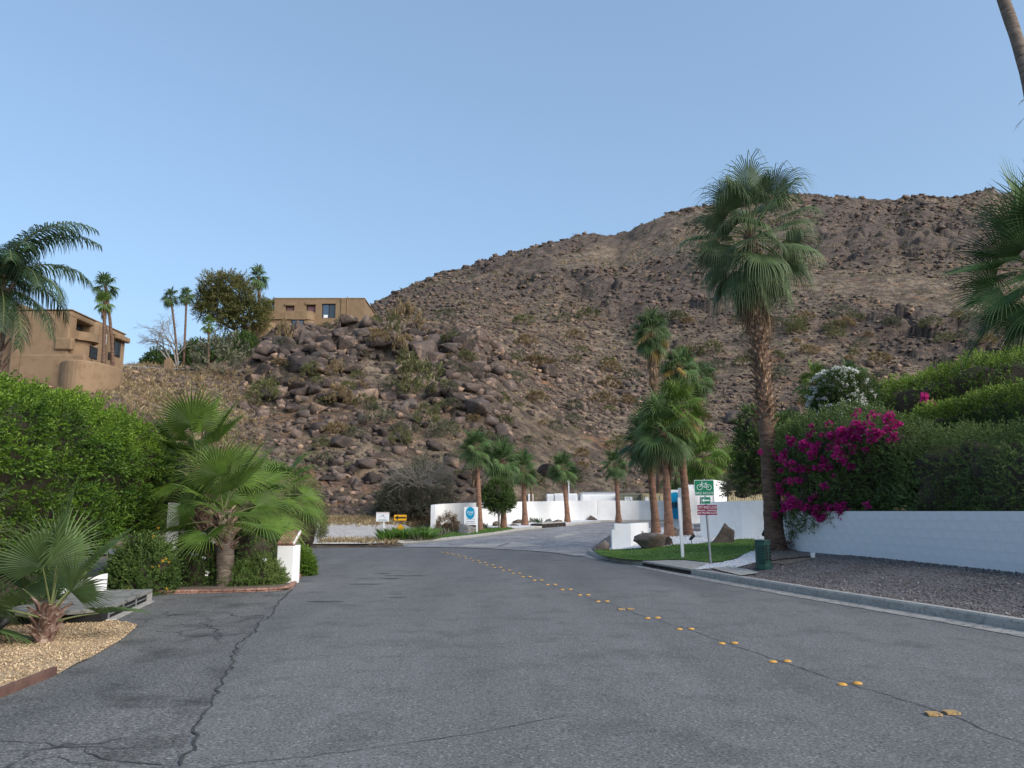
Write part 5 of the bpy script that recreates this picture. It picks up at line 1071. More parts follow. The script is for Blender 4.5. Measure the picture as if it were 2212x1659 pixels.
f = lb('window', XF + .06, XF + .12, fy(243), fy(257), fz(250, 770), fz(250, 737), 'darkframe', bevel=0); lb('pane', XF + .13, XF + .15, fy(244), fy(249.5), fz(250, 768), fz(250, 740), 'skyglass', f, 0); lb('pane', XF + .13, XF + .15, fy(250.5), fy(256), fz(250, 768), fz(250, 740), 'glass', f, 0)
lb('window_hood', XF + .05, XF + .5, fy(241), yb_ + .05, fz(250, 735), ZR - .3, 'adobe2')
for k in range(5): z = fz(218, 722 + k * 4.2); lb('glass_block', XF + .26, XF + .29, fy(217), fy(221), z - .18, z, 'white', bevel=0)
lb('window', XF + .27, XF + .30, fy(227), fy(232), fz(230, 777), fz(230, 761), 'darkframe', bevel=0); lb('window', XF + .27, XF + .30, fy(235), fy(238), fz(235, 777), fz(235, 763), 'darkframe', bevel=0)
# round terrace wall in front
c = at(205, 800, 59.5); pr = at(250, 800, 59.5)[0] - c[0]
MB().prism([(c[0] - org[0] + pr * math.cos(t) * (1.0 if math.cos(t) > 0 else 1.3), c[1] - org[1] + 3.0 * math.sin(t)) for t in np.linspace(0, 2 * math.pi, 41)[:-1]], -3.5, at(205,776,56.5)[2] - org[2]).done('terrace_wall', M['adobe2'], o, bevel=.12)
pz = at(100, 822, 57); lb('long_base_wall', at(38, 800, 57.5)[0], at(180, 800, 57.5)[0], 57.5, 58, pz[2] - 2, at(100, 765, 57.5)[2], 'adobe2')
# small terrace pieces on the left crest
c = at(364, 790, 80); o = thing('gate_pier', 'small tan stucco gate pier on the crest under the hilltop palms', 'pillar', (c[0], c[1], T(np.array([c[0]]), np.array([c[1]]))[0] - .2)); zt = at(364, 778, 80)[2] - o.location[2]
MB().box((0, 0, zt / 2), (.7, .7, zt)).done('shaft', M['adobe'], o, bevel=.05); MB().box((0, 0, zt + .06), (.5, .5, .3)).done('cap', M['adobe'], o, bevel=.05)
o = thing('railing', 'thin pale railing along the crest between the tan house and the pier', 'railing', at(268, 800, 78)); a_ = at(266, 790, 77); b_ = at(440, 797, 82); org = np.array(o.location)
for k in (0, -.45): MB().tube([a_ - org + [0, 0, k], (a_ + b_) / 2 - org + [0, 0, k - .1], b_ - org + [0, 0, k]], .03, 6).done('rail', M['steel'], o)
for t in np.linspace(0, 1, 12): p = a_ * (1 - t) + b_ * t - org; MB().tube([p + [0, 0, .02], p - [0, 0, 1.2]], .03, 6).done('post', M['steel'], o)
# pillar with brick cap at the road
pc = atz(614, 1263); o = thing('gate_pillar', 'white stucco pillar with sloping red brick cap by the left road edge', 'pillar', (pc[0], pc[1] + .25, 0)); zt = at(614, 1179, pc[1])[2]
wdt = at(634, 1200, pc[1])[0] - at(598, 1200, pc[1])[0]
MB().box((0, .0, zt / 2), (wdt, .55, zt)).done('shaft', M['stucco'], o, bevel=.012)
Mt = Matrix.Translation((0, -.30, zt)) @ Matrix.Rotation(R(26), 4, 'X')
MB().box((0, .33, .0), (wdt + .02, .60, .03), M=Mt).done('cap', M['brick'], o)
br = MB().box((0, 0, 0), (.082, .19, .03)); brm = mesh('brick', br.v, br.f, M['brick'])
for i in range(4):
    for j in range(3): 
        p = Mt @ Vector(((i - 1.5) * .089 - .01, .12 + j * .205, .034)); link('brick', brm, o, p, (R(26), 0, random.uniform(-.02, .02)), random.uniform(.98, 1.03))
MB().box((wdt / 2 - .012, .33, .012), (.03, .60, .08), M=Mt).done('edge_trim', M['stucco'], o)
# white planter walls partly hidden on the left
a_ = atz(357, 1252); o = tag(link('white_post', MB().box((0, 0, .9), (.14, .35, 1.8)).done('tmp', M['stucco']).data, None, (a_[0] , a_[1] + .2, 0)), 'narrow white wall end between the hedge and the palm planting', 'wall'); bpy.data.objects.remove(bpy.data.objects['tmp'])
a_ = atz(128, 1306)
tag(link('low_white_wall', MB().slab([(0, 0, 0), (.62, .15, 0), (.62, .15, .50), (0, 0, .32)], (-.1, 1, 0), .25).done('tmp', M['stucco']).data, None, a_), 'low white wall piece showing behind the young fan palm', 'wall'); bpy.data.objects.remove(bpy.data.objects['tmp'])
# concrete drain box on the left with barred slot
A_ = atz(236, 1341); B_ = atz(328, 1298); o = thing('catch_basin', 'grey concrete catch basin slab with a long barred slot by the gravel', 'storm drain', A_); b_ = B_ - A_; tv = b_ / np.linalg.norm(b_); nv = np.array([-tv[1], tv[0], 0]); 
if nv[0] > 0: nv = -nv
hgt = .20; ext = -tv * .55
MB().slab([ext * .0 + [0, 0, hgt - .05], b_ + [0, 0, hgt - .05], b_ + nv * 1.35 + [0, 0, hgt - .05], nv * 1.35 + ext + [0, 0, hgt - .05], ext * .8 + nv * .3 + [0, 0, hgt - .05]], (0, 0, 1), .06).done('slab', M['oldconcrete'], o, bevel=.01)
MB().slab([nv * .035 - tv * .25, b_ * .90 + nv * .035, b_ * .9 + nv * .035 + [0, 0, hgt - .052], nv * .035 - tv * .25 + [0, 0, hgt - .052]], nv, 1.1).done('opening_shade', M['dark'], o)  # solid black block; the shade in the slot is its colour
MB().slab([b_ * .9 + [0, 0, 0], b_, b_ + nv * 1.3, b_ * .9 + nv * 1.3], (0, 0, 1), hgt - .052).done('end_block', M['concrete'], o)
MB().slab([nv * .02 - tv * .1 + [0, 0, .012], b_ * .9 + nv * .02 + [0, 0, .012], b_ * .9 - nv * .10 + [0, 0, .012], -nv * .10 + [0, 0, .012]], (0, 0, 1), .02).done('sill', M['concrete'], o)
for q in (.45,): MB().tube([nv * .015 + [0, 0, hgt * q], b_ * .9 + nv * .015 + [0, 0, hgt * q]], .008, 6).done('grate_bar', M['steel'], o)
for q in (.0, .33, .66): MB().box(b_ * q * .9 + nv * .015 + [0, 0, hgt / 2], (.02, .02, hgt)).done('post', M['steel'], o)
# gravel bed, edging, kerbs of the left planting
gb = [atz(*p) for p in [(-700,1560),(0,1508),(122,1458),(200,1420),(262,1384),(292,1358),(296,1350),(280,1347),(236,1342),(150,1330),(60,1320),(-60,1310),(-300,1300),(-900,1330)]]
gravelbed = patch('tan_gravel_bed', gb, M['tangravel'], -.018, zf=lambda x, y: .03 * (1 + .5 * fbm(xyz(x * 2, y * 2), 2, 3)))
A_, B_ = atz(-120, 1558), atz(123, 1459); o = thing('timber_edging', 'reddish brown timber board edging the tan gravel bed', 'edging', A_); v_ = B_ - A_; nv = np.array([-v_[1], v_[0], 0]) / np.linalg.norm(v_)
MB().slab([(0, 0, -.02), v_ + [0, 0, -.02], v_ + [0, 0, .085], (0, 0, .085)], nv, .045).done('board', M['timber'], o, bevel=.006)
pb = [atz(*p) for p in [(300,1284),(380,1283),(480,1281),(560,1279),(627,1275),(640,1263),(655,1240),(664,1216)]]
plb = pb + [np.array([-8.6, 27, 0]), np.array([-15, 27, 0]), np.array([-15, 17.6, 0]), np.array([-9.2, 17.6, 0])]
soil2 = patch('planting_bed', plb, M['dirt'], .03, zf=lambda x, y: x * 0 + .01, cuts=4)
edge = smooth_path(pb, 60); kk, offE, LE = kerb('brick_edging', edge, .07, .10, z0, M['brick'], 1, seg=.22, gap=.008, gut=0)
for ch in list(COL.objects):
    if ch.parent is kk and ch.name.startswith('kerb_stone'): ch.name = 'brick'
a_ = [atz(*p) for p in [(633,1262),(660,1238),(664,1232),(634,1232),(610,1240)]]; poly_sheet('brick_paving', a_, .045, M['brick'])
# ================================================================== SIGNS AND STREET THINGS
sb = ati(1536, 1221); o = thing('bike_route_sign', 'bike route sign post with green, arrow and maroon plates', 'street sign', sb, R(-4)); y_ = sb[1]
def sz(py): return at(1530, py, y_)[2] - sb[2]
top = sz(1036); lean = -.10
MB().tube([(0, 0, -.1), (lean, 0, top + .02)], .03, 10).done('post', M['steel'], o)
def rrect(w_, h_, r_, n=5):
    P = []
    for cx, cy, a0 in ((w_/2-r_, h_/2-r_, 0), (-w_/2+r_, h_/2-r_, 90), (-w_/2+r_, -h_/2+r_, 180), (w_/2-r_, -h_/2+r_, 270)):
        for k in range(n): a = R(a0 + 90 * k / (n - 1)); P.append((cx + r_ * math.cos(a), cy + r_ * math.sin(a)))
    return P
def plate(par, cx, cz, w_, h_, mat, y0, nm='plate', border=True, r_=.03, t=.006):
    MB().slab([(cx + a, y0, cz + b) for a, b in rrect(w_, h_, r_)], (0, -1, 0), t).done(nm, M['white'] if border else M[mat], par)
    if border: MB().slab([(cx + a, y0 - t - .001, cz + b) for a, b in rrect(w_ - .024, h_ - .024, r_ * .8)], (0, -1, 0), .003).done(nm + '_face', M[mat], par)
ux = (at(1543, 1050, y_) - at(1501, 1050, y_))[0]
def cxm(px): return at(px, 1100, y_)[0] - sb[0]
hA = sz(1037) - sz(1071); cA = (sz(1037) + sz(1071)) / 2; cx = cxm(1522.5); plate(o, cx, cA, ux, hA, 'signgreen', -.04, 'route_plate')
# bicycle emblem
def ring(par, c, r_, wd, y0, nm='emblem', mat='white'):
    n = 26; V = []; Fc = []
    for i in range(n):
        a = 2 * math.pi * i / n
        for rr in (r_ - wd, r_): V += [(c[0] + rr * math.cos(a), y0, c[1] + rr * math.sin(a)), (c[0] + rr * math.cos(a), y0 - .002, c[1] + rr * math.sin(a))]
    for i in range(n): a = i * 4; b_ = ((i + 1) % n) * 4; Fc += [(a + 1, b_ + 1, b_ + 3, a + 3), (a, a + 1, b_ + 1, b_), (a + 2, b_ + 2, b_ + 3, a + 3)]
    return V, Fc
def barz(b, p, q, wd, y0):
    p = np.array(p); q = np.array(q); d_ = (q - p) / np.linalg.norm(q - p); n_ = np.array([-d_[1], d_[0]]) * wd / 2
    b.slab([(a[0], y0, a[1]) for a in (p - n_, q - n_, q + n_, p + n_)], (0, -1, 0), .002)
b = MB(); s_ = ux / .61; cy = cA + hA * .12; yy = -.051
for q in (-.14, .14): V, Fc = ring(o, (cx + q * s_, cy - .035), .088 * s_, .014 * s_, yy); b.add(V, Fc)
J = lambda a, c: (cx + a * s_, cy + c * s_)
for p, q in ((J(-.14, -.035), J(-.075, .085)), (J(-.075, .085), J(-.082, .125)), (J(-.082, .125), J(-.035, .125)), (J(-.082, .07), J(.055, .07)), (J(-.085, .06), J(-.0, -.04)), (J(.0, -.04), J(.14, -.035)), (J(.0, -.04), J(.062, .085)), (J(.06, .068), J(.14, -.035)), (J(.035, .092), J(.09, .092))): barz(b, p, q, .014 * s_, yy)
b.done('bicycle_emblem', M['white'], o)
text(o, 'BIKE ROUTE', (cx, -.053, cA - hA * .345), .092, 'white', .001, sx=.95)
w2 = ux * .50; h2 = sz(1073) - sz(1089); c2 = (sz(1073) + sz(1089)) / 2; cx2 = cxm(1525); plate(o, cx2, c2, w2, h2, 'signgreen', -.04, 'arrow_plate', r_=.02)
b = MB(); barz(b, (cx2 - .05, c2), (cx2 + .10, c2), .035, yy); b.slab([(cx2 - .115, yy, c2), (cx2 - .045, yy, c2 - .055), (cx2 - .045, yy, c2 + .055)], (0, -1, 0), .002); b.done('arrow', M['white'], o)
MB().box((cx2 - w2 / 2 - .004, .0, c2), (.02, .05, h2)).done('bracket', M['rust'], o)
for nm, t0, t1, s, mt in (('CITY WIDE LOOP', 1091, 1101.5, 'city', 'signmag'), ('LAS PALMAS LOOP', 1103, 1112.5, 'palmas', 'signmag')):
    cc = (sz(t0) + sz(t1)) / 2; plate(o, cxm(1527), cc, ux * 1.0, sz(t0) - sz(t1), mt, -.04, 'name_plate', False, r_=.02); text(o, nm, (cxm(1527), -.048, cc - .002), .088, 'white', .001, sx=.72)
# blank white board post seen edge on, in the lawn
b0 = ati(1475, 1206); o = thing('edge_on_sign', 'white wooden sign post seen edge on, standing in the lawn', 'sign', b0); tz = at(1466, 1075, b0[1])[2] - b0[2]; 
MB().box((0, 0, tz * .5), (.085, .085, tz)).done('post', M['white'], o, rot=(0, -.03, 0)); MB().slab([(-.10, -.02, tz * .62), (-.06, -.02, tz * .62), (.08, .65, tz * .62), (.04, .65, tz * .62)], (0, 0, 1), tz * .36).done('board', M['white'], o, bevel=.004)
# green utility pedestal
ub = ati(1650, 1230); o = thing('utility_pedestal', 'dark green plastic utility pedestal with square vents beside the tall palm', 'utility box', ub, R(12)); hh = at(1650, 1166, ub[1])[2] - ub[2]
def oc(r_, k=.35): c_ = r_ * k; return [(r_, -c_), (r_, c_), (c_, r_), (-c_, r_), (-r_, c_), (-r_, -c_), (-c_, -r_), (c_, -r_)]
b = MB(); b.prism(oc(.175), 0, hh * .97); b.done('body', M['utility'], o, bevel=.012); MB().prism(oc(.20), 0, .12).done('base', M['utility'], o, bevel=.01); MB().prism(oc(.185), hh * .95, hh).done('lid', M['utility'], o, bevel=.012)
for k in range(8): 
    MB().box((-.10, -.165, .2 + k * (hh - .28) / 8), (.16, .05, .022), -.5).done('rib', M['utility'], o)
b = MB()
for k in range(5):
    for q in (-.03, .06): b.box((q + .03, -.178, .25 + k * (hh - .3) / 5.2), (.05, .006, .055))
b.done('vent', M['dark'], o)
# blue disc sign board
b0 = atd(1030, 1156); b0[2] += .12; d_ = b0[1]; o = thing('development_sign', 'white sign board with blue oval reading ONE, by the big boulder', 'sign', b0)
def sx_(px): return at(px, 1110, d_)[0] - b0[0]
def szz(py): return at(1016, py, d_)[2] - b0[2]
MB().box((0, .05, szz(1095) / 2), (.11, .09, szz(1095))).done('post', M['white'], o)
MB().slab([(sx_(1002.5), 0, szz(1134)), (sx_(1029), 0, szz(1134)), (sx_(1029), 0, szz(1095)), (sx_(1002.5), 0, szz(1095))], (0, -1, 0), .03).done('board', M['white'], o)
c_ = (sx_(1016), szz(1108)); MB().slab([(c_[0] + .245 * math.cos(t), -.032, c_[1] + .34 * math.sin(t)) for t in th], (0, -1, 0), .006).done('blue_oval', M['blue'], o)
text(o, 'ONE', (c_[0], -.045, c_[1] + .02), .17, 'white', .001); MB().box((c_[0], -.041, c_[1] - .10), (.2, .004, .02)).done('print', M['white'], o)
text(o, 'Coming Soon', (c_[0], -.034, szz(1121.5)), .085, 'greyprint', .001)
for k, w_ in ((1126.5, .46), (1130, .52)): MB().box((c_[0], -.034, szz(k)), (w_, .004, .028)).done('print', M['greyprint'], o)
# white notice board on a post
b0 = np.array([*at(829, 1150, 40)[:2], .1]); d_ = 40; o = thing('notice_board', 'small white notice board with a map print on a white post', 'sign', b0)
def q_(px, py): p = at(px, py, d_); return p[0] - b0[0], p[2] - b0[2]
MB().box((q_(829.5, 1120)[0], .05, q_(0, 1120)[1] / 2 + .1), (.085, .08, q_(0, 1120)[1] + .3)).done('post', M['white'], o)
x0_, z1_ = q_(813, 1106.5); x1_, z0_ = q_(840.5, 1126.5); xc = (x0_ + x1_) / 2
MB().slab([(x0_, 0, z0_), (x1_, 0, z0_), (x1_, 0, z1_), (x0_, 0, z1_)], (0, -1, 0), .03).done('board', M['white'], o)
g = np.random.default_rng(3)
b = MB()
for k in range(9): b.box((x0_ + (x1_ - x0_) * (k + .5) / 9, -.033, z1_ - .03 + g.uniform(-.008, .008)), (.045, .004, .03))
b.done('red_print', M['signred'], o)
b = MB()
for k in range(14): b.box((xc + g.uniform(-.16, .12), -.033, (z0_ + z1_) / 2 + g.uniform(-.08, .12)), (g.uniform(.02, .1), .004, g.uniform(.008, .02)))
for k in range(2): b.box((xc, -.033, z0_ + .05 + .05 * k), (.5 - .1 * k, .004, .018))
b.done('map_print', M['greyprint'], o)
# yellow arrow and diamond
b0 = np.array([*at(865, 1140, 43.5)[:2], .15]); d_ = 43.5; o = thing('arrow_sign', 'yellow plate with a black arrow pointing left at the bend', 'street sign', b0)
x0_, z1_ = q_(850.5, 1111); x1_, z0_ = q_(879, 1125.5); xc = (x0_ + x1_) / 2; zc = (z0_ + z1_) / 2; w_ = x1_ - x0_; h_ = z1_ - z0_
MB().box((xc, .04, zc / 2), (.06, .05, zc)).done('post', M['rust'], o)
MB().slab([(xc + a, 0, zc + b_) for a, b_ in rrect(w_, h_, .02)], (0, -1, 0), .01).done('plate', M['signblack'], o); MB().slab([(xc + a, -.012, zc + b_) for a, b_ in rrect(w_ - .05, h_ - .05, .02)], (0, -1, 0), .003).done('plate_face', M['signyel'], o)
b = MB(); barz(b, (xc - .15, zc), (xc + .32, zc), .085, -.017); b.slab([(xc - .32, -.017, zc), (xc - .13, -.017, zc - .125), (xc - .13, -.017, zc + .125)], (0, -1, 0), .002); b.done('arrow', M['signblack'], o)
b0 = np.array([*at(865, 1150, 41.5)[:2], .1]); d_ = 41.5; o = thing('diamond_sign', 'small yellow diamond marker below the arrow, above the green blades', 'street sign', b0)
xc, zc = q_(865, 1142); r_ = .27; MB().box((xc, .03, zc / 2), (.05, .04, zc)).done('post', M['rust'], o)
MB().slab([(xc + r_, 0, zc), (xc, 0, zc + r_), (xc - r_, 0, zc), (xc, 0, zc - r_)], (0, -1, 0), .01).done('plate', M['rust'], o); r_ = .25; MB().slab([(xc + r_, -.012, zc), (xc, -.012, zc + r_), (xc - r_, -.012, zc), (xc, -.012, zc - r_)], (0, -1, 0), .003).done('plate_face', M['signyel'], o)
# small garden spotlights
def spot(label, p, s=1.0, rz=0):
    o = thing('garden_spotlight', label, 'garden light', p, rz, 'small black garden spotlights'); MB().tube([(0, 0, -.03), (0, 0, .16 * s)], .012 * s, 6).done('stake', M['black'], o)
    MB().tube([(-.06 * s, 0, .15 * s), (.0, 0, .2 * s), (.10 * s, 0, .30 * s)], [.035 * s, .05 * s, .06 * s], 8).done('lamp_head', M['black'], o, True)
spot('black garden spotlight on the white gravel left of the bike route sign post', ati(1494, 1176), 1.1, -.6); spot('black garden spotlight on the white gravel at the foot of the broad wall', ati(1652, 1170), 1.5, -1.2)
spot('black garden spotlight on the tan gravel at the left photo edge', atz(-8, 1392, .03), 1.0, .2)
# bits on the right gravel
p = ati(1756, 1205); o = thing('pipe_cap', 'short white plastic pipe stub poking out of the grey gravel', 'pipe', p); MB().tube([(0, 0, -.05), (0, 0, .12)], .055, 14).done('pipe', M['white'], o); MB().tube([(0, 0, .09), (0, 0, .13)], .065, 14).done('cap', M['white'], o)
hs = smooth_path([ati(x, y, .03) for x, y in ((1662,1213),(1690,1208),(1715,1207),(1735,1204),(1750,1203))], 30); org = hs[0]; hs[:, 2] = zi(hs[:, 0], hs[:, 1]) + .04
V, F_ = tube(hs - org, .016, 6); tag(link('irrigation_hose', mesh('irrigation_hose', V, F_, M['black'], True), None, org), 'thin black irrigation hose from the green pedestal to the white pipe', 'hose')
for k, px in enumerate((1890, 1925, 1955, 1985, 2018, 2052, 2088, 2125, 2160, 2195)):
    py = 1213 + (px - 1860) * .095; p = ati(px, py); tag(link('drip_stake', MB().tube([(0, 0, -.03), (.005, 0, .10)], .006, 5).done('tmp', M['black']).data, None, p), 'thin dark drip line stake sticking up at the foot of the block wall', 'stake', 'drip stakes along the block wall'); bpy.data.objects.remove(bpy.data.objects['tmp'])
p = atd(1148, 1080); a_ = at(1148, 1110, 60); o = thing('utility_pole', 'thin wooden pole behind the white wall between two palms', 'pole', (a_[0], a_[1], .6)); MB().tube([(0, 0, 0), (0, 0, at(1148, 1047, 60)[2] - .6)], .10, 8).done('pole', M['palmdead'], o)
a_ = at(1229, 1110, 61); o = thing('lamp_pole', 'slim white pole with a small lamp behind the wall palm', 'pole', (a_[0], a_[1], .6)); hh = at(1229, 1042, 61)[2] - .6; MB().tube([(0, 0, 0), (0, 0, hh)], .05, 8).done('pole', M['white'], o); MB().box((-.05, 0, hh + .08), (.22, .2, .16)).done('lamp_head', M['white'], o)
# ================================================================== HEDGES, SHRUBS, TREES
def hedge(name, label, cat, path, hw, zb, zt, n, mat, leaf=.055, L_=.17, per=9, bumps=.3, fs=.8, phi=(-50, 175), tint=(0, .35), topb=.45, seed=1, group=None, p_=.62, corem='twig', jit=.45, lift=.5, front=1, wd=.42, spread=1.0, endr=1.0, drop=None):
    """sprigs over a lumpy swept hedge. path: (x,y) centre line; hw half width; front=+1: visible side is to the right of the path"""
    g = np.random.default_rng(seed); P = np.array(path, float); L = np.r_[0, np.cumsum(np.linalg.norm(np.diff(P[:, :2], axis=0), axis=1))]
    org = np.array([P[0, 0], P[0, 1], 0.0]); zc = (np.asarray(zb) + np.asarray(zt)) / 2; hh = (np.asarray(zt) - np.asarray(zb)) / 2; zc = np.broadcast_to(zc, (len(P),)); hh = np.broadcast_to(hh, (len(P),)); hwv = np.broadcast_to(np.asarray(hw, float), (len(P),))
    def S(u, f, sc=1.0, nz=True):
        x = np.interp(u, L, P[:, 0]); y = np.interp(u, L, P[:, 1]); x2 = np.interp(u + .05, L, P[:, 0]) - np.interp(u - .05, L, P[:, 0]); y2 = np.interp(u + .05, L, P[:, 1]) - np.interp(u - .05, L, P[:, 1]); l = np.hypot(x2, y2) + 1e-9
        nx, ny = y2 / l * front, -x2 / l * front
        ed = np.sqrt(np.clip(1 - np.clip(1 - np.minimum(u, L[-1] - u) / endr, 0, 1) ** 2, 0.02, 1))
        c_, s_ = np.cos(f), np.sin(f); a = np.interp(u, L, hwv) * np.sign(c_) * np.abs(c_) ** p_ * ed * sc; b_ = np.interp(u, L, hh) * np.sign(s_) * np.abs(s_) ** p_ * (.25 + .75 * ed) * sc
        Q = np.stack([x + nx * a, y + ny * a, np.interp(u, L, zc) + b_], 1)
        if nz:
            d_ = np.stack([nx * c_, ny * c_, s_], 1); Q = Q + d_ * (bumps * (fbm(Q * fs + seed, 3, seed) + .8 * fbm(Q * fs * 3.3, 2, seed + 5)))[:, None]
        return Q
    fg = np.radians(np.linspace(phi[0], phi[1], 200)); pr_ = np.hypot(np.diff(np.mean(hwv) * np.sign(np.cos(fg)) * np.abs(np.cos(fg)) ** p_), np.diff(np.mean(hh) * np.sign(np.sin(fg)) * np.abs(np.sin(fg)) ** p_))
    u = g.uniform(0, L[-1], n); f = np.interp(g.uniform(0, pr_.sum(), n), np.r_[0, np.cumsum(pr_)], fg); Q = S(u, f); e = 1e-2
    du = S(u + e, f) - S(u - e, f); df = S(u, f + e) - S(u, f - e); N = np.cross(df, du) * front; N /= np.linalg.norm(N, axis=1)[:, None] + 1e-9
    cen = np.stack([np.interp(u, L, P[:, 0]), np.interp(u, L, P[:, 1]), np.interp(u, L, zc)], 1); fl = ((Q - cen) * N).sum(1) < 0; N[fl] *= -1
    Q = Q - N * (g.uniform(0, 1, n) ** 2 * .28)[:, None]
    if drop is not None: k = drop(Q); Q = Q[k]; N = N[k]; n = len(Q)
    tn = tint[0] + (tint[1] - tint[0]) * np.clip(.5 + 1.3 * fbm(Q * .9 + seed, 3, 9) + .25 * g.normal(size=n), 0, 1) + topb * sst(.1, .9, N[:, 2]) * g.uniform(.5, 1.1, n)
    N2 = N + np.array([0, 0, lift]); vs = [leaf_sprig(per, L_, leaf, wd, q, spread=spread) for q in range(6)]
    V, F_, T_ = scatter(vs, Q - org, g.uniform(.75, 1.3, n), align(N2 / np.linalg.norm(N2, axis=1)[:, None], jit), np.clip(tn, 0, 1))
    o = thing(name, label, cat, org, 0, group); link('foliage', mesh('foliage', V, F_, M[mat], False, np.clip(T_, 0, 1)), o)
    uu, ff = np.meshgrid(np.linspace(.01, L[-1] - .01, 60), np.radians(np.linspace(-90, 270, 25)), indexing='ij'); C_ = S(uu.ravel(), ff.ravel(), 1.0) ; cc = np.stack([np.interp(uu.ravel(), L, P[:, 0]), np.interp(uu.ravel(), L, P[:, 1]), np.interp(uu.ravel(), L, zc)], 1)
    dv = C_ - cc; C_ = cc + dv * np.clip(1 - .34 / (np.linalg.norm(dv, axis=1) + 1e-6), .3, 1)[:, None] - org
    i = (np.arange(59)[:, None] * 25 + np.arange(24)[None]).ravel(); link('branches', mesh('branches', C_, np.stack([i, i + 1, i + 26, i + 25], 1), M[corem], True, np.zeros(len(C_))), o)  # closed core sheet, coloured dark so gaps between leaves look shaded
    return o, S, L
# left hedge of ficus
HP = [(-9.7, 7.5), (-9.75, 10), (-9.8, 13), (-9.9, 16), (-9.95, 19.3)]
oL, SL, LL_ = hedge('hedge', 'tall bright green ficus hedge filling the left side above the gravel bed', 'hedge', HP, [1.45, 1.5, 1.5, 1.45, 1.35], [-.1, .0, .3, .7, .9], [4.3, 4.1, 3.8, 3.72, 3.62], 12500, 'hedge', leaf=.074, L_=.19, bumps=.36, fs=.75, p_=.42, topb=.50, tint=(.0, .27), seed=3, front=1, endr=.45)
hedge('hedge', 'darker green hedge behind the shaggy palm trunks at the end of the bright one', 'hedge', [(-10.4, 19.2), (-9.9, 21.0), (-9.4, 23.0), (-9.2, 25)], 1.0, .9, [3.4, 3.3, 3.0, 2.6], 3600, 'darkleaf', leaf=.07, L_=.2, bumps=.35, seed=6, topb=.3)
def at3(px, py, d): return at(px, py, d)
def r3(px, d): return px * d / F
def shrub(label, px, py, d, wpx, hpx, n, name='shrub', cat='shrub', deep=1.0, ground=True, **kw):
    """ellipsoid shrub: centre pixel, distance, half sizes in pixels"""
    c = at(px, py, d); base = np.array([c[0], c[1], c[2] - r3(hpx, d)]); r = (r3(wpx, d), r3(wpx, d) * deep, r3(hpx, d))
    if ground: c = c - np.array([0, 0, r[2] * .55]); r = (r[0], r[1], r[2] * 1.5); kw.setdefault('zmin', base[2] - .15)
    g = np.random.default_rng(kw.get('seed', 1) + 50); bl = [(c, r)]
    for k in range(kw.pop('extra', 4)):
        a = g.uniform(0, 6.28); bl.append((c + np.array([math.cos(a) * r[0] * .6, math.sin(a) * r[1] * .5, g.uniform(-.45, .35) * r[2]]), tuple(np.array(r) * g.uniform(.45, .62))))
    return bush(name, label, cat, base, bl, n, **kw)
shrub('leafy lantana shrub with yellow flowers below the end of the bright hedge', 305, 1222, 15.6, 62, 55, 2600, mat='darkleaf', leaf=.055, L_=.14, tint=(.1, .6), topb=.4, seed=11)
c = thing('lantana_flower', 'small yellow lantana blossoms beside the narrow white wall end', 'flowers', at(350, 1210, 14.6))
flowers(c, at(350, 1210, 14.6), [at(p, q, 14.7) for p, q in ((342,1140),(352,1212),(358,1207),(366,1214),(344,1222),(360,1272),(278,1273),(332,1158),(330,1225))], .22, 'yellowf', name='blossom', per=10, petal=.07)
shrub('dark shrub behind the young fan palm at the left edge', 30, 1270, 12.4, 85, 75, 2600, mat='darkleaf', leaf=.05, L_=.14, tint=(0, .35), topb=.15, seed=12)
shrub('rose bush with white blossoms between the hedge and the palm trunks', 432, 1215, 17.2, 50, 52, 1900, name='rose_bush', mat='darkleaf', leaf=.05, L_=.16, tint=(0, .5), topb=.25, seed=13, cores=.6)
c = thing('rose_blossom', 'cluster of white rose blossoms on the dark bush beside the palm trunks', 'flowers', at(430, 1160, 16))
flowers(c, at(430, 1160, 16), [at(p, q, 16.2) for p, q in ((497,1356*.0+1158),(504,1155),(508,1163),(518,1170),(535,1175),(514,1180),(545,1190),(575,1212),(480,1200),(466,1234),(452,1250))][:0] + [at(p, q, 16.1) for p, q in ((430,1155),(436,1158),(440,1154),(447,1164),(452,1160),(459,1170),(430,1170),(572,1208),(440,1205),(448,1240))], .36, 'whitef', name='blossom', per=10, petal=.08)
shrub('low bright green shrub at the foot of the white pillar', 560, 1238, 17.4, 44, 30, 1700, mat='bougleaf', leaf=.05, L_=.15, tint=(.2, .8), topb=.5, seed=14, wd=.35)
shrub('low green shrub right of the front palm trunk in the left planting', 520, 1248, 17.0, 30, 24, 900, mat='darkleaf', leaf=.05, L_=.15, tint=(.2, .8), topb=.5, seed=15)
shrub('rounded bright green bush on the road edge right of the white pillar', 648, 1216, 20.0, 24, 24, 1300, mat='hedge', leaf=.05, L_=.15, tint=(.1, .5), topb=.3, seed=16, extra=3)
shrub('dark understorey shrub behind the two back palm trunks', 560, 1170, 20.5, 62, 50, 1700, mat='darkleaf', leaf=.07, L_=.2, tint=(0, .4), topb=.2, seed=17, wd=.25)
shrub('grey olive shrub behind the leaning palm crown left of the sand lot', 655, 1100, 34, 40, 55, 1600, mat='olive', leaf=.10, L_=.3, tint=(.1, .7), topb=.2, seed=18, wd=.22, corem='twig', cores=.5)
shrub('grey green shrub at the left end of the sand lot beside the road', 620, 1130, 30, 34, 40, 1000, mat='olive', leaf=.10, L_=.28, tint=(.1, .7), topb=.2, seed=19, wd=.22, cores=.5)
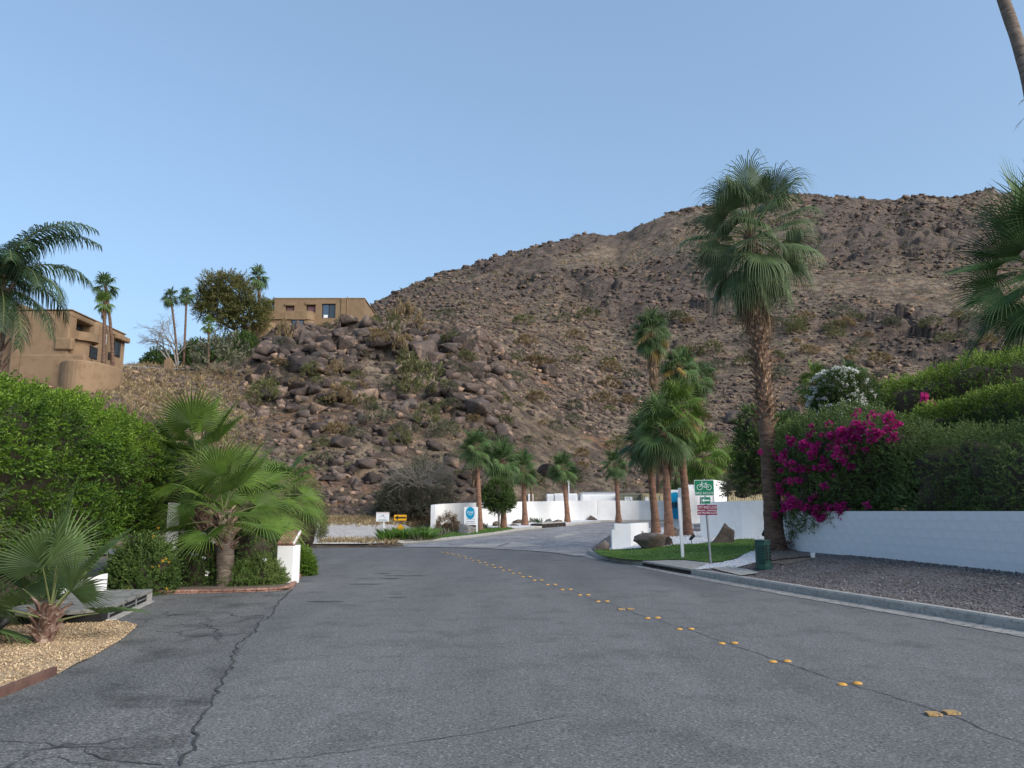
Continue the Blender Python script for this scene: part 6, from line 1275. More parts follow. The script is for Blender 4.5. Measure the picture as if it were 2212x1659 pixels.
# right side planting behind the block wall
def rp(px, d, off=0.0): p = at(px, 1100, d); return (p[0] + off, p[1])
B1 = [rp(1708, 23.4, .55), (9.9, 21.2), (10.7, 18.6), (11.2, 15.5), (11.8, 12.5)]
oB, SB, LB = hedge('bougainvillea', 'bougainvillea with magenta blossoms spilling over the end of the white block wall', 'climbing plant', [(8.9, 24.4), (9.4, 23.0), (10.0, 21.2), (10.6, 19.2)], [1.15, 1.25, 1.25, 1.0], [1.0, .95, 1.25, 1.6], [4.4, 4.35, 4.1, 3.6], 6600, 'bougleaf', leaf=.062, L_=.20, bumps=.5, fs=.8, topb=.2, seed=21, front=1, endr=.9, phi=(-80, 170))
hedge('shrub_row', 'long dark green shrub row with bare twigs on top of the block wall', 'hedge', [(10.5, 20.0), (11.0, 17.6), (11.5, 15.0), (12.2, 12.0), (12.8, 10)], [.95, 1.0, 1.0, 1.0, 1.0], 1.1, [3.5, 3.25, 3.15, 3.1, 3.1], 8000, 'bougleaf', leaf=.055, L_=.2, bumps=.4, fs=.9, topb=.25, seed=22, front=1, phi=(-75, 170), tint=(0, .7))
hedge('hedge', 'clipped green hedge, middle layer on the right above the dark shrub row', 'hedge', [(12.2, 24.0), (13.3, 21.5), (14.3, 18.5), (15.2, 15)], [.9, 1.1, 1.1, 1.1], 1.5, [4.3, 4.75, 4.9, 4.9], 7200, 'hedge2', leaf=.075, L_=.2, bumps=.22, fs=.8, p_=.42, topb=.62, seed=23, front=1, phi=(-85, 150), tint=(0, .35))
hedge('hedge', 'tall rounded back hedge at the right below the spiky palm', 'hedge', [(13.2, 30), (14.8, 28.0), (17.5, 26.5), (21, 25.5), (25, 24)], [1.2, 1.6, 1.6, 1.6, 1.6], 2.5, [5.6, 6.5, 6.9, 7.4, 7.2], 7200, 'hedge2', leaf=.10, L_=.28, bumps=.40, fs=.55, p_=.5, topb=.60, seed=24, front=1, phi=(-85, 160), tint=(0, .4), endr=1.8)
shrub('oleander covered in white blossoms standing behind the bougainvillea', 1817, 872, 27, 58, 64, 3200, name='oleander', cat='shrub', mat='darkleaf', leaf=.11, L_=.25, tint=(-.0, .3), topb=.1, seed=25, wd=.2, ground=False, extra=5, corem='twig', cores=.6)
g = np.random.default_rng(8); ol = [q for q in COL.objects if q.name == 'oleander'][0]
bl = [(at(1817, 868, 27), (r3(56, 27), r3(54, 27), r3(62, 27)))]; P, N = blob_points(bl, 420, g, (1.12, 1.24), .15); P = P[(N[:, 1] < .35)]; flowers(ol, ol.location, P, .62, 'whitef', name='blossom', per=8, petal=.10)
# magenta clusters on the front of the bougainvillea: along its top, down its left edge and hanging over the wall
g = np.random.default_rng(12)
def mag(cpx, cpy, spx, spy, n, d0=21.0):
    out = []
    for _ in range(int(n * 1.2)):
        x, y = g.normal(cpx, spx * 1.45), g.normal(cpy, spy * 1.15); out.append((x, y, d0))
    return out
MG = mag(1708,955,14,10,9,22.6) + mag(1740,975,12,8,6,22) + mag(1800,940,22,12,17,22.2) + mag(1770,962,22,8,10,22) + mag(1850,945,26,8,12,21.6) + mag(1700,1010,12,22,12,22.8) + mag(1692,1060,8,22,11,23) + mag(1705,1095,12,9,8,22.6) + mag(1750,1108,14,8,8,21.2) + mag(1795,1100,26,6,8,20.6) + mag(1780,1012,12,10,6,21.2) + mag(1745,1040,14,20,5,21.4) \
   + mag(1855,905,8,10,6,22.6) + mag(1890,895,10,6,6,22.6) + mag(1928,905,12,8,8,22) + mag(1998,868,6,5,4,24.5) + mag(1810,1000,18,8,4,21) + mag(1872,935,12,6,6,21.2) + mag(1818,1108,16,5,4,20.3) + mag(1768,1128,4,4,2,20.4) + mag(1815,1122,8,4,4,20.3) + mag(1900,940,14,5,4,20.8) + mag(1720,975,20,5,6,22)
# drop each cluster on the foliage: march from its bearing towards the plant surface and seat it there
u_, f_ = np.meshgrid(np.linspace(0, LB[-1], 160), np.radians(np.linspace(-85, 175, 110)), indexing='ij'); SV = SB(u_.ravel(), f_.ravel()); kk_ = F * CP * 0
def proj(Q): fw = Q[:, 1] * CP + (Q[:, 2] - CH) * SP; return W / 2 + F * Q[:, 0] / fw, H / 2 - F * (-Q[:, 1] * SP + (Q[:, 2] - CH) * CP) / fw
sx__, sy__ = proj(SV); out = []
for x, y, d0 in MG:
    dd = (sx__ - x) ** 2 + (sy__ - y) ** 2; near_ = dd < 100
    if near_.any(): cand = SV[near_]; q = cand[np.argmin(cand[:, 1])] + np.array([-.06, -.10, .0])
    else: q = SV[np.argmin(dd)]; q = at(x, y, q[1] - .05) if dd.min() < 1600 else at(x, y, d0)
    out.append(q)
flowers(oB, oB.location, out, .78, 'magenta', name='flower_cluster', per=22, petal=.075, mesh_n=5)
# trees
def limbs(par, base, spec, mat, name='trunk'):
    for pts, r0, r1 in spec: P = smooth_path([np.array(p, float) for p in pts], 14); V, F_ = tube(P, np.linspace(r0, r1, 14), 7); link(name, mesh(name, V, F_, M[mat], True), par); name = 'branch'
c = atd(1079, 1147); c[2] += .1; t_ = bush('garden_tree', 'small round dark green tree between two wall palms by the sign board', 'tree', c, [(at(1076,1068,c[1]), (.72, .7, .80)), (at(1064,1078,c[1]), (.5, .5, .6)), (at(1090,1080,c[1]), (.5, .5, .55)), (at(1078,1092,c[1]), (.6, .5, .45))], 1700, leaf=.10, L_=.25, mat='darkleaf', tint=(.1, .6), topb=.2, seed=31, cores=.55)
h_ = at(1074, 1095, c[1]) - c; limbs(t_, c, [([(0, 0, -.1), (-.05, 0, h_[2] * .6), (h_[0], 0, h_[2] + .3)], .07, .04), ([(-.03, 0, h_[2] * .5), (-.3, .1, h_[2] + .4)], .04, .02), ([(-.03, 0, h_[2] * .55), (.3, .1, h_[2] + .5)], .04, .02)], 'greytwig')
c = np.array([*at(1650, 1100, 37)[:2], .6]); t_ = bush('dark_tree', 'dense dark green tree behind the tallest palm trunk, above the broad wall', 'tree', c, [(at(1645,970,37), (1.1, 1.1, 1.5)), (at(1625,925,37), (.6, .7, .9)), (at(1700,950,37), (1.0, 1.0, 1.1)), (at(1635,1020,37), (1.0, 1, 1.0)), (at(1690,1020,37), (.9, 1, 1.2)), (at(1660,930,38), (.7, .8, .8))], 2600, leaf=.13, L_=.3, mat='darkleaf', tint=(.05, .6), topb=.35, seed=32, cores=.6)
limbs(t_, c, [([(0, 0, -.3), (.1, 0, 1.5), (0, 0, 3)], .14, .06)], 'twig')
shrub('dark shrub beneath the dark tree, seen over the wall left of the palm trunk', 1625, 1040, 42, 60, 22, 800, mat='sage', leaf=.14, L_=.35, tint=(0, .4), seed=33, wd=.25, cores=.5)
def ath(px, py, step=.35, y0=36, y1=430):
    """where the sight line through a pixel meets the land"""
    px = np.atleast_1d(np.asarray(px, float)); py = np.atleast_1d(np.asarray(py, float)); k = F * CP - (H / 2 - py) * SP; e = (F * SP + (H / 2 - py) * CP) / k; b_ = (px - W / 2) / k
    y = np.full_like(px, float(y0)); hit = np.zeros_like(px, bool); prev = y.copy()
    while (~hit).any() and y[~hit].min() < y1:
        ny = np.where(hit, y, y * 1.006 + .05); z = T(b_ * ny, ny); h_ = z >= CH + e * ny; y = ny; hit |= h_ | (ny > y1)
    return np.stack([b_ * y, y, T(b_ * y, y)], 1)
# eucalyptus on the crest
c = ath(500, 760)[0]; c = np.array([at(505, 760, 95)[0], 95, T(np.array([at(505,760,95)[0]]), np.array([95.]))[0]]); e_ = lambda px, py, w_, h_: (at(px, py, 95), (r3(w_, 95), r3(w_, 95), r3(h_, 95)))
t_ = bush('eucalyptus_tree', 'big olive green eucalyptus on the crest left of the middle hilltop house', 'tree', c, [e_(462,622,26,28), e_(497,622,34,26), e_(440,648,20,24), e_(478,660,36,28), e_(520,640,30,32), e_(530,672,30,28), e_(500,690,30,26), e_(548,690,24,26), e_(450,668,24,20), e_(565,668,14,20)], 3300, leaf=.30, L_=.8, mat='treeleaf', tint=(.0, .75), topb=.3, seed=34, wd=.30, corem=None, shell=(.45, 1.1), noise_=.4, lift=.2, jit=.7)
def rel(px, py, d=95): return at(px, py, d) - c
limbs(t_, c, [([rel(520,765), rel(516,730), rel(500,690), rel(480,650)], .38, .12), ([rel(516,735), rel(530,700), rel(545,670)], .22, .08), ([rel(512,715), rel(485,700), rel(455,680), rel(440,655)], .2, .06), ([rel(500,700), rel(505,660), rel(500,625)], .18, .06), ([rel(470,665), rel(462,640), rel(460,615)], .1, .04)], 'twig')
# bare tree
c = np.array([at(385, 795, 86)[0], 86, T(np.array([at(385,795,86)[0]]), np.array([86.]))[0] - .2]); o = thing('bare_tree', 'leafless grey tree with spreading twigs left of the paired hilltop palms', 'tree', c)
g = np.random.default_rng(15); VV = []; FF = []; off = 0
def grow(p, d_, l, r, lev):
    global off
    n = 5; P = [p]; 
    for k in range(n): d_ = d_ + g.normal(0, .10, 3) + np.array([0, 0, -.03 if lev > 2 else .02]); d_ /= np.linalg.norm(d_); P.append(P[-1] + d_ * l / n)
    V, F_ = tube(P, np.linspace(r, r * .55, n + 1), 4 if lev > 1 else 6); VV.append(V); FF.append(F_ + off); off += len(V)
    if lev < 5:
        for k in range(3 if lev < 4 else 4):
            q = P[int(g.integers(2, n + 1))]; a = g.normal(0, 1, 3); a -= a.dot(d_) * d_; a /= np.linalg.norm(a); dd = d_ * .8 + a * .62; dd[1] *= .6; grow(q, dd / np.linalg.norm(dd), l * .66, r * .5, lev + 1)
for px_, py_ in ((300, 690), (340, 690), (372, 700), (322, 720)):
    tgt = at(px_, py_, 86) - c; L0 = np.linalg.norm(tgt); grow(np.array([0., 0, 0]), tgt / L0, L0 * .52, .13, 1)
link('branches', mesh('branches', np.concatenate(VV), np.concatenate(FF), M['greytwig'], True), o)
# dark bushes along the crest
for i, (px, py, w_, h_, lab, mt) in enumerate(((345,782,30,20,'dark evergreen shrub on the crest below the bare tree','darkleaf'), (420,770,34,30,'dark evergreen bush between the crest palms','darkleaf'), (480,760,34,30,'dark bush under the eucalyptus on the crest','darkleaf'), (530,748,26,24,'dark bush against the low round tan wall','darkleaf'), (582,672,16,20,'pale leafy tree top beside the left end of the hilltop house','olive'))):
    d_ = 90 if px < 570 else 106; shrub(lab, px, py, d_, w_, h_, 700, cat='bush', mat=mt, leaf=.28, L_=.6, tint=(0, .5), topb=.2, seed=60 + i, cores=.75, wd=.4)
# ---- hillside shrubs: kinds share meshes
def shrub_mesh(seed, mat, leaf, per=7, n=170, wd=.32, lift=.9, cut=.0, spread=.8, L_=.5, tint=(0, .8)):
    g = np.random.default_rng(seed); bl = [((0, 0, .35), (.8, .8, .6))] + [((g.uniform(-.5, .5), g.uniform(-.5, .5), g.uniform(.1, .5)), (g.uniform(.4, .6),) * 3) for _ in range(4)]
    P, N = blob_points(bl, n, g, (.35, 1.05), .35, zmin=-.05); N2 = P - np.array([0, 0, -.5]); N2 /= np.linalg.norm(N2, axis=1)[:, None]
    V, F_, T_ = scatter([leaf_sprig(per, L_ * .5, leaf, wd, q, spread=spread) for q in range(4)], P, g.uniform(.7, 1.3, len(P)), align(N2, .35), g.uniform(*tint, len(P))); k = []
    for q in range(7):
        a = g.uniform(0, 6.28); V2, F2 = tube([(0, 0, -.1), (.25 * math.cos(a), .25 * math.sin(a), .3), (.6 * math.cos(a), .6 * math.sin(a), .75)], [.03, .02, .006], 4); k.append((V2, F2))
    me = mesh('desert_shrub', V, F_, M[mat], False, np.clip(T_, 0, 1)); return me
SH = {'sage': [shrub_mesh(i, 'sage', .16, L_=.35) for i in range(4)], 'olive': [shrub_mesh(i + 9, 'olive', .16, L_=.35, n=170) for i in range(4)], 'dry': [shrub_mesh(i + 20, 'drygrass', .30, wd=.10, L_=.2, spread=.6) for i in range(3)]}
HERO = [(497,785,56,38,'sage','large grey green shrub on the slope left of the boulder pile'), (915,828,48,38,'olive','big olive green shrub on the knoll right of the split boulders'), (882,693,32,26,'dry','pale dry shrub on the crest just right of the hilltop house'), (850,720,18,26,'olive','yellow green tufted shrub on the crest below the pale dry one'), (862,765,18,22,'dry','pale yellow tuft in the gap left of the streaked dark boulder'), (880,790,24,20,'olive','yellow green shrub under the streaked dark boulder'), (810,908,28,22,'sage','grey shrub on the lower knoll above the orange soil'), (868,950,26,16,'olive','low olive shrub on orange soil below the pinkish boulder'), (925,912,30,22,'olive','olive shrub right of the pinkish boulder'), (955,935,26,16,'sage','grey shrub on the gully floor right of the pinkish boulder'), (574,858,28,22,'olive','olive shrub left of the stacked brown boulders'), (738,862,24,18,'dry','small dry shrub between the knoll ledges'), (680,800,20,12,'olive','low olive shrub in front of the widest boulder'), (727,800,16,16,'dry','dry tan shrub in front of the second widest boulder'), (618,725,16,22,'dry','pale dry bush leaning on the low round tan wall'), (820,765,22,14,'dry','dry brush in the middle of the boulder pile')]
def place(me, p, s, lab, cat='shrub', grp=None, name='desert_shrub'): o = link(name, me, None, p, (0, 0, random.uniform(0, 6.28)), s); return tag(o, lab, cat, grp)
hp_ = ath([h[0] for h in HERO], [h[1] + h[3] * .7 for h in HERO])
for h, p in zip(HERO, hp_): s = r3(h[2], p[1]); place(random.choice(SH[h[4]]), p - np.array([0, s * .9, s * .05]), (s * 1.35, s, s * h[3] / h[2] * 1.9), h[5])
shrub('big grey mesquite bush with pale bare branches left of the white wall', 905, 1052, 50, 60, 52, 2600, name='mesquite_bush', cat='bush', mat='sage', leaf=.16, L_=.5, tint=(-.2, .5), topb=.1, seed=71, wd=.2, shell=(.4, 1.15), noise_=.5, extra=8, cores=.35)
shrub('dark grey bush at the foot of the slope, left half of the mesquite thicket', 858, 1068, 50.5, 38, 36, 1200, name='mesquite_bush', cat='bush', mat='sage', leaf=.16, L_=.5, tint=(-.2, .35), seed=72, wd=.2, cores=.45, noise_=.5, shell=(.4, 1.15), extra=6)
c = at(915, 1060, 49); o = thing('dead_branches', 'pale bare branches drooping over the grey mesquite bush', 'branches', c); VV = []; FF = []; off = 0; g = np.random.default_rng(5)
for k in range(34): a = g.uniform(0, 6.28); d_ = np.array([math.cos(a) * .9, -abs(math.sin(a)) * .5, .5]); grow(np.array([g.uniform(-1.1, .9), -1.3, g.uniform(.0, .9)]), d_ / np.linalg.norm(d_), 1.1, .022, 3)
link('branches', mesh('branches', np.concatenate(VV), np.concatenate(FF), M['greytwig'], True), o)
# random shrubs one can count
g = np.random.default_rng(21); px = []; py = []
while len(px) < 260:
    x, y = g.uniform(540, 2200), g.uniform(690, 1060)
    if x < 640 and y > 900: continue
    px.append(x); py.append(y)
Ps = ath(px, py)
for i, p in enumerate(Ps):
    k = ['sage', 'olive', 'sage', 'dry', 'olive'][i % 5]; s = r3(g.uniform(11, 27), p[1]) ; zone = 'knoll' if px[i] < 1080 and p[1] < 125 else 'mountain side'
    lab = {'sage': 'grey green desert shrub growing among rocks on the ', 'olive': 'olive desert shrub growing among rocks on the ', 'dry': 'dry tan desert shrub growing among rocks on the '}[k] + ('rocky knoll' if zone == 'knoll' else 'mountain slope')
    place(SH[k][i % len(SH[k])], p - np.array([0, s * .3, s * .05]), (s * 1.15, s, s * .95), lab, grp='%s shrubs on the %s' % (k, zone))
# ================================================================== ROCKS
HB = [(662,800,50,28,'widest boulder on the knoll, dark face with orange tan ends','rock',2), (742,800,42,26,'second widest dark boulder, leaning against the widest on its right','rock',3), (905,784,40,36,'large dark boulder with pale vertical streaks on the knoll','rock',5), (942,752,30,26,'dark boulder stacked behind the streaked one','rock',6), (994,765,26,28,'tall brown boulder with a sheer tan face at the right end of the knoll','rock',8), (573,812,30,20,'dark brown boulder at the left foot of the boulder pile','rock',9), (640,842,32,18,'flat dark boulder on the ledge below the widest one','rock',11), (768,868,44,20,'long low dark slab of rock in the middle of the knoll','rock',12), (840,866,25,15,'dark boulder right of the long low slab','rock',13), (884,882,20,18,'pinkish grey boulder standing out on the knoll slope','gardenrock',14), (1008,806,34,22,'blocky dark outcrop below the tall brown boulder','rock',15), (931,972,7,9,'small pale whitish boulder low on the slope','greyrock',16), (1082,945,24,22,'dark upright boulder above the first wall palm','rock',17), (1095,960,14,18,'dark boulder beside the upright one above the wall palms','rock',19), (1592,912,26,22,'big dark round boulder left of the tallest palm trunk','rock',18), (716,1008,18,15,'dark boulder low on the slope above the sand lot','rock',20), (645,715,18,17,'upright dark boulder just below the hilltop house','rock',21), (690,722,20,14,'dark boulder under the glass door of the hilltop house','rock',22), (610,760,24,14,'dark boulder in the pile under the low round wall','rock',23), (700,752,22,20,'round dark boulder on top of the widest one','rock',24), (800,745,20,14,'brown boulder on the crest below the right end of the house','rock',25), (865,745,16,12,'dark boulder at the crest below the pale dry shrub','rock',26)]
hpB = ath([h[0] for h in HB], [h[1] for h in HB])
for h, p in zip(HB, hpB):
    s = r3(1, p[1]); boulder(h[4], 'boulder', p + np.array([0, h[2] * s * .4, 0]), (h[2] * s * 1.12, h[2] * s * .9, h[3] * s * 1.3), h[5], h[6], 3, flat_=.8, rz=g.uniform(-.3, .3))
ZN = [(75, (548, 1010, 722, 785), (8, 20), 'dark brown boulder in the pile along the crest of the knoll'), (90, (520, 1100, 760, 900), (7, 20), 'dark brown boulder lying on the middle of the rocky knoll'), (70, (640, 1120, 900, 1075), (6, 17), 'brown boulder lying low on the rocky slope above the sand lot'), (58, (1100, 2000, 780, 1050), (7, 16), 'dark boulder lying on the mountain slope behind the palms')]
for cnt, (x0, x1, y0, y1), (s0, s1), lab in ZN:
    X_ = g.uniform(x0, x1, cnt); Y_ = g.uniform(y0, y1, cnt); Pq = ath(X_, Y_)
    for i, p in enumerate(Pq):
        if p[1] > 260: continue
        s = r3(g.uniform(s0, s1) * (1 if g.uniform() < .75 else 1.5), p[1]); boulder(lab, 'boulder', p, (s * g.uniform(.9, 1.4), s, s * g.uniform(.7, 1.1)), 'rock', 30 + i % 12, 3, group=lab.replace('boulder', 'boulders'), flat_=.8, rz=g.uniform(0, 6.28), sink=.12)
# uncountable rubble, brush and dry grass
def many(n, lo, hi, ymax, mask_s=0.0, seed=1, thr=-.2, ms=.05, pxr=(-320, 2590), y0=50, xpow=None, sd=.38):
    g = np.random.default_rng(seed); a = g.uniform(bear(pxr[0]), bear(pxr[1]), n * 3); y = np.exp(g.uniform(math.log(y0), math.log(ymax), n * 3)); x = a * y; m_ = fbm(xyz(x * ms, y * ms), 4, seed) > thr
    m_ &= (y > 64) | (a < bear(930)) ; x, y = x[m_][:n], y[m_][:n]; s = np.exp(g.normal(0, sd, len(x))) * g.uniform(lo, hi, len(x)); s = np.minimum(s, hi * 1.7) * y / F
    return x, y, s
x, y, s = many(7500, 2.6, 6.0, 130, seed=31, thr=-.15); ok = ~((x / y > bear(120)) & (x / y < bear(500)) & (fbm(xyz(x * .1, y * .1), 2, 3) > -.1))
x, y, s = x[ok], y[ok], s[ok]; x9, y9, s9 = many(1900, 5, 11, 112, seed=35, thr=-.9, pxr=(540, 1120), y0=54); k9 = RNG.uniform(0, 1, len(x9)) < rockmask(x9, y9) + .12; x, y, s = np.r_[x, x9[k9]], np.r_[y, y9[k9]], np.r_[s, s9[k9]]; P = np.stack([x, y, T(x, y) + s * .1], 1); V, F_, T_ = scatter(ROCKS2, P, np.stack([s * 1.25, s, s * 1.0], 1), tint=np.clip(RNG.normal(.05, .32, len(x)), 0, 1)); tag(link('loose_rocks', mesh('loose_rocks', V, F_, M['rock'], False, T_)), kind='stuff')
x, y, s = many(21000, 1.2, 4.2, 420, sd=.45, seed=37, thr=-.22, ms=.03, y0=95, pxr=(560, 2500)); P = np.stack([x, y, T(x, y) + s * .15], 1); V, F_, T_ = scatter(ROCKS1, P, np.stack([s * 1.4, s, s * .8], 1), tint=np.clip(RNG.normal(.35, .4, len(x)), 0, 1)); tag(link('mountain_rubble', mesh('mountain_rubble', V, F_, M['rockfar'], False, T_)), kind='stuff')
def tuft(seed, n=6, h=1.0, w_=.16, sp=.5):
    g = np.random.default_rng(seed); V = []; Fc = []
    for k in range(n):
        a = g.uniform(0, 6.28); r = g.uniform(.05, .3); b_ = np.array([r * math.cos(a), r * math.sin(a), -.05]); d_ = np.array([math.cos(a) * sp, math.sin(a) * sp, 1.0]) * h * g.uniform(.6, 1.1); s_ = np.array([-math.sin(a), math.cos(a), 0]) * w_ / 2; o = len(V)
        V += [b_ - s_, b_ + s_, b_ + d_ * .6 + s_ * .8, b_ + d_ + np.array([math.cos(a), math.sin(a), -.3]) * .15 * h]; Fc += [(o, o + 1, o + 2), (o, o + 2, o + 3)]
    return np.array(V), np.array(Fc), np.zeros(len(V))
TU = [tuft(k) for k in range(6)]; TS = [tuft(k + 9, 10, .8, .16, .9) for k in range(6)]
x, y, s = many(11000, 2.4, 6.0, 400, seed=41, thr=-.3, ms=.04, y0=58); P = np.stack([x, y, T(x, y)], 1); k = RNG.uniform(0, 1, len(x)) < .6
for nm, kk_, mt in (('mountain_brush', k, 'sage'), ('creosote_brush', ~k, 'olive')):
    V, F_, T_ = scatter(TS, P[kk_], s[kk_], rotm(np.zeros(kk_.sum()), np.zeros(kk_.sum()), RNG.uniform(0, 6, kk_.sum()))); tag(link(nm, mesh(nm, V, F_, M[mt], False, T_)), kind='stuff')
g1 = many(11000, 2.2, 5.5, 330, seed=43, thr=.02, ms=.06, y0=48); g2 = many(5200, 4.0, 9.0, 84, seed=44, thr=-.5, pxr=(60, 560), y0=50); x, y, s = [np.concatenate(q) for q in zip(g1, g2)]
P = np.stack([x, y, T(x, y)], 1); n_ = len(x); V, F_, T_ = scatter(TU, P, s, rotm(RNG.uniform(-.2, .2, n_), RNG.uniform(-.2, .2, n_), RNG.uniform(0, 6, n_))); tag(link('dry_grass', mesh('dry_grass', V, F_, M['drygrass'], False, T_)), kind='stuff')
# grass edge of the sand lot
g = np.random.default_rng(9); n_ = 2600; px = np.r_[g.uniform(690, 930, 1700), g.uniform(690, 860, 900)]; pq = np.r_[1128 + g.normal(0, 4, 1700), 1172 + g.normal(0, 3, 900)]; P = []
Pg = ath(px[:1700], pq[:1700], y0=34); P2 = np.array([atz(a, b_, .08) for a, b_ in zip(px[1700:], pq[1700:])]); m2 = (fbm(xyz(P2[:, 0] * .5, P2[:, 1] * .5), 2, 3) > .0) & (P2[:, 1] > 35.9); P = np.concatenate([Pg, P2[m2]]); n_ = len(P)
V, F_, T_ = scatter(TU, P, g.uniform(.12, .32, n_), rotm(g.uniform(-.3, .3, n_), g.uniform(-.3, .3, n_), g.uniform(0, 6, n_))); tag(link('lot_dry_grass', mesh('lot_dry_grass', V, F_, M['drygrass'], False, T_)), kind='stuff')
# ================================================================== GARDEN DETAILS
GBL = [('large brown boulder at the foot of the white sign board', 1008, 1158, 19, 26, 'greyrock', 51, 'd'), ('dark boulder on the lawn strip left of the second wall palm', 1071, 1141, 9.5, 15, 'gardenrock', 52, 'd'), ('grey boulder half hidden behind the second wall palm', 1098, 1134, 8, 13, 'gardenrock', 53, 'd'), ('rounded brown boulder left of the third wall palm', 1120, 1135, 13.5, 13, 'gardenrock', 54, 'd'), ('low flat dark boulder in front of the rounded brown one', 1108, 1140, 14, 9, 'gardenrock', 55, 'd'), ('pale grey boulder right of the third wall palm', 1149, 1132, 9, 14, 'greyrock', 56, 'd'), ('small grey boulder, left one touching a long brown boulder', 1186, 1131, 7, 10, 'greyrock', 57, 'd'), ('long low brown boulder above the far storm drain', 1203, 1131, 15, 9, 'gardenrock', 58, 'd'), ('peaked brown boulder alone before the long white wall', 1280, 1127.5, 10.5, 14, 'gardenrock', 59, 'd'),
  ('dark boulder on the island tip left of the low white wall', 1303, 1190, 15.5, 22, 'gardenrock', 60, 'i'), ('big wedge shaped brown boulder before the three island palms', 1408, 1186, 37, 33, 'gardenrock', 61, 'i'), ('small boulder joined to the right end of the wedge shaped one', 1446, 1179, 10, 19, 'gardenrock', 62, 'i'), ('tall standing brown boulder before the broad white wall', 1562, 1175, 26, 44, 'gardenrock', 63, 'i'), ('rough grey boulder between the tallest palm and the block wall', 1700, 1180, 15, 44, 'greyrock', 64, 'i'), ('low dark boulder behind the edge on sign post', 1460, 1160, 9, 20, 'gardenrock', 65, 'i')]
for lab, px, py, hw, h_, mt, sd, kind in GBL:
    p = atd(px, py) if kind == 'd' else ati(px, py); s = r3(1, p[1]); key = (sd, 'g'); V, Fc = rock_mesh(sd, 4, 1.0); V = V * (1 + .03 * fbm(V * 5, 4, sd))[:, None]
    if sd == 61: V[:, 2] *= (1 + .45 * V[:, 0])
    V -= np.array([(V[:, 0].max() + V[:, 0].min()) / 2, 0, V[:, 2].min()]); V[:, 0] *= 2 / np.ptp(V[:, 0]); V[:, 2] *= 1 / V[:, 2].max()
    if sd == 63: zz_ = V[:, 2]; V[:, 0] = V[:, 0] * (1 - .72 * zz_) + .48 * zz_; V[:, 1] *= 1 - .4 * zz_
    V[:, :2] *= (1 + .55 * np.clip(.45 - V[:, 2], 0, 1))[:, None]; V[:, 0] *= 2 / np.ptp(V[:, 0][V[:, 2] > .2]); V = V * np.array([hw * s, hw * s * .8, h_ * s / .78]); V[:, 2] -= .22 * h_ * s / .78
    o = link('boulder', mesh('boulder', V, Fc, M[mt], False), None, p + np.array([0, hw * s * .6, 0])); tag(o, lab, 'boulder')
# pebbles
g = np.random.default_rng(6)
def strewn(name, mat, inside, box, n, lo, hi, zf, dz=0.0, flatk=.6, variants=None):
    x = g.uniform(box[0], box[1], n); y = g.uniform(box[2], box[3], n); k = inside(x, y); x, y = x[k], y[k]; s = g.uniform(lo, hi, len(x)) * (.7 + .6 * g.uniform(0, 1, len(x)) ** 3); P = np.stack([x, y, zf(x, y) + dz + s * .25], 1); m_ = len(x)
    V, F_, T_ = scatter(variants or OCT, P, np.stack([s * 1.2, s, s * flatk], 1), rotm(g.uniform(-.5, .5, m_), g.uniform(-.5, .5, m_), g.uniform(0, 6, m_)), np.clip(g.normal(.42, .28, m_), 0, 1)); return tag(link(name, mesh(name, V, F_, M[mat], False, T_)), kind='stuff')
WPs = WP[np.argsort(WP[:, 1])]
def poly_in(pts):
    P = np.array([(p[0], p[1]) for p in pts])
    def f(x, y):
        c = np.zeros(len(x), bool); j = len(P) - 1
        for i in range(len(P)):
            q = ((P[i, 1] > y) != (P[j, 1] > y)) & (x < (P[j, 0] - P[i, 0]) * (y - P[i, 1]) / (P[j, 1] - P[i, 1] + 1e-12) + P[i, 0]); c ^= q; j = i
        return c
    return f
kxf = lambda y: np.interp(y, KY, KX)
inp = poly_in(wst); ins = poly_in([ati(*p) for p in [(1655,1190),(1700,1188),(1716,1186),(1745,1203),(1735,1212),(1690,1215),(1665,1212)]]); inpad = poly_in([ati(*p) for p in [(1560,1236),(1530,1228),(1572,1226),(1615,1232),(1640,1240),(1600,1246)]])
strewn('grey_gravel', 'peb', lambda x, y: (x > kxf(y) + .18) & (x < np.interp(y, WPs[:, 1], WPs[:, 0]) - .02) & ~inp(x, y) & ~inpad(x, y) & (y < 20.9), (4, 11, 8.5, 22), 46000, .013, .031, zi, .0)
strewn('soil_pebbles', 'peb', lambda x, y: ins(x, y), (5, 9, 17, 26), 2600, .012, .028, zi, .02)
strewn('white_pebbles', 'wpeb', lambda x, y: inp(x, y), (4, 9, 16, 26), 9000, .018, .034, zi, .026); inw = poly_in(white_pts); inl = poly_in(lawn_pts)
strewn('white_gravel', 'wpeb', lambda x, y: inw(x, y) & ~inl(x, y), (2, 12, 22, 40), 9000, .025, .05, zi, .022)
ing = poly_in(gb); strewn('tan_gravel', 'tanpeb', lambda x, y: ing(x, y), (-10, -3.5, 6, 12.5), 42000, .009, .019, lambda x, y: x * 0 + .016, .0)
# lawn blades
inl = poly_in(lawn_pts); n_ = 30000; x = g.uniform(2, 10, n_); y = g.uniform(18, 33, n_); k = inl(x, y); x, y = x[k], y[k]; m_ = len(x); BL = [tuft(k, 4, 1.0, .22, .5) for k in range(4)]
P = np.stack([x, y, zi(x, y) + .03], 1); V, F_, T_ = scatter(BL, P, g.uniform(.025, .05, m_), rotm(g.uniform(-.3, .3, m_), g.uniform(-.3, .3, m_), g.uniform(0, 6, m_)), np.clip(.35 + .7 * fbm(xyz(x * .5, y * .5), 3, 4), 0, 1)); tag(link('lawn_grass', mesh('lawn_grass', V, F_, M['grassgreen'], False, T_)), kind='stuff')
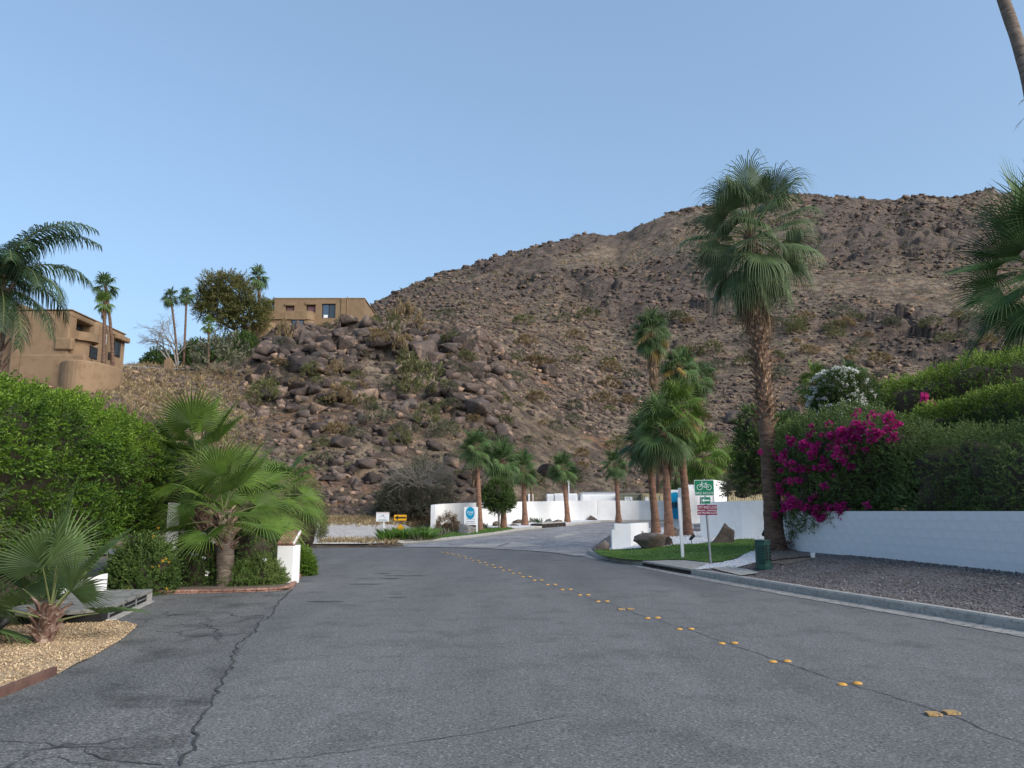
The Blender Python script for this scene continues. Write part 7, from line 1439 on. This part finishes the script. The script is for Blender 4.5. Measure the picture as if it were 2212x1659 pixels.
# lawn strip and planting beyond the drive mouth
ls = [atd(*p) for p in [(935,1170),(985,1164.5),(1055,1156.5),(1100,1149.5),(1112,1146.5),(1100,1144),(1060,1146),(1035,1147),(1000,1150),(960,1160)]]; zf2 = lambda x, y: zd(y) + .12
patch('lawn_strip', ls, M['lawnsoil'], .02, zf=zf2)
bed = [atd(*p) for p in [(828,1175),(880,1173.5),(935,1170),(960,1160),(1000,1150),(1035,1147),(1060,1143),(1010,1136),(960,1137),(900,1146),(860,1158)]]; patch('planting_soil', bed, M['dirt'], .012, zf=zf2)
wb_ = [atd(*p) for p in [(1112,1146.5),(1171,1140.5),(1223,1136.5),(1270,1130.5),(1348,1126.5),(1480,1124),(1480,1121),(1290,1123),(1160,1128),(1060,1134),(1040,1142),(1060,1146),(1100,1144)]]; patch('far_white_gravel', wb_, M['whitegravel'], .012, zf=zf2)
il = poly_in(ls); n_ = 9000; x = g.uniform(-6, 2, n_); y = g.uniform(34, 50, n_); k = il(x, y); x, y = x[k], y[k]; m_ = len(x); P = np.stack([x, y, zf2(x, y) + .02], 1)
V, F_, T_ = scatter(BL, P, g.uniform(.05, .09, m_), rotm(g.uniform(-.3, .3, m_), g.uniform(-.3, .3, m_), g.uniform(0, 6, m_)), g.uniform(0, .6, m_)); tag(link('strip_grass', mesh('strip_grass', V, F_, M['grassgreen'], False, T_)), kind='stuff')
lv, lf, lt_ = tuft(3, 46, 1.0, .11, .55); lily = [mesh('lily_clump', *(lambda t: (t[0], t[1]))(tuft(k, 46, 1.0, .11, .55)), M['grassgreen'], False, RNG.uniform(0, .8, 46 * 4)) for k in range(3)]
for i in range(22):
    px = 829 + i * 4.9; p = atd(px + g.uniform(-2, 2), 1174 - (px - 829) * .045 - (i % 2) * 3.0); tag(link('lily_clump', lily[i % 3], None, p + np.array([0, .1, .12]), (0, 0, g.uniform(0, 6)), (g.uniform(.55, .75), g.uniform(.55, .7), g.uniform(.45, .65))), 'bright green strappy lily clump in the row at the kerb below the diamond sign', 'plant', 'green lily clumps along the far kerb')
inb = poly_in(bed); n_ = 2600; x = g.uniform(-9, 0, n_); y = g.uniform(33, 52, n_); k = inb(x, y) & (x > -5.6); x, y = x[k], y[k]; m_ = len(x); P = np.stack([x, y, zf2(x, y)], 1); V, F_, T_ = scatter(TU, P, g.uniform(.15, .38, m_), rotm(g.uniform(-.2, .2, m_), g.uniform(-.2, .2, m_), g.uniform(0, 6, m_)))
tag(link('wispy_grass', mesh('wispy_grass', V, F_, M['sage'], False, T_)), kind='stuff')
shrub('reddish brown twiggy bush behind the big boulder by the sign board', 965, 1131, 45, 17, 14, 420, cat='bush', mat='palmdead', leaf=.12, L_=.3, tint=(0, .3), seed=81, wd=.15, cores=.5)
c = atd(972, 1143); o = thing('bare_sapling', 'thin leafless sapling before the curved end of the white wall', 'tree', c); VV = []; FF = []; off = 0; g = np.random.default_rng(2); 
V, F_ = tube([(0, 0, 0), (.03, 0, .6), (0, 0, 1.3)], [.025, .02, .01], 5); VV.append(V); FF.append(F_); off = len(V)
for k in range(7): a = k * .9; grow(np.array([0, 0, .3 + k * .13]), np.array([math.cos(a) * .7, math.sin(a) * .4, .7]), .45, .012, 3)
link('branches', mesh('branches', np.concatenate(VV), np.concatenate(FF), M['twig'], True), o)
c = atd(1165, 1133); tag(link('agave', mesh('agave', *tuft(5, 30, .5, .08, 1.0)[:2], M['palm'], False, np.zeros(120)), None, c + np.array([0, 0, .1])), 'small dark spiky agave on white gravel before the long wall', 'plant')
# bases of dead fibre round the tallest palm foot
V, F_, T_ = scatter([tuft(k, 8, 1, .08, 1.3) for k in range(4)], np.stack([.42 * np.cos(np.arange(40) * 2.4), .42 * np.sin(np.arange(40) * 2.4), RNG.uniform(0, .25, 40)], 1), RNG.uniform(.08, .16, 40)); hp0 = [q for q in COL.objects if q.name == 'fan_palm'][0]; tag(link('root_fibre', mesh('root_fibre', V, F_, M['stubbig'], False, T_), hp0), kind='stuff')
